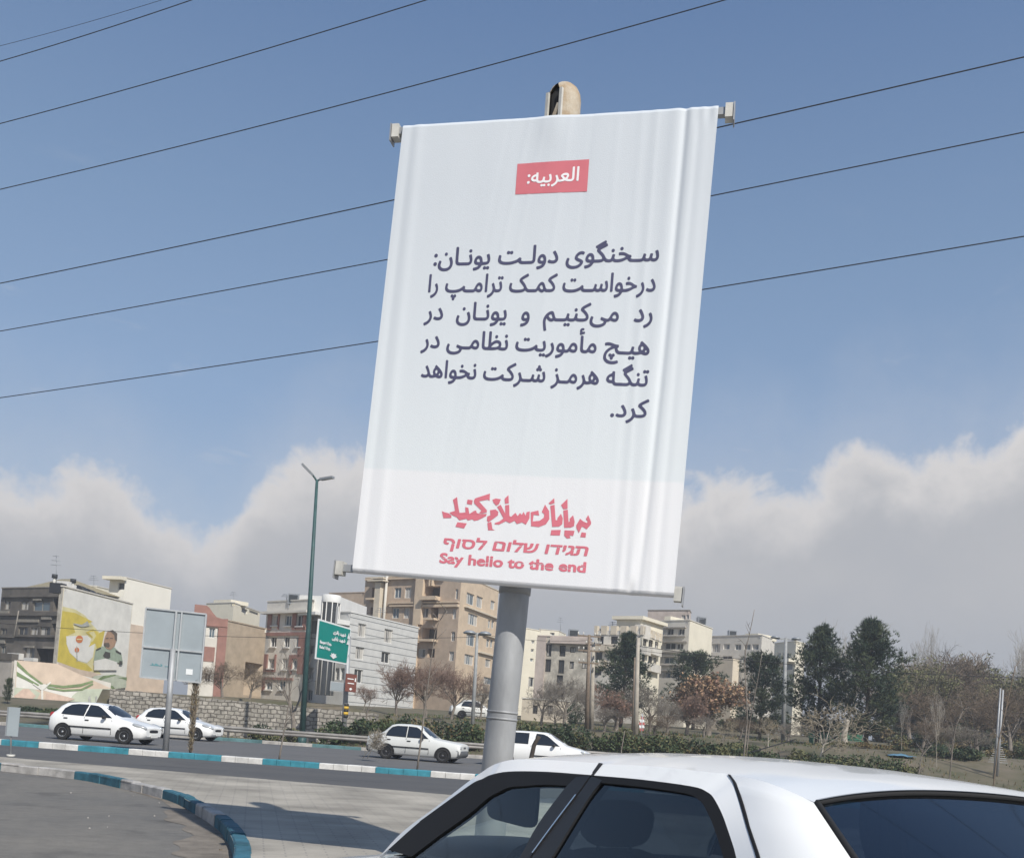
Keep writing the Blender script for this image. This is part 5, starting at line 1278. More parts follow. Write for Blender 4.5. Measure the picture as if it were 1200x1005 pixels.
for r in ((860, 340, 1105, 350), (960, 630, 1080, 642), (990, 510, 1090, 516)): h = fr8.rect(z(*r)); b = MB(); slab(fr8, max(0, h[0]), min(fr8.len, h[1]), h[2], h[3], 0, .3, 'stone_cream', b); b.build('string_course', root)
h = fc.rect(z(262, 100, 300, 400)); b = MB(); slab(fc, h[0], h[1], h[2]-6, fc.hit(*z(270, 140))[1], 0, .8, 'stone_cream', b); slab(fc, h[0]-.9, h[1]+.7, fc.hit(*z(268, 135))[1], fc.hit(*z(268, 126))[1], -.2, 1.2, 'stone_cream', b); slab(fc, h[0]-.6, h[1]+.5, fc.hit(*z(268, 115))[1], fc.hit(*z(268, 106))[1], -.2, 1.0, 'stone_cream', b); b.build('stair_tower', root)
b = MB(); u, zt = fc.hit(*z(336, 60)); b.tube([fc.P(u, z0_+6, .3), fc.P(u, zt, .3)], .16, 'plaster_pale', 8); b.build('drainpipe', root)
u0, _z = fr8.hit(*z(940, 150)); u1, zt = fr8.hit(*z(1045, 125)); b = MB(); slab(fr8, u0, u1, H-.4, zt+.4, -4, -.6, 'stone_cream', b); b.build('roof_hut', root)
finish(bl)
bl = building('brown_wing', 'plain brown lower wing left of the tan apartment block', (386, 695, 134), (428, 694, 130), (432, 694, 140), ('brick_tan', 'brick_tan', 'brick_tan'), seed=3); finish(bl)
# 8. beyond the billboard post
z = Z(600, 730, 7.733)
bl = building('cream_tower', 'tall narrow cream block just right of the billboard post', (606, 735, 132), (611, 735, 130), (632.5, 737, 134), ('plaster_cream', 'plaster_cream', 'plaster_cream'), wins_r=[z(148, 488, 198, 575), z(175, 155, 205, 185), z(172, 232, 200, 262), z(165, 318, 195, 348)], seed=5, mull=2); finish(bl)
bl = building('pale_roofed_block', 'pale cream block peeping above the stained pink house', (632, 737, 150), (655, 739, 148), (663, 743, 152), ('plaster_cream', 'plaster_cream', 'plaster_pale'), wins_l=[z(345, 85, 385, 110)], seed=5, mull=1); finish(bl)
bl = building('stained_house', 'old pinkish house with stained plaster and dark windows behind bare trees', (630.5, 745, 98), (691, 747, 96), (694, 748, 110), ('plaster_stained', 'plaster_pink', 'plaster_pink'), [z(312, 188, 358, 300), z(300, 325, 352, 440), z(418, 332, 472, 455), z(520, 345, 560, 412), z(630, 350, 690, 410), z(430, 200, 485, 300), z(525, 215, 575, 265), z(402, 470, 460, 560), z(640, 215, 690, 265)], seed=12, frame='frame_dark', pane_mix=('pane_dark',))
root, fc, _r9, H, z0_, o, _ = bl
h = fc.rect(z(360, 125, 690, 188)); b = MB(); slab(fc, h[0], fc.len, h[2], H-.05, 0, .5, 'plaster_pink', b); b.build('parapet', root)
h = fc.rect(z(225, 130, 300, 600)); b = MB(); slab(fc, 0, h[1], z0_, H-.1, 0, .25, 'plaster_pink', b); b.build('pier', root); finish(bl)
# 10. stepped block with bay windows
z = Z(680, 700, 6.667)
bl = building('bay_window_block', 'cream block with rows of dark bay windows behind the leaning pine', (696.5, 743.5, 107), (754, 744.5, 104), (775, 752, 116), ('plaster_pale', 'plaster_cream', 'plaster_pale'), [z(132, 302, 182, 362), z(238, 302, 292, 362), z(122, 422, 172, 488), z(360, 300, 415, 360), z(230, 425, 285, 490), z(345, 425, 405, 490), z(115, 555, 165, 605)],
    [z(490, 315, 522, 380), z(534, 328, 570, 392), z(583, 342, 612, 404), z(474, 440, 510, 502), z(530, 455, 566, 518), z(572, 466, 600, 526), z(525, 580, 556, 620)], seed=13, frame='frame_dark', pane_mix=('pane_dark',), top=at(754, 744, 104).z)
root, fc, fr10, H, z0_, o, _ = bl
for r in ((105, 368, 210, 418), (105, 490, 205, 545), (215, 370, 420, 415)): h = fc.rect(z(*r)); b = MB(); slab(fc, max(0, h[0]), min(fc.len, h[1]), h[2], h[3], 0, .55, 'stone_cream', b); b.build('balcony', root)
for r in ((485, 382, 520, 448), (530, 395, 606, 450), (470, 505, 505, 565), (520, 520, 600, 582)): h = fr10.rect(z(*r)); b = MB(); slab(fr10, max(0, h[0]), min(fr10.len, h[1]), h[2], h[3], 0, .45, 'plaster_pale', b); b.build('balcony', root)
b = MB(); slab(fc, 0, fc.len, H+.05, H+.45, -.25, .02, 'plaster_pale', b); slab(fr10, .1, fr10.len, H+.05, H+.45, -.25, .02, 'plaster_pale', b); b.build('parapet', root)
for k_ in range(6): b = MB(); u = fc.len*k_/5; slab(fc, max(0, u-.35), min(fc.len, u+.35), H+.04, H+.95, -.4, .1, 'stone_cream', b); b.build('pier', root)
for k_ in range(1, 5): b = MB(); u = fr10.len*k_/4; slab(fr10, max(.05, u-.5), min(fr10.len, u+.5), H+.04, H+.85, -.4, .1, 'stone_cream', b); b.build('pier', root)
u0, zt = fc.hit(*z(235, 172)); u1, _z = fc.hit(*z(425, 190)); b = MB(); slab(fc, u0, u1, H-.3, zt+.2, -7, -1.5, 'plaster_cream', b); slab(fc, u0-.4, u1+.4, zt+.2, zt+.55, -7.3, -1.1, 'plaster_cream', b); b.build('roof_hut', root)
u0, zt = fc.hit(*z(425, 208)); u1, _z = fc.hit(*z(500, 208)); b = MB(); slab(fc, u0, min(fc.len, u1), H-.3, zt, -1.6, -.1, 'plaster_pale', b); b.build('pier', root); finish(bl)
bl = building('brown_rear_block', 'brown plastered block with one small window behind the taller beige building', (759.5, 715, 126), (808, 715, 124), (810, 716, 140), ('plaster_pink', 'plaster_pink', 'soot_light'), [z(545, 188, 580, 228), z(790, 135, 820, 168), z(828, 132, 852, 168)], seed=14, mull=2); finish(bl)
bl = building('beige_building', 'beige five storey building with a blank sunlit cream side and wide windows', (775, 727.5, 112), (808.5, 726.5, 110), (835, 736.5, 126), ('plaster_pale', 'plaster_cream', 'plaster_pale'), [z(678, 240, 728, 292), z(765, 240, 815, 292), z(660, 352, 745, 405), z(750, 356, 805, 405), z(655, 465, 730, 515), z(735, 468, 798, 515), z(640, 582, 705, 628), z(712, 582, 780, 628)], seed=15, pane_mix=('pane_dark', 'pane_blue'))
root, fc, _r, H, z0_, o, _ = bl
for r in ((652, 228, 828, 238), (652, 296, 824, 306), (640, 340, 838, 350), (636, 420, 832, 430), (632, 455, 820, 462), (632, 522, 815, 532), (622, 565, 790, 574)): h = fc.rect(z(*r)); b = MB(); slab(fc, max(.02, h[0]), min(fc.len-.02, h[1]), h[2], h[3], 0, .22, 'grey_render', b); b.build('string_course', root)
u0, zt = fc.hit(*z(640, 142)); u1, _z = fc.hit(*z(690, 142)); b = MB(); slab(fc, max(.1, u0), u1, H-.3, zt, -3, -.4, 'plaster_cream', b); b.build('roof_hut', root); finish(bl)
z = Z(600, 690, 4.0)
bl = building('long_house', 'long low pale house with a row of five square windows', (834, 745.5, 124), (893, 744, 122), (908, 750, 134), ('plaster_pale', 'plaster_pale', 'plaster_pale'), [z(936, 256, 976, 296), z(991, 256, 1020, 282), z(1045, 258, 1074, 285), z(1088, 258, 1118, 284), z(1126, 258, 1156, 284), z(986, 312, 1032, 330), z(1104, 316, 1152, 342), z(1080, 318, 1098, 342)], seed=16, pane_mix=('pane_dark', 'pane_blue'), mull=2)
root, fc, _r, H, z0_, o, _ = bl
b = MB(); slab(fc, 0, fc.len*.62, z0_, fc.hit(870, 773)[1], .3, 1.6, 'stone_cream', b); b.build('garden_wall', root)
u0, zt = fc.hit(868, 741); u1, _z = fc.hit(883, 741); b = MB(); slab(fc, u0, u1, H-.2, zt, -5, -1, 'plaster_cream', b); b.build('roof_hut', root); finish(bl)
z = Z(850, 690, 3.4286)
bl = building('white_house', 'small white house with one dark window behind the tall park lamp', (905, 754, 142), (933, 751, 138), (944, 754, 150), ('plaster_cream', 'plaster_cream', 'plaster_cream'), [z(228, 256, 265, 280), z(208, 255, 222, 278), z(230, 300, 270, 325)], seed=17, mull=1)
root, fc, _r, H, z0_, o, _ = bl
h = fc.rect(z(190, 282, 280, 296)); b = MB(); slab(fc, max(0, h[0]), fc.len, h[2], h[3], 0, 1.0, 'plaster_cream', b); b.build('balcony', root); finish(bl)
# far low blocks glimpsed through the trees
for k_, (a, c, e_, lab) in enumerate((((1085, 800, 150), (1130, 801, 148), (1140, 802, 160), 'distant beige block glimpsed between bare trunks behind the dark bare tree'), ((540, 812, 86), (592, 815, 84), (598, 815, 92), 'low row of shops with a white fascia behind the bare pinkish trees'), ((612, 818, 88), (662, 821, 87), (668, 821, 95), 'low cream garden wall building with a grey gate right of the billboard post'))):
    bl = building('low_building', lab, a, c, e_, ('stone_cream', 'stone_cream', 'plaster_pale'), [((a[0]*.7+c[0]*.3)-3, a[1]+8, (a[0]*.7+c[0]*.3)+3, a[1]+18), ((a[0]*.35+c[0]*.65)-3, a[1]+8, (a[0]*.35+c[0]*.65)+3, a[1]+18)], seed=20+k_, frame='frame_dark')
    finish(bl)

def antenna(label, px_, py_t, Y, py_b):
    r = next(v for k_, v in ROOTS.items() if label in k_); o = r.location; a, c = at(px_, py_b, Y), at(px_, py_t, Y); b = MB(); b.tube([a-o, c-o], .035, 'metal_grey', 5)
    for k_ in range(3): q = a.lerp(c, .70+.13*k_)-o; w = .5-.1*k_; b.tube([q-Vector((w, .1, 0)), q+Vector((w, -.1, 0))], .022, 'metal_grey', 4)
    b.build('antenna', r)
def cooler(label, px_, py_, Y, w=1.0):
    r = next(v for k_, v in ROOTS.items() if label in k_); p = at(px_, py_, Y)-r.location; b = MB(); b.box(p, (w, w, .95), 'metal_grey'); b.box(p+Vector((0, -w/2-.01, 0)), (w*.8, .03, .7), 'pane_dark')
    for sx in (-1, 1): b.box(p+Vector((sx*w*.4, 0, -.65)), (.08, w*.8, .5), 'metal_grey')
    b.build('air_cooler', r)
for a in (('olive hip roof', 66, 650, 98, 690), ('ivory house', 110, 674, 108, 692), ('pale yellow', 274, 693, 127, 708), ('red stone bands', 336, 696, 95, 706), ('pale cream block', 657, 723, 150, 742), ('bay windows', 718, 728, 108, 744), ('sunlit cream side', 820, 722, 114, 732), ('tan brick apartment', 562, 672, 118, 690), ('striped', 446, 712, 97, 728)): antenna(*a)
for a in (('tan brick apartment', 556, 678, 122), ('sunlit cream side', 822, 728, 118), ('bay windows', 706, 741, 110), ('five square', 858, 743, 128), ('red stone bands', 345, 702, 95), ('stained plaster', 672, 743, 102)): cooler(*a)
# ------------------------------------------------------------------ retaining wall of rough stone blocks
a_, b_ = at(129, 807, 62), at(442, 836, 62.0); fc = Face(a_, b_)
wl = empty('stone_wall', (a_.x, a_.y, 0), label='long retaining wall of rough pale stone blocks behind the guardrail', cat='wall'); o = wl.location.copy()
rng = random.Random(8); b = MB(); n_ = 60; zt_ = [lerp(a_.z, b_.z, i/n_)+rng.uniform(-.03, .03) for i in range(n_+1)]
U2 = [fc.len*i/n_ for i in range(n_+1)]
for m, rows in (('stone_wall', [[fc.P(u, zz)-o for u, zz in zip(U2, [-.1]*(n_+1))], [fc.P(u, zz)-o for u, zz in zip(U2, zt_)]]), ('stone_side', [[fc.P(u, zz)-o for u, zz in zip(U2, zt_)], [fc.P(u, zz+.0, -.8)-o for u, zz in zip(U2, zt_)]])): b.grid(rows, m, smooth=False)
for u in (0, fc.len): b.quad(fc.P(u, -.1)-o, fc.P(u, -.1, -.8)-o, fc.P(u, a_.z if u == 0 else b_.z, -.8)-o, fc.P(u, a_.z if u == 0 else b_.z)-o, 'stone_side')
b.build('wall', wl)
b = MB(); slab(fc, 0, fc.len, a_.z-.02, a_.z+.06, -.75, .06, 'soot_light', b)
# ------------------------------------------------------------------ guardrail
gr = empty('guardrail', (0, 51.3, 0), label='weathered steel guardrail along the far edge of the highway', cat='guardrail')
b = MB(); pr = [(0, .44), (-.05, .47), (-.08, .52), (-.05, .565), (0, .59), (-.05, .615), (-.08, .66), (-.05, .71), (0, .74)]
X = np.arange(-46, 13.1, 2.0)
b.grid([[(x, yy+.012*math.sin(x*1.7), zz+.02*math.sin(x*.31+1)+.012*math.sin(x*2.3)) for yy, zz in pr] for x in X], 'rail_metal', flip=True)
b.build('rail', gr)
for x in X[::2]:
    b = MB(); b.box((x, .05, .36), (.08, .10, .82), 'rail_dark'); b.build('post', gr)

# ------------------------------------------------------------------ vegetation
mat('bark', (.13, .10, .075), .95, var=.3, scale=6); mat('bark_grey', (.20, .175, .15), .95, var=.3, scale=6); mat('bark_pale', (.42, .38, .32), .9, var=.25, scale=5); mat('bark_dark', (.06, .05, .042), .95, var=.3, scale=5)
mat('twig_brown', (.18, .138, .10), .9, var=.2, scale=2); mat('twig_pink', (.235, .16, .125), .9, var=.2, scale=2); mat('twig_grey', (.22, .195, .165), .9, var=.2, scale=2); mat('twig_pale', (.36, .335, .295), .9); mat('twig_dark', (.085, .072, .062), .9); mat('twig_straw', (.34, .29, .21), .9)
mat('needle_dark', (.020, .040, .024), .8, var=.2, scale=3); mat('needle_mid', (.045, .070, .040), .8, var=.2, scale=3); mat('needle_light', (.078, .100, .050), .8, var=.2, scale=3)
mat('leaf_dark', (.028, .048, .022), .7, var=.25, scale=3); mat('leaf_mid', (.055, .080, .032), .7, var=.25, scale=3); mat('leaf_dry', (.17, .13, .06), .85, var=.25, scale=3); mat('leaf_olive', (.125, .125, .055), .8, var=.25, scale=3)
mat('leaf_orange', (.36, .235, .14), .85, var=.25, scale=3); mat('leaf_rust', (.27, .16, .115), .85, var=.25, scale=3); mat('leaf_spring', (.165, .165, .07), .8, var=.2, scale=3)
mat('grass_green', (.065, .10, .03), .9, var=.3); mat('tarp_blue', (.11, .23, .32), .7); mat('bench_green', (.03, .20, .12), .6); mat('plastic_red', (.5, .06, .05), .5)
def rvec(rng):
    while True:
        v = Vector((rng.uniform(-1, 1), rng.uniform(-1, 1), rng.uniform(-1, 1)))
        if .05 < v.length < 1: return v.normalized()
MINR = .009
def grow(tr, tw, p, d, L_, r, lvl, mx, rng, up, kids, spread, mt, mw, wob=.16):
    n = 4 if lvl < 2 else (3 if lvl < mx else 2); pts = [p]; q = p.copy(); dd = d.copy()
    for i in range(n):
        dd = (dd+rvec(rng)*wob+Vector((0, 0, up))).normalized(); q = q+dd*L_/n; pts.append(q)
    rs = [r*(1-.5*i/n) for i in range(n+1)]
    (tr if lvl <= 1 else tw).tube(pts, rs, mt if lvl <= 2 else mw, 7 if lvl == 0 else 5 if lvl == 1 else 3, cap=False)
    if lvl >= mx: return
    c = kids[min(lvl, len(kids)-1)]; a0 = rng.uniform(0, 6.28)
    for k_ in range(c):
        t = 1.0 if k_ == 0 and lvl > 0 else rng.uniform(.45 if lvl == 0 else .25, 1.0); x = t*n; i = min(n-1, int(x)); s = pts[i].lerp(pts[i+1], x-i); ax_ = (pts[i+1]-pts[i]).normalized()
        sd = ax_.cross(Vector((0, 0, 1)) if abs(ax_.z) < .95 else Vector((1, 0, 0))).normalized(); a = a0+k_*2.4+rng.uniform(-.4, .4)
        sd = Matrix.Rotation(a, 3, ax_) @ sd; an = rad(rng.uniform(*spread)); nd = (ax_*math.cos(an)+sd*math.sin(an)).normalized()
        grow(tr, tw, s, nd, L_*rng.uniform(.55, .8)*(1.0 if lvl else .85), max(MINR, rs[i]*rng.uniform(.45, .62)), lvl+1, mx, rng, up, kids, spread, mt, mw, wob)
def make_bare(seed, name, H=7.0, mt='bark_grey', mw='twig_brown', trunk=.30, r=.13, mx=5, kids=(5, 4, 4, 4, 3), spread=(22, 52), up=.05, leaves=None, nl=0, wob=.16):
    rng = random.Random(seed); tr, tw = MB(), MB(); root = empty(name)
    grow(tr, tw, Vector((0, 0, -.15)), Vector((rng.uniform(-.08, .08), rng.uniform(-.08, .08), 1)).normalized(), H*trunk, r, 0, mx, rng, up, kids, spread, mt, mw, wob)
    if leaves:
        tips = [Vector(v) for v in tw.v[::3]]; zt = max(t.z for t in tips)
        for _ in range(nl):
            c = rng.choice(tips)
            if rng.random() > (.25+.9*(c.z/zt)): continue
            a, b_ = rvec(rng)*.062, rvec(rng)*.062; c = c+rvec(rng)*.14; tw.add([c-a, c+b_, c+a, c-b_], ((0, 1, 2, 3),), rng.choice(leaves))
    zt = max(v[2] for v in tw.v)
    tr.build('trunk', root); tw.build('crown', root); root['_h'] = zt
    return root
def make_pine(seed, name, H=9.0, R=2.4, shape=0, tuft=.34, n=2100, mats=('needle_dark', 'needle_mid', 'needle_mid', 'needle_light', 'needle_light'), low=.1):
    rng = random.Random(seed); root = empty(name); tr = MB(); cr = MB()
    tr.tube([(0, 0, -.2), (.05, 0, H*.4), (-.04, .03, H*.75), (0, 0, H*.97)], [.17, .13, .07, .02], 'bark_dark', 8)
    prof_ = {0: [(0, .55), (.12, .85), (.3, 1.0), (.55, .72), (.75, .42), (.9, .24), (1, .05)], 1: [(0, .7), (.2, 1.0), (.55, 1.0), (.8, .75), (.93, .45), (1, .1)], 2: [(0, .5), (.25, 1.0), (.42, .8), (.55, .82), (.68, .44), (.78, .46), (.88, .24), (1, .04)]}[shape]
    nb = int(H*11); per = max(4, n//nb)
    for i in range(nb):
        h = lerp(low, .99, (i+rng.random())/nb); z = h*H; hh = (h-low)/(1-low); RR = R*interp(hh, prof_)*rng.choice((1, 1, .85, .6, 1.18)); a = i*2.39996+rng.uniform(-.5, .5)
        upa = rad(rng.uniform(5, 35)+25*hh); d = Vector((math.cos(a)*math.cos(upa), math.sin(a)*math.cos(upa), math.sin(upa)))
        b0 = Vector((0, 0, z)); b1 = b0+d*RR; tr.tube([b0, b0.lerp(b1, .5)-Vector((0, 0, .06)), b1], [.035, .02, .006], 'bark_dark', 4, cap=False)
        m = rng.choice(mats)
        for k_ in range(per):
            t = rng.uniform(.22, 1.05)**.7; c = b0.lerp(b1, t)+rvec(rng)*(.16+.20*t)*R*.42; dd = (d*.6+Vector((0, 0, .5))+rvec(rng)*.7).normalized()
            for q in range(7):
                e_ = (dd+rvec(rng)*.75).normalized(); s_ = e_.cross(rvec(rng)).normalized()*tuft*.085; L_ = tuft*rng.uniform(.7, 1.25)
                cr.add([c-s_, c+s_, c+e_*L_], ((0, 1, 2),), m)
    tr.build('trunk', root); cr.build('crown', root); root['_h'] = H
    return root
def put(root, x, y, top_py=None, px_=None, scale=None, rot=0.0, first=False, label=None, cat='tree', group=None, lean=0.0, wide=1.0, name=None):
    o = root if first else copy_tree(root)
    z = terr(x, y)+.04; s = scale if scale else (at(px_, top_py, y).z-z)/root['_h']
    o.location = (x, y, z); o.scale = (s*wide, s*wide, s); o.rotation_euler = (0, lean, rot); tag(o, label, cat, group)
    return o
def putpx(root, px_, Y, top_py, base_py=850, **k):
    p = at(px_, base_py, Y); return put(root, p.x, Y, top_py, px_, **k)

T = {}
T['pink'] = make_bare(3, 'bare_tree', 7, 'bark_grey', 'twig_pink', .26, .11, kids=(7, 5, 4, 4, 4), up=.07)
T['brown'] = make_bare(5, 'bare_tree', 7, 'bark_grey', 'twig_brown', .28, .13, kids=(6, 5, 4, 4, 4), spread=(24, 58))
T['grey'] = make_bare(8, 'bare_tree', 8, 'bark_grey', 'twig_grey', .26, .14, kids=(6, 5, 4, 4, 4), up=.06, spread=(24, 56))
T['pale'] = make_bare(11, 'bare_tree', 9, 'bark_pale', 'twig_pale', .34, .12, kids=(7, 5, 4, 3, 2), spread=(14, 34), up=.12)
T['dark'] = make_bare(14, 'bare_tree', 11, 'bark_dark', 'twig_dark', .42, .20, mx=5, kids=(3, 3, 4, 4, 4), spread=(25, 60), up=.02)
T['orange'] = make_bare(17, 'orange_leaved_tree', 6, 'bark_grey', 'twig_brown', .22, .13, kids=(7, 5, 4, 4, 4), spread=(25, 60), leaves=('leaf_orange', 'leaf_orange', 'leaf_rust'), nl=3600)
T['rust'] = make_bare(19, 'bare_tree', 5.5, 'bark_grey', 'twig_pink', .2, .11, kids=(7, 5, 4, 4, 4), spread=(25, 62), leaves=('leaf_rust',), nl=150)
T['spring'] = make_bare(23, 'budding_tree', 8, 'bark_grey', 'twig_straw', .28, .13, kids=(6, 5, 4, 4, 3), up=.08, leaves=('leaf_spring', 'leaf_olive', 'leaf_spring'), nl=8000)
T['branchy'] = make_bare(29, 'bare_tree', 4.0, 'bark_pale', 'twig_straw', .30, .045, mx=5, kids=(6, 4, 3, 3, 2), spread=(30, 58), up=.06)
T['forked'] = make_bare(31, 'bare_tree', 6.0, 'bark_grey', 'twig_grey', .36, .15, mx=4, kids=(4, 3, 3, 2), spread=(18, 40), up=.06)
T['thin'] = make_bare(37, 'bare_tree', 9.0, 'bark_pale', 'twig_pale', .55, .06, mx=4, kids=(7, 4, 3, 3), spread=(12, 26), up=.16)
P1 = make_pine(41, 'pine_tree', 9, 2.7, 0, n=3400); P2 = make_pine(43, 'pine_tree', 7.5, 2.8, 1, n=3400, low=.10); P3 = make_pine(47, 'pine_tree', 10, 3.2, 2, n=4400, low=.10)
used = set()
def tree(kind, *a, **k):
    r = T[kind]; k['first'] = kind not in used; used.add(kind); return putpx(r, *a, **k)
def pine(r, *a, **k):
    k['first'] = id(r) not in used; used.add(id(r)); return putpx(r, *a, **k)
# bare brown bushes between the hedge and the houses
for i, (px_, Y, tp, lab) in enumerate(((708, 64, 826, 'low brown bare bush left of the pale concrete pole'), (768, 63, 834, 'low brown bare bush right of the striped marker'), (826, 66, 836, 'low brown bare bush under the orange leaved tree'), (868, 67, 838, 'low brown bare bush at the foot of the tall bare sapling'), (650, 66, 826, 'low brown bare bush in front of the low garden wall'), (590, 66, 824, 'low brown bare bush left of the billboard post'), (925, 68, 842, 'low brown bare bush at the foot of the tall park lamp'), (1085, 66, 840, 'low brown bare bush below the big dark bare tree'), (1140, 64, 846, 'low brown bare bush left of the lattice mast'))):
    tree('brown' if i % 2 else 'grey', px_, Y, tp, rot=i*1.3, label=lab, cat='bush', wide=1.9)
# left of the billboard post
tree('brown', 258, 72, 772, label='low brown bare tree in front of the blank tan brick side wall', wide=1.3)
tree('brown', 226, 74, 776, rot=1.2, label='brown bare tree hiding the foot of the red trimmed house', wide=1.1)
tree('brown', 290, 78, 776, rot=2.9, label='dusty bare tree in front of the dark opening of the brick side', wide=1.1)
tree('forked', 346, 57, 742, lean=.05, label='bare pruned tree with thick forked limbs left of the green lamp post', wide=.8)
tree('pink', 464, 68, 772, label='pinkish bare tree below the striped side of the white house', group='pinkish bare trees')
tree('pink', 498, 69, 768, rot=2.0, label='widest pinkish bare tree of the row, below the tan apartment block', group='pinkish bare trees', wide=1.15)
tree('pink', 528, 70, 776, rot=4.1, label='pinkish bare tree just left of the grey double headed lamp', group='pinkish bare trees')
tree('pink', 425, 66, 800, rot=5.0, label='small pinkish bare tree right beside the brown sign', group='pinkish bare trees')
tree('grey', 562, 76, 792, label='thin grey bare tree between the grey lamp and the billboard post', wide=.8)
# right of the post
tree('grey', 634, 74, 790, rot=1, label='grey bare tree in front of the stained pink house, left one')
tree('grey', 662, 72, 786, rot=2.2, label='grey bare tree with a forked trunk before the middle of the stained house', wide=1.2)
tree('grey', 690, 78, 800, rot=3.4, label='grey bare tree behind the wooden utility pole')
tree('rust', 722, 72, 800, label='low wide rust coloured bare tree under the leaning pine', wide=1.25)
tree('grey', 762, 74, 797, rot=4.2, label='olive grey bare tree right of the pale utility pole', wide=1.1)
tree('grey', 782, 70, 815, rot=5.2, label='low grey bare tree left of the orange leaved tree', wide=1.2)
pine(P1, 727, 86, 744, label='dark pine tree leaning in front of the bay window block', wide=1.18, lean=.03)
pine(P2, 812, 96, 770, label='bushy pine tree in front of the beige building with the sunlit side', wide=1.15)
tree('orange', 830, 76, 786, label='broad tree with dry orange leaves left of the round dark pine', wide=1.2)
tree('rust', 806, 74, 806, rot=2, label='small rust coloured bare tree touching the orange leaved tree', wide=1.1)
pine(P2, 891, 84, 773, rot=1.7, label='round dark pine tree right of the tall bare sapling', wide=1.05)
tree('branchy', 846, 60, 838, rot=.7, label='small pale branching tree left of the tall bare sapling', wide=1.1)
tree('branchy', 902, 62, 832, rot=3, label='small pale branching tree right of the tall bare sapling')
tree('branchy', 962, 58, 806, rot=1.4, label='pale bare tree with spreading limbs in front of the two tall pines', wide=1.3)
tree('pale', 990, 108, 722, label='pale leafless poplar rising behind and between the two tall pines', wide=.85)
pine(P3, 958, 76, 737, rot=.4, label='tall dark pine tree just right of the tall park lamp', wide=1.08)
pine(P3, 1016, 72, 730, rot=2.6, label='tallest dark pine tree with a bare foot trunk in the park', wide=1.12)
tree('pale', 1076, 112, 724, rot=1, label='tall thin pale poplar behind the park right of the tallest pine', wide=.5)
tree('spring', 1066, 96, 762, label='yellow green budding tree directly right of the tallest pine', wide=1.1)
tree('spring', 1096, 100, 768, rot=1.4, label='yellow green budding tree behind the dark bare tree, left side')
tree('spring', 1152, 104, 782, rot=2.4, label='yellow green budding tree right of the dark bare tree', wide=1.2)
tree('spring', 1188, 100, 780, rot=4, label='yellow green budding tree at the right edge of the park', wide=1.1)
tree('dark', 1118, 78, 752, rot=.6, label='big dark bare tree with a forked trunk in the park', wide=.9)
tree('brown', 1082, 76, 800, rot=3.3, label='brown bare tree left of the big dark bare tree', wide=1.1)
tree('brown', 1146, 80, 796, rot=.9, label='brown bare tree between the dark bare tree and the lattice mast', wide=1.2)
tree('brown', 1186, 74, 800, rot=5, label='brown bare tree right of the lattice mast', wide=1.1)
tree('pale', 1204, 106, 728, rot=2, label='pale leafless poplar cut by the right edge', wide=.7)
tree('thin', 1058, 66, 812, rot=1, label='slender bare tree with a slanting stem by the blue tarpaulin', wide=.8)
tree('thin', 1100, 60, 800, rot=2, label='slender pale bare tree in front of the big dark bare tree', wide=.7)
pine(P2, 1066, 98, 806, rot=3, label='low dark pine between the tallest pine and the bare trees', wide=.9)
pine(P2, 6, 66, 796, rot=4, label='small dark conifer by the grey yard wall at the left edge', wide=.55)
# the wood beyond the park, one brown mass of bare trees
MINR = .013
WD = [make_bare(61, 'wood_tree', 9, 'bark_dark', 'twig_brown', .25, .14, mx=5, kids=(7, 5, 4, 4, 3), spread=(20, 55), up=.06), make_bare(62, 'wood_tree', 9, 'bark_grey', 'twig_grey', .28, .13, mx=4, kids=(7, 5, 5, 4), spread=(20, 50), up=.08), make_bare(63, 'wood_tree', 9, 'bark_grey', 'twig_grey', .2, .13, mx=4, kids=(7, 5, 5, 4), spread=(25, 60), up=.05, leaves=('leaf_spring', 'leaf_olive'), nl=6000)]
MINR = .009
rng = random.Random(77); b = MB()
for i in range(80):
    px_ = rng.uniform(1046, 1330); Y = rng.uniform(100, 140); p = at(px_, 850, Y); src = rng.choice(WD); s = rng.uniform(7.5, 10.5)/src['_h']; a = rng.uniform(0, 6.28)
    Mx = Matrix.Translation((p.x, Y, terr(p.x, Y))) @ Matrix.Rotation(a, 4, 'Z') @ Matrix.Diagonal((s*1.1, s*1.1, s, 1))
    for ch in [q for q in COL.objects if q.parent == src]:
        me = ch.data; vs = [Mx @ v.co for v in me.vertices]; fs = [tuple(f.vertices) for f in me.polygons]; k0 = len(b.v)
        idx = [f.material_index for f in me.polygons]; mp_ = [b.mi(m) for m in me.materials]
        if ch.name.startswith('crown'):
            keep = range(0, len(fs), 1) if i % 2 == 0 else range(0, len(fs))
        b.v.extend(tuple(v) for v in vs); b.f.extend(tuple(q+k0 for q in f) for f in fs); b.m.extend(mp_[q] for q in idx); b.sm.extend([False]*len(fs))
b.build('far_wood', kind='stuff', label='brown leafless wood beyond the park')
for r in WD:
    for ch in [q for q in COL.objects if q.parent == r]: bpy.data.objects.remove(ch)
    bpy.data.objects.remove(r)
for q in [o for o in COL.objects if o.parent is None and '_h' in o]: del q['_h']

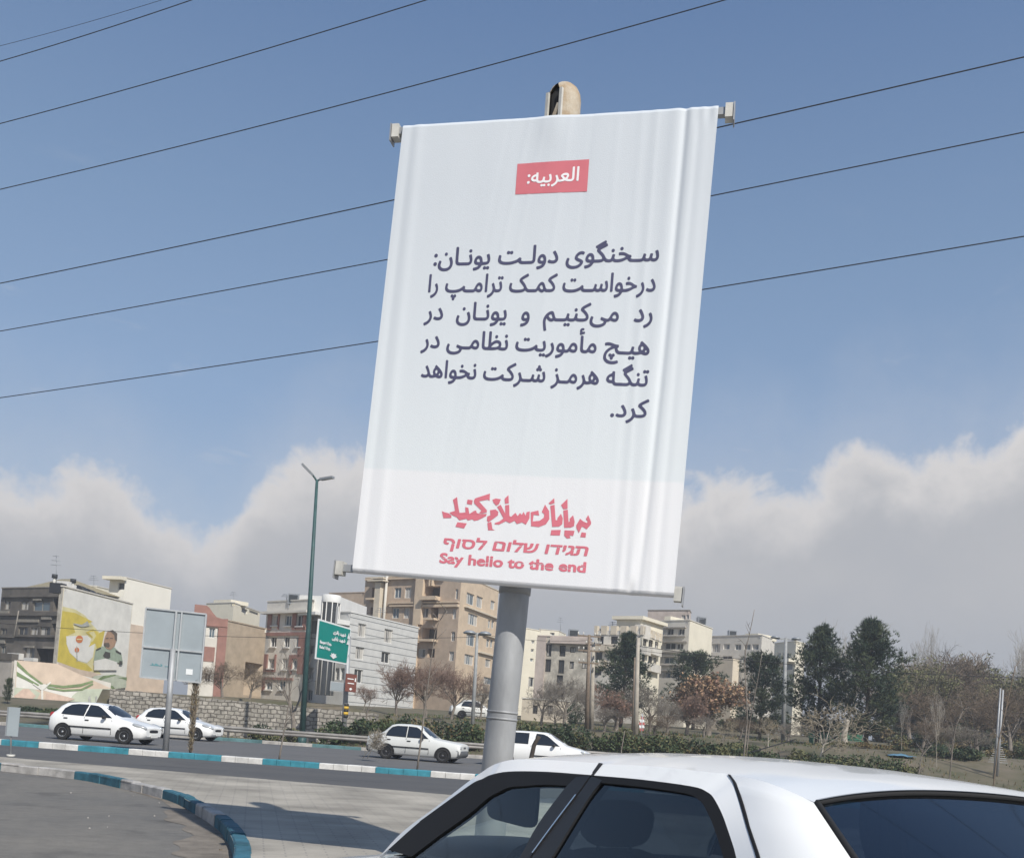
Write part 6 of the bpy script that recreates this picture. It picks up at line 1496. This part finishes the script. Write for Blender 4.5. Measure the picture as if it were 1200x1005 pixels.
# hedges and shrubs: many leaf faces spread through a lumpy volume
def hedge(name, px0, px1, Y0, Y1, top0, top1, label, n, mats, depth=1.6, leaf=.10, lump=1.3, seed=1, cat='hedge', group=None, dense=1.0):
    rng = random.Random(seed); a, c = at(px0, 860, Y0), at(px1, 860, Y1); A = Vector((a.x, Y0, 0)); C_ = Vector((c.x, Y1, 0)); L_ = (C_-A).length; u = (C_-A).normalized(); v = Vector((-u.y, u.x, 0))
    root = empty(name, (A.x, A.y, terr(A.x, A.y)), label=label, cat=cat, group=group); o = root.location.copy()
    cl = [(rng.uniform(0, L_), rng.uniform(.2, depth), rng.uniform(.45, 1.05), rng.uniform(.55, 1.0), rng.choice(mats)) for _ in range(max(3, int(L_*lump*dense)))]
    b = MB(); st_ = MB()
    for s, w, r, hh, m in cl:
        P0 = A+u*s+v*w; px_ = pix((P0.x, P0.y, 1))[0]; topz = at(px_, lerp(top0, top1, s/L_), P0.y).z*hh+terr(P0.x, P0.y)*(1-hh); zb = terr(P0.x, P0.y); h = max(.35, topz-zb)
        for q in range(4): d = rvec(rng); st_.tube([(P0.x-o.x, P0.y-o.y, zb-o.z-.1), (P0.x-o.x+d.x*.3, P0.y-o.y+d.y*.3, zb-o.z+h*.7)], [.02, .008], 'bark', 4, cap=False)
        for _ in range(n):
            d = rvec(rng); rr = rng.uniform(.35, 1.0)**.5*(1+.22*math.sin(d.x*7+s)*math.sin(d.z*6+w)); p = Vector((P0.x+d.x*r*rr, P0.y+d.y*r*rr, zb+h*.48+d.z*h*.5*rr))-o
            if p.z < -.1: continue
            e_ = rvec(rng)*leaf*rng.uniform(.6, 1.3); f_ = e_.cross(rvec(rng)).normalized()*leaf*.55; b.add([p-e_, p+f_, p+e_, p-f_], ((0, 1, 2, 3),), m if rng.random() < .8 else rng.choice(mats))
    st_.build('stem', root); b.build('foliage', root); return root
G = ('leaf_dark', 'leaf_mid', 'leaf_mid', 'leaf_olive')
hedge('shrub', 298, 352, 54.5, 54.5, 845, 842, 'pair of dark green shrubs left of the green lamp post', 420, G, 1.2, .09, 1.2, 1, 'shrub')
hedge('shrub', 363, 398, 54.5, 54.5, 834, 836, 'tall dense shrub between the green lamp post and the striped sign post', 460, G, 1.5, .10, 1.6, 2, 'shrub')
hedge('hedge', 408, 470, 54.8, 55, 833, 838, 'hedge running from the striped sign post to the old white sedan', 420, G, 1.8, .10, 1.5, 3, dense=2.4)
hedge('hedge', 470, 572, 55, 55.5, 836, 842, 'hedge above the old white sedan with dry brown patches', 420, G+('leaf_dry',), 1.8, .10, 1.5, 4, dense=2.4)
hedge('hedge', 610, 735, 55, 56, 842, 850, 'long hedge behind the white pickup right of the billboard post', 420, G, 2.0, .10, 1.5, 5, dense=2.4)
hedge('hedge', 735, 905, 56, 56, 852, 868, 'hedge at the foot of the orange leaved tree and the round pine', 420, G+('leaf_dry',), 2.0, .10, 1.4, 6, dense=2.4)
hedge('hedge', 842, 925, 54, 54, 871, 876, 'low dark hedge seen just above the near car roof, left part', 420, ('leaf_dark', 'leaf_mid', 'leaf_olive'), 1.2, .09, 1.8, 7, dense=2.4)
hedge('hedge', 930, 1066, 54, 54, 873, 885, 'low dark hedge seen just above the near car roof, right part', 420, ('leaf_dark', 'leaf_mid', 'leaf_olive'), 1.2, .09, 1.7, 8, dense=2.4)
hedge('shrub', 20, 36, 60, 60, 826, 828, 'dark rounded shrub below the painted wall', 420, ('leaf_dark',), .8, .09, 2, 9, 'shrub')
hedge('shrub', 52, 68, 59, 59, 824, 826, 'olive shrub below the white tree of the painted wall', 420, ('leaf_olive', 'leaf_mid'), .8, .09, 2, 10, 'shrub')
hedge('hedge', 1090, 1185, 62, 62, 868, 880, 'low green hedge in front of the lattice mast', 380, G, 1.5, .10, 1.2, 11)
hedge('shrub', 664, 676, 84, 84, 812, 812, 'clipped round shrub by the low garden wall', 300, ('leaf_dark',), .6, .09, 2, 12, 'shrub')
hedge('hedge', 850, 1062, 96, 96, 836, 842, 'dark undergrowth line behind the two tall pines', 300, ('leaf_dark', 'leaf_mid', 'leaf_dry'), 2.5, .16, .9, 13, dense=1.6)
hedge('hedge', 1062, 1300, 98, 98, 836, 850, 'brown undergrowth line behind the big dark bare tree', 300, ('leaf_dry', 'leaf_mid', 'leaf_olive', 'leaf_dry'), 2.5, .16, .9, 15, dense=1.6)
hedge('hedge', 990, 1090, 66, 68, 866, 872, 'low olive undergrowth around the blue tarpaulin', 300, ('leaf_olive', 'leaf_dry', 'leaf_mid'), 2.2, .09, 1.0, 16)
hedge('hedge', 1120, 1260, 70, 72, 868, 876, 'low olive undergrowth behind the lattice mast', 300, ('leaf_olive', 'leaf_mid', 'leaf_dry'), 2.4, .10, 1.0, 17)
hedge('hedge', 1040, 1240, 84, 86, 858, 866, 'dark shrubs along the foot of the brown wood', 300, ('leaf_dark', 'leaf_olive', 'leaf_dry'), 2.0, .12, 1.1, 18)
# dry grass on the verge and the park slope
rng = random.Random(5); b = MB()
for i in range(15000):
    x = rng.uniform(-16, 42); y = rng.uniform(53.5, 84)**1.0
    if x < -8 and y > 61: continue
    if math.sin(x*.7+1)*math.sin(y*.5)+rng.uniform(-.5, .5) < .0: continue
    z = terr(x, y); h = rng.uniform(.06, .22); a = rng.uniform(0, 6.28); w = .035
    b.add([(x-w*math.cos(a), y-w*math.sin(a), z-.01), (x+w*math.cos(a), y+w*math.sin(a), z-.01), (x+rng.uniform(-.08, .08), y+rng.uniform(-.08, .08), z+h)], ((0, 1, 2),), 'grass_green' if rng.random() < .6 else 'leaf_dry')
b.build('grass', kind='stuff', label='patchy grass on the park slope')
# pale park path and bare earth bank
b = MB(); rows = []
for i in range(40):
    px_ = 770+i*14; y0 = 66+.8*math.sin(i*.3); p = at(px_, 860, y0); rows.append([(p.x, y0+d, terr(p.x, y0+d)+.05) for d in (0, .8, 1.6, 2.4)])
b.grid(rows, 'gravel_path', flip=True); b.build('path', kind='structure')

# saplings and dry plants on the median and pavement
def sapling(px_pts, Y, r0, r1, label, mt='bark_grey', twigs=14, tl=.5, name='sapling', seed=1, stake=False):
    rng = random.Random(seed); pts = [at(x, y, Y) for x, y in px_pts]; base = pts[0].copy(); base.z = .10 if Y < 35 else terr(base.x, Y)
    pts[0] = base; root = empty(name, base, label=label, cat='tree')
    P_ = resample(pts, 14); b = MB(); b.tube([p-base for p in P_], [lerp(r0, r1, i/13) for i in range(14)], mt, 7); b.build('trunk', root)
    b = MB()
    for k_ in range(twigs):
        t = rng.uniform(.35, 1.0); i = min(12, int(t*13)); p = P_[i].lerp(P_[i+1], t*13-i)-base; d = (Vector((rng.uniform(-1, 1), rng.uniform(-1, 1), rng.uniform(.4, 1.4)))).normalized(); L_ = tl*rng.uniform(.4, 1.1)
        q = p+d*L_*.5+rvec(rng)*.05*L_; e_ = q+(d+rvec(rng)*.3).normalized()*L_*.5; b.tube([p, q, e_], [r1*1.1, r1*.9, .003], mt, 4, cap=False)
        if rng.random() < .6: b.tube([q, q+(d+rvec(rng)*.8).normalized()*L_*.4], [r1*.8, .003], mt, 3, cap=False)
    b.build('crown', root); return root
sapling([(489, 899), (496, 845), (505, 775), (511, 732), (524, 716)], 30.6, .030, .010, 'tall thin bare sapling on the median in front of the old white sedan', twigs=10, tl=.7, seed=4)
sapling([(327, 889), (334, 850), (339, 822), (343, 790)], 31.0, .030, .010, 'thin bare sapling on the median left of the green lamp post', twigs=7, seed=5)
sapling([(628, 912), (622, 890), (626, 872), (632, 862)], 29.4, .075, .06, 'short dark broken tree stump in front of the white pickup', mt='bark_dark', twigs=0, seed=6)
sapling([(869, 905), (876, 840), (872, 770), (880, 735), (884, 714)], 30.5, .032, .009, 'tall bare sapling with two stems left of the round dark pine', twigs=12, tl=.6, seed=7)
sapling([(872, 905), (878, 850), (889, 790), (893, 765)], 30.6, .022, .008, 'shorter leaning stem beside the tall bare sapling', twigs=8, tl=.4, seed=8)
sapling([(729, 915), (728, 880), (732, 856)], 31, .022, .014, 'cut off stick of a sapling above the near car roof', twigs=2, tl=.3, seed=9)
sapling([(1110, 925), (1116, 880), (1120, 850), (1130, 830)], 30, .024, .010, 'pale bare sapling at the right above the car roof', mt='bark_grey', twigs=12, tl=.7, seed=10)
sapling([(1162, 925), (1170, 870), (1190, 780)], 30, .022, .010, 'slanting brown bare sapling near the right edge', mt='twig_brown', twigs=9, tl=.6, seed=11)
sapling([(1074, 905), (1080, 885), (1092, 872)], 46, .035, .015, 'small crooked pale sapling above the right end of the car roof', mt='bark_grey', twigs=8, tl=.7, seed=12)
sapling([(990, 880), (989, 862), (993, 843)], 70, .22, .17, 'whitewashed broken tree trunk below the tallest pine', mt='bark_pale', twigs=0, seed=13)
sapling([(166+263, 858), (430, 835), (436, 815)], 60, .04, .02, 'bare sapling just right of the striped sign post', twigs=12, tl=.6, seed=14)
# withered columnar cypress on the median
p = ground(246, 881, .1); root = empty('dry_cypress', (p.x, 31.2, .10), label='withered brown columnar cypress on the median behind the grey sign', cat='tree')
rng = random.Random(12); b = MB(); hgt = at(248, 800, 31.2).z-.1; b.tube([(0, 0, 0), (.03, 0, hgt)], [.035, .012], 'bark', 6); b.build('trunk', root); b = MB()
for i in range(1200):
    t = rng.uniform(.02, 1); a = rng.uniform(0, 6.28); r_ = (.10 if t > .3 else .055)*rng.uniform(.1, 1)*(1.5 if .6 < t < .95 else 1)*(1-.3*t); c = Vector((r_*math.cos(a), r_*math.sin(a), t*hgt)); e_ = (Vector((math.cos(a)*.4, math.sin(a)*.4, 1))+rvec(rng)*.5).normalized()*.13; s_ = e_.cross(rvec(rng)).normalized()*.012
    b.add([c-s_, c+s_, c+e_], ((0, 1, 2),), rng.choice(('twig_brown', 'twig_grey', 'leaf_dry', 'twig_straw')))
b.build('crown', root)
# dry uprooted shrub propped with stakes by the kerb
p = ground(439, 889, .1); root = empty('dry_shrub', (p.x, p.y, .10), label='dry grey bundle of brushwood propped on two thin stakes behind the old sedan', cat='shrub'); b = MB()
for i in range(420):
    c = Vector((rng.gauss(0, .13), rng.gauss(0, .13), rng.uniform(.35, .95))); d = (Vector((.25, 0, .55))+rvec(rng)*.9).normalized()*rng.uniform(.1, .32); b.tube([c, c+d*.5+rvec(rng)*.03, c+d], [.008, .006, .003], rng.choice(('twig_pale', 'twig_grey', 'twig_straw')), 3, cap=False)
b.build('twigs', root)
for dx in (-.42, -.26):
    b = MB(); b.tube([(dx, -.1, 0), (.1, .03, .95)], [.014, .012], 'twig_pale', 5); b.build('stake', root)

# ------------------------------------------------------------------ lamps, poles, signs
def upright(px_b, px_t, Y, zb=None):
    a, c = at(*px_b, Y), at(*px_t, Y); a = a.copy()
    z0 = zb if zb is not None else terr(a.x, Y); t = (z0-a.z)/(c.z-a.z); return a.lerp(c, t), c
# tall green street lamp with two heads
a, c = upright((354, 862), (371.5, 562), 53.2)
root = empty('street_lamp', a, label='tall dark green street lamp with two heads behind the guardrail', cat='street lamp')
b = MB(); b.tube([Vector(), (c-a)*.5, c-a], [.16, .12, .075], 'green_pole', 12); b.tube([Vector((0, 0, -.1)), Vector((0, 0, .5))], .22, 'green_pole', 12); b.build('pole', root)
k_ = c-a
for (dx, dz, L_, tilt) in ((-.50, .44, .72, 52), (.50, .05, .72, 4)):
    b = MB(); e_ = k_+Vector((dx*.55, -.1, dz*.6)); b.tube([k_-Vector((0, 0, .1)), k_+Vector((dx*.2, 0, dz*.15)), e_], .05, 'green_pole', 8); arm = b.build('arm', root)
    d = Vector((dx, -.25, dz)).normalized(); s_ = d.cross(Vector((0, 1, 0))).normalized(); t_ = d.cross(s_)
    b = MB(); b.obox(e_+d*.32, d*.40, s_*.055, t_*.13, 'metal_grey'); b.obox(e_+d*.36+s_*(.06 if s_.z < 0 else -.06), d*.28, s_*.01, t_*.10, 'lamp_glass'); b.build('lamp_head', arm)
# grey double headed park lamp
def t_lamp(px_b, px_t, Y, label, w=.55, m='grey_pole', r=.11, zb=None):
    a, c = upright(px_b, px_t, Y, zb); root = empty('park_lamp', a, label=label, cat='street lamp'); k_ = c-a
    b = MB(); b.tube([Vector(), k_*.5, k_], [r*1.1, r, r*.75], m, 10); b.build('pole', root)
    b = MB(); b.beam(k_+Vector((-w, 0, -.12)), k_+Vector((w, 0, -.12)), .09, .09, m); b.build('arm', root)
    for sx in (-1, 1):
        b = MB(); b.lathe([(.01, .14), (.24, .10), (.40, -.02), (.36, -.08), (.01, -.10)], 'metal_grey', 14, Matrix.Translation(k_+Vector((sx*w, 0, -.02)))); b.build('lamp_head', root)
t_lamp((553, 862), (559.5, 741), 60, 'grey double headed lamp left of the billboard post', .45)
t_lamp((917, 885), (921, 747), 82, 'tall grey park lamp with a crown of flood lights left of the tall pines', .85, r=.16)
# utility poles
def utility(px_b, px_t, Y, m, label, arms=(), r=.13, zb=None):
    a, c = upright(px_b, px_t, Y, zb); root = empty('utility_pole', a, label=label, cat='utility pole'); k_ = c-a
    b = MB(); b.tube([Vector(), k_*.5, k_], [r*1.25, r, r*.7], m, 9); b.build('pole', root)
    for h, w in arms:
        b = MB(); q = k_*h; b.beam(q+Vector((-w, .0, 0)), q+Vector((w, .0, 0)), .10, .10, 'wood_pole')
        for s_ in (-.95, -.5, .5, .95): b.tube([q+Vector((w*s_, 0, .05)), q+Vector((w*s_, 0, .24))], .045, 'pale_paint', 6)
        b.build('crossarm', root)
    return root
utility((687.5, 862), (690.5, 743.5), 66, 'wood_pole', 'dark wooden utility pole with crossarms in front of the stained house', ((.985, .75), (.83, .7), (.70, .65)))
utility((692.5, 860), (695.5, 752), 66.6, 'concrete_pole', 'pale concrete utility pole right behind the dark wooden one', ((.97, .5),), r=.15)
utility((744.5, 868), (748, 747), 62, 'concrete_pole', 'pale concrete pole by the striped marker under the pine', r=.14)
utility((741, 866), (744, 770), 62.6, 'wood_pole', 'thin brown pole leaning against the pale concrete pole', r=.07)
utility((1165, 910), (1172.5, 806), 58, 'steel_grey', 'slim grey mast with short steps at the right of the park', r=.06)
rt = utility((1168, 912), (1175.5, 808), 58.6, 'galvanised', 'galvanised lattice mast with ladder like arms at the right of the park', r=.07)
k_ = at(1175.5, 808, 58.6)-rt.location
for i in range(8):
    b = MB(); q = k_*(.16+.025*i); b.beam(q+Vector((-.55+.05*i, 0, 0)), q+Vector((.55-.05*i, 0, 0)), .04, .03, 'galvanised'); b.build('rung', rt)
# striped red and white marker
a, c = upright((751, 868), (753, 836), 61); root = empty('marker_sign', a, label='red and white striped marker board beside the pale concrete pole', cat='sign'); k_ = c-a
b = MB(); b.tube([Vector(), k_], .03, 'steel_grey', 6); b.build('post', root)
b = MB()
for i in range(6): b.obox(k_*(.45+.1*i), Vector((.10+.06*math.sin(i*.9), 0, .02)), Vector((0, .015, 0)), Vector((-.03, 0, k_.z*.05)), 'marker_red' if i % 2 == 0 else 'sign_white')
b.build('panel', root)

# grey back of a road sign on the median
TL, TR, BR, BL = at(171.5, 712, 31), at(242, 719.5, 31.15), at(235, 799.5, 31.15), at(164.5, 793, 31)
a, c = upright((194, 878), (206, 722), 31.0, .12); root = empty('road_sign', a, label='back of a large grey road sign on a single post on the median', cat='road sign'); o = a
ux = (TR-TL).normalized(); uz = (TL-BL).normalized(); un = ux.cross(uz).normalized()
if un.y > 0: un = -un
b = MB(); b.prism([TL-o, TR-o, BR-o, BL-o], -un*.02, 'sign_back'); pn = b.build('panel', root)
b = MB()
for p, q in ((TL, TR), (TR, BR), (BR, BL), (BL, TL)): b.beam(p-o+un*.02, q-o+un*.02, .045, .05, 'sign_frame', un)
b.beam(TL.lerp(BL, .56)-o+un*.03, TR.lerp(BR, .56)-o+un*.03, .05, .05, 'sign_frame', un); b.build('frame', root)
b = MB(); ta = TL.lerp(TR, .51)-o+un*.06; tb = BL.lerp(BR, .51)-o+un*.06
b.beam(ta, tb, .055, .05, 'sign_frame', un); b.beam(TL.lerp(TR, .60)-o+un*.05, BL.lerp(BR, .60)-o+un*.05, .045, .04, 'sign_frame', un); b.build('brace', root)
mid = ta.lerp(tb, .55)+un*.035; b = MB(); b.tube([Vector((0, 0, -.05)), mid], [.095, .080], 'galvanised', 12); b.build('post', root)
b = MB(); st0 = BL.lerp(BR, .80)+(TL-BL)*.14-o+un*.006; b.prism([st0-ux*.10-uz*.085, st0+ux*.10-uz*.085, st0+ux*.10+uz*.085, st0-ux*.10+uz*.085], un*.004, 'sign_white'); b.build('sticker', root)
b = MB(); t0 = BL.lerp(BR, .14)+(TL-BL)*.185-o+un*.006; wd_ = (BR-BL).length*.33
ink_mesh(b, shape('... دهد'), lambda u, yy: t0+ux*(u*wd_)+uz*(yy*.13), 'teal_ink', .05, .05); b.build('lettering', pn)

# small grey sign back on the pavement at the left
a, c = upright((12.5, 887), (13.5, 828), 22.6, ZP); root = empty('small_sign', a, label='small grey sign seen from behind on a thin post at the left edge', cat='sign'); k_ = c-a
b = MB(); b.tube([Vector(), k_*.98], .022, 'steel_grey', 8); b.tube([Vector((0, 0, 0)), Vector((0, 0, .05))], .09, 'pale_paint', 10); b.build('post', root)
b = MB(); z0_ = at(13, 862, 22.6).z-a.z; b.box((.0, -.04, (z0_+k_.z)/2), (.27, .02, k_.z-z0_), 'sign_back'); b.box((-.125, -.06, (z0_+k_.z)/2), (.02, .03, k_.z-z0_), 'metal_grey'); b.build('panel', root)

# green direction sign with a brown one and a grey one below it
YS0, YS1 = 54.2, 57.6
TL, TR, BR, BL = at(373.5, 724.5, YS0), at(411.5, 736, YS1), at(406.5, 778.5, YS1), at(369.5, 771.5, YS0)
a, c = upright((402.5, 864), (409, 745), 57.9); root = empty('direction_sign', a, label='green direction sign with white lettering and an arrow on a grey post', cat='road sign'); o = a
def panel(root, TL, TR, BR, BL, m, edge, ew, name='panel'):
    ux = (TR-TL).normalized(); uz = (TL-BL).normalized(); un = ux.cross(uz).normalized()
    if un.dot(TL) > 0: un = -un
    b = MB(); b.prism([TL-o, TR-o, BR-o, BL-o], -un*.05, edge)
    q = lambda s, t, w=.0: (BL.lerp(BR, s)).lerp(TL.lerp(TR, s), t)-o+un*w
    e1, e2 = ew/(TR-TL).length, ew/(TL-BL).length
    b.poly([q(e1, 1-e2, .012), q(1-e1, 1-e2, .012), q(1-e1, e2, .012), q(e1, e2, .012)], m); pn = b.build(name, root)
    return pn, q
pn, q = panel(root, TL, TR, BR, BL, 'sign_green', 'sign_white', .09)
def sign_text(b, s, s0, s1, t, em, q, bold=.02, m='sign_white'): ink_mesh(b, s, lambda u, yy: q(lerp(s0, s1, u), t+yy*em, .045), m, bold, .05)
b = MB()
sign_text(b, shape('شهید باقری'), .44, .84, .735, .12, q, .05); sign_text(b, shape('شهید بابایی'), .42, .84, .575, .12, q, .05)
sign_text(b, 'Baqeri Exp.', .07, .43, .41, .10, q, .04); sign_text(b, "Baba'i Exp.", .07, .41, .285, .10, q, .04)
for t in (.78, .62): b.poly([q(.89, t-.08, .045), q(.965, t-.08, .045), q(.93, t+.09, .045)], 'sign_white')
b.poly([q(x, t_, .045) for x, t_ in ((.52, .08), (.64, .16), (.585, .165), (.60, .225), (.55, .205), (.52, .235), (.49, .205), (.44, .225), (.455, .165), (.40, .16))], 'sign_white')
b.build('lettering', root)
b = MB(); b.tube([Vector((0, 0, -.1)), (c-a)*.5, c-a], [.15, .14, .12], 'galvanised', 12); b.build('post', root)
b = MB()
for t in (.25, .75): b.beam(BL.lerp(TL, t)-o+Vector((0, .12, 0)), BR.lerp(TR, t)-o+Vector((0, .12, 0)), .07, .07, 'steel_grey')
b.build('brace', root)
b = MB(); hz0 = 1.35
for i in range(5): b.tube([(0, 0, hz0+.16*i), (.0, 0, hz0+.16*(i+1))], .158, 'hazard_black' if i % 2 == 0 else 'hazard_yellow', 12)
b.build('hazard_band', root)
TL, TR, BR, BL = at(405.5, 788.5, 57.0), at(418.5, 790.5, 57.3), at(417, 811, 57.3), at(404, 809.5, 57.0)
pn, q = panel(root, TL, TR, BR, BL, 'sign_brown', 'sign_brown', .02, 'brown_panel'); b = MB()
for t, s0, s1 in ((.70, .15, .72), (.45, .2, .78)): b.poly([q(s0, t, .02), q(s1, t, .02), q(s1, t+.05, .02), q(s0, t+.05, .02)], 'sign_white')
b.poly([q(.82, .60, .02), q(.92, .60, .02), q(.92, .80, .02), q(.82, .80, .02)], 'sign_white'); b.poly([q(x, t_, .02) for x, t_ in ((.42, .22), (.58, .22), (.58, .17), (.66, .17), (.5, .08), (.34, .17), (.42, .17))], 'sign_white'); b.build('lettering', pn)
TL, TR, BR, BL = at(387.5, 797.5, 57.2), at(404, 799.5, 57.2), at(403, 810.5, 57.2), at(386.5, 809, 57.2)
pn, q = panel(root, TL, TR, BR, BL, 'sign_back', 'sign_frame', .05, 'grey_panel')

# small things in the park
b = MB(); p = at(1056, 877, 62); z = terr(p.x, 62); rng = random.Random(3)
rows = [[(p.x-.8+.2*i, 62-.5+.25*j, z+.08+.13*math.sin(math.pi*i/8)*math.sin(math.pi*j/4)+rng.uniform(-.04, .04)) for i in range(9)] for j in range(5)]
b.grid(rows, 'tarp_blue', flip=False); b.build('tarpaulin', label='crumpled blue tarpaulin lying on the park slope', cat='tarpaulin')
for k_, (px_, lab) in enumerate(((962, 'green park bench left of the whitewashed trunk'), (1000, 'green park bench right of the whitewashed trunk'))):
    p = at(px_, 862, 76); z = terr(p.x, 76); root = empty('park_bench', (p.x, 76, z), .2, label=lab, cat='bench', group='green park benches')
    b = MB()
    for j in range(3): b.box((0, -.15+.16*j, .45), (1.8, .12, .04), 'bench_green')
    b.build('seat', root); b = MB()
    for j in range(3): b.box((0, .26+.02*j, .60+.14*j), (1.8, .03, .11), 'bench_green')
    b.build('backrest', root)
    for sx in (-.75, .75):
        b = MB(); b.box((sx, 0, .22), (.06, .5, .44), 'bench_green'); b.box((sx, .28, .5), (.06, .05, .75), 'bench_green'); b.build('leg', root)
# parked cars far behind the hedge and in the wood
def parked(px_, Y, yaw, label, py_=845):
    p = at(px_, py_, Y); z = terr(p.x, Y)
    c = copy_tree(pride); c.name = 'far_parked_car'; c.location = (p.x, Y, z); c.rotation_euler = (0, 0, yaw); tag(c, label, 'car', 'white cars parked far behind the trees')
parked(556, 79, .15, 'white parked car in front of the low row of shops')
parked(1090, 104, .3, 'white parked car far behind the big dark bare tree, left one')
parked(1124, 106, .1, 'white parked car far behind the lattice mast, right one')

# ------------------------------------------------------------------ overhead cables
def cable(p0, p1, Y0, Y1, r, label, sag=.25, ext=(1.6, 1.0), group='high voltage cables', n=40):
    a, c = at(*p0, Y0), at(*p1, Y1); d = c-a; a2, c2 = a-d*ext[0], c+d*ext[1]; b = MB(); mid = (a2+c2)/2; L_ = 1+ext[0]+ext[1]
    pts = []
    for i in range(n+1):
        t = -ext[0]+L_*i/n; p = a+d*t; p.z += sag*(4*(t-.5)**2-1); pts.append(p-mid)
    b.tube(pts, r, 'cable', 6); o_ = b.build('cable', label=label, cat='cable', group=group); o_.location = mid
HV = (1.2, .8)
cable((0, 72), (225, 0), 38, 34.5, .016, 'black cable cutting the upper left corner of the sky', .05, HV)
cable((0, 54), (190, 0), 38.5, 35, .008, 'faint thin cable just above the black one in the upper left corner', .05, HV)
cable((0, 145), (500, 0), 37.8, 31, .016, 'second cable from the top, leaving the upper edge above the banner', .10, HV)
cable((0, 222), (850, 0), 37.6, 28, .016, 'third cable, leaving the upper edge right above the post head', .16, HV)
cable((0, 332), (1200, 67), 37.4, 25, .017, 'cable passing behind the upper end of the banner', .12, HV)
cable((0, 388), (1200, 155), 37.2, 25, .015, 'cable passing behind the Persian text of the banner', .12, HV)
cable((0, 466), (1200, 277), 37, 25, .015, 'lowest high cable passing behind the lower half of the banner', .10, HV)
cable((905, 776), (1200, 793.5), 62, 60, .02, 'low dark cable sagging in front of the park trees', .15, (.6, .4), 'street cables')
cable((72, 735.5), (560, 746), 58, 60, .014, 'thin wire crossing the mural and the houses', .3, (.2, .0), 'street cables')
cable((559, 742), (690, 750), 60, 66, .012, 'thin wire from the grey lamp to the wooden utility pole', .2, (0, 0), 'street cables')
cable((690, 752), (905, 776), 66, 62, .014, 'thin wire from the wooden utility pole towards the park', .2, (0, 0), 'street cables')
cable((838, 893), (925, 868), 52.6, 60, .03, 'dark fallen cable slanting over the low hedge', .0, (0, .1), 'street cables')

# ------------------------------------------------------------------ thin spring haze over the town
hm = bpy.data.materials.new('haze'); hm.use_nodes = True; nt = hm.node_tree; nt.nodes.clear()
ho = nt.nodes.new('ShaderNodeOutputMaterial'); hv = nt.nodes.new('ShaderNodeVolumePrincipled'); nt.links.new(hv.outputs[0], ho.inputs['Volume'])
hv.inputs['Color'].default_value = (.86, .90, .95, 1); hv.inputs['Density'].default_value = .0013; hv.inputs['Anisotropy'].default_value = .2
MATS['haze'] = hm
b = MB(); b.box((0, 0, 13.7), (1900, 1900, 29.6), 'haze'); b.build('haze', kind='stuff')
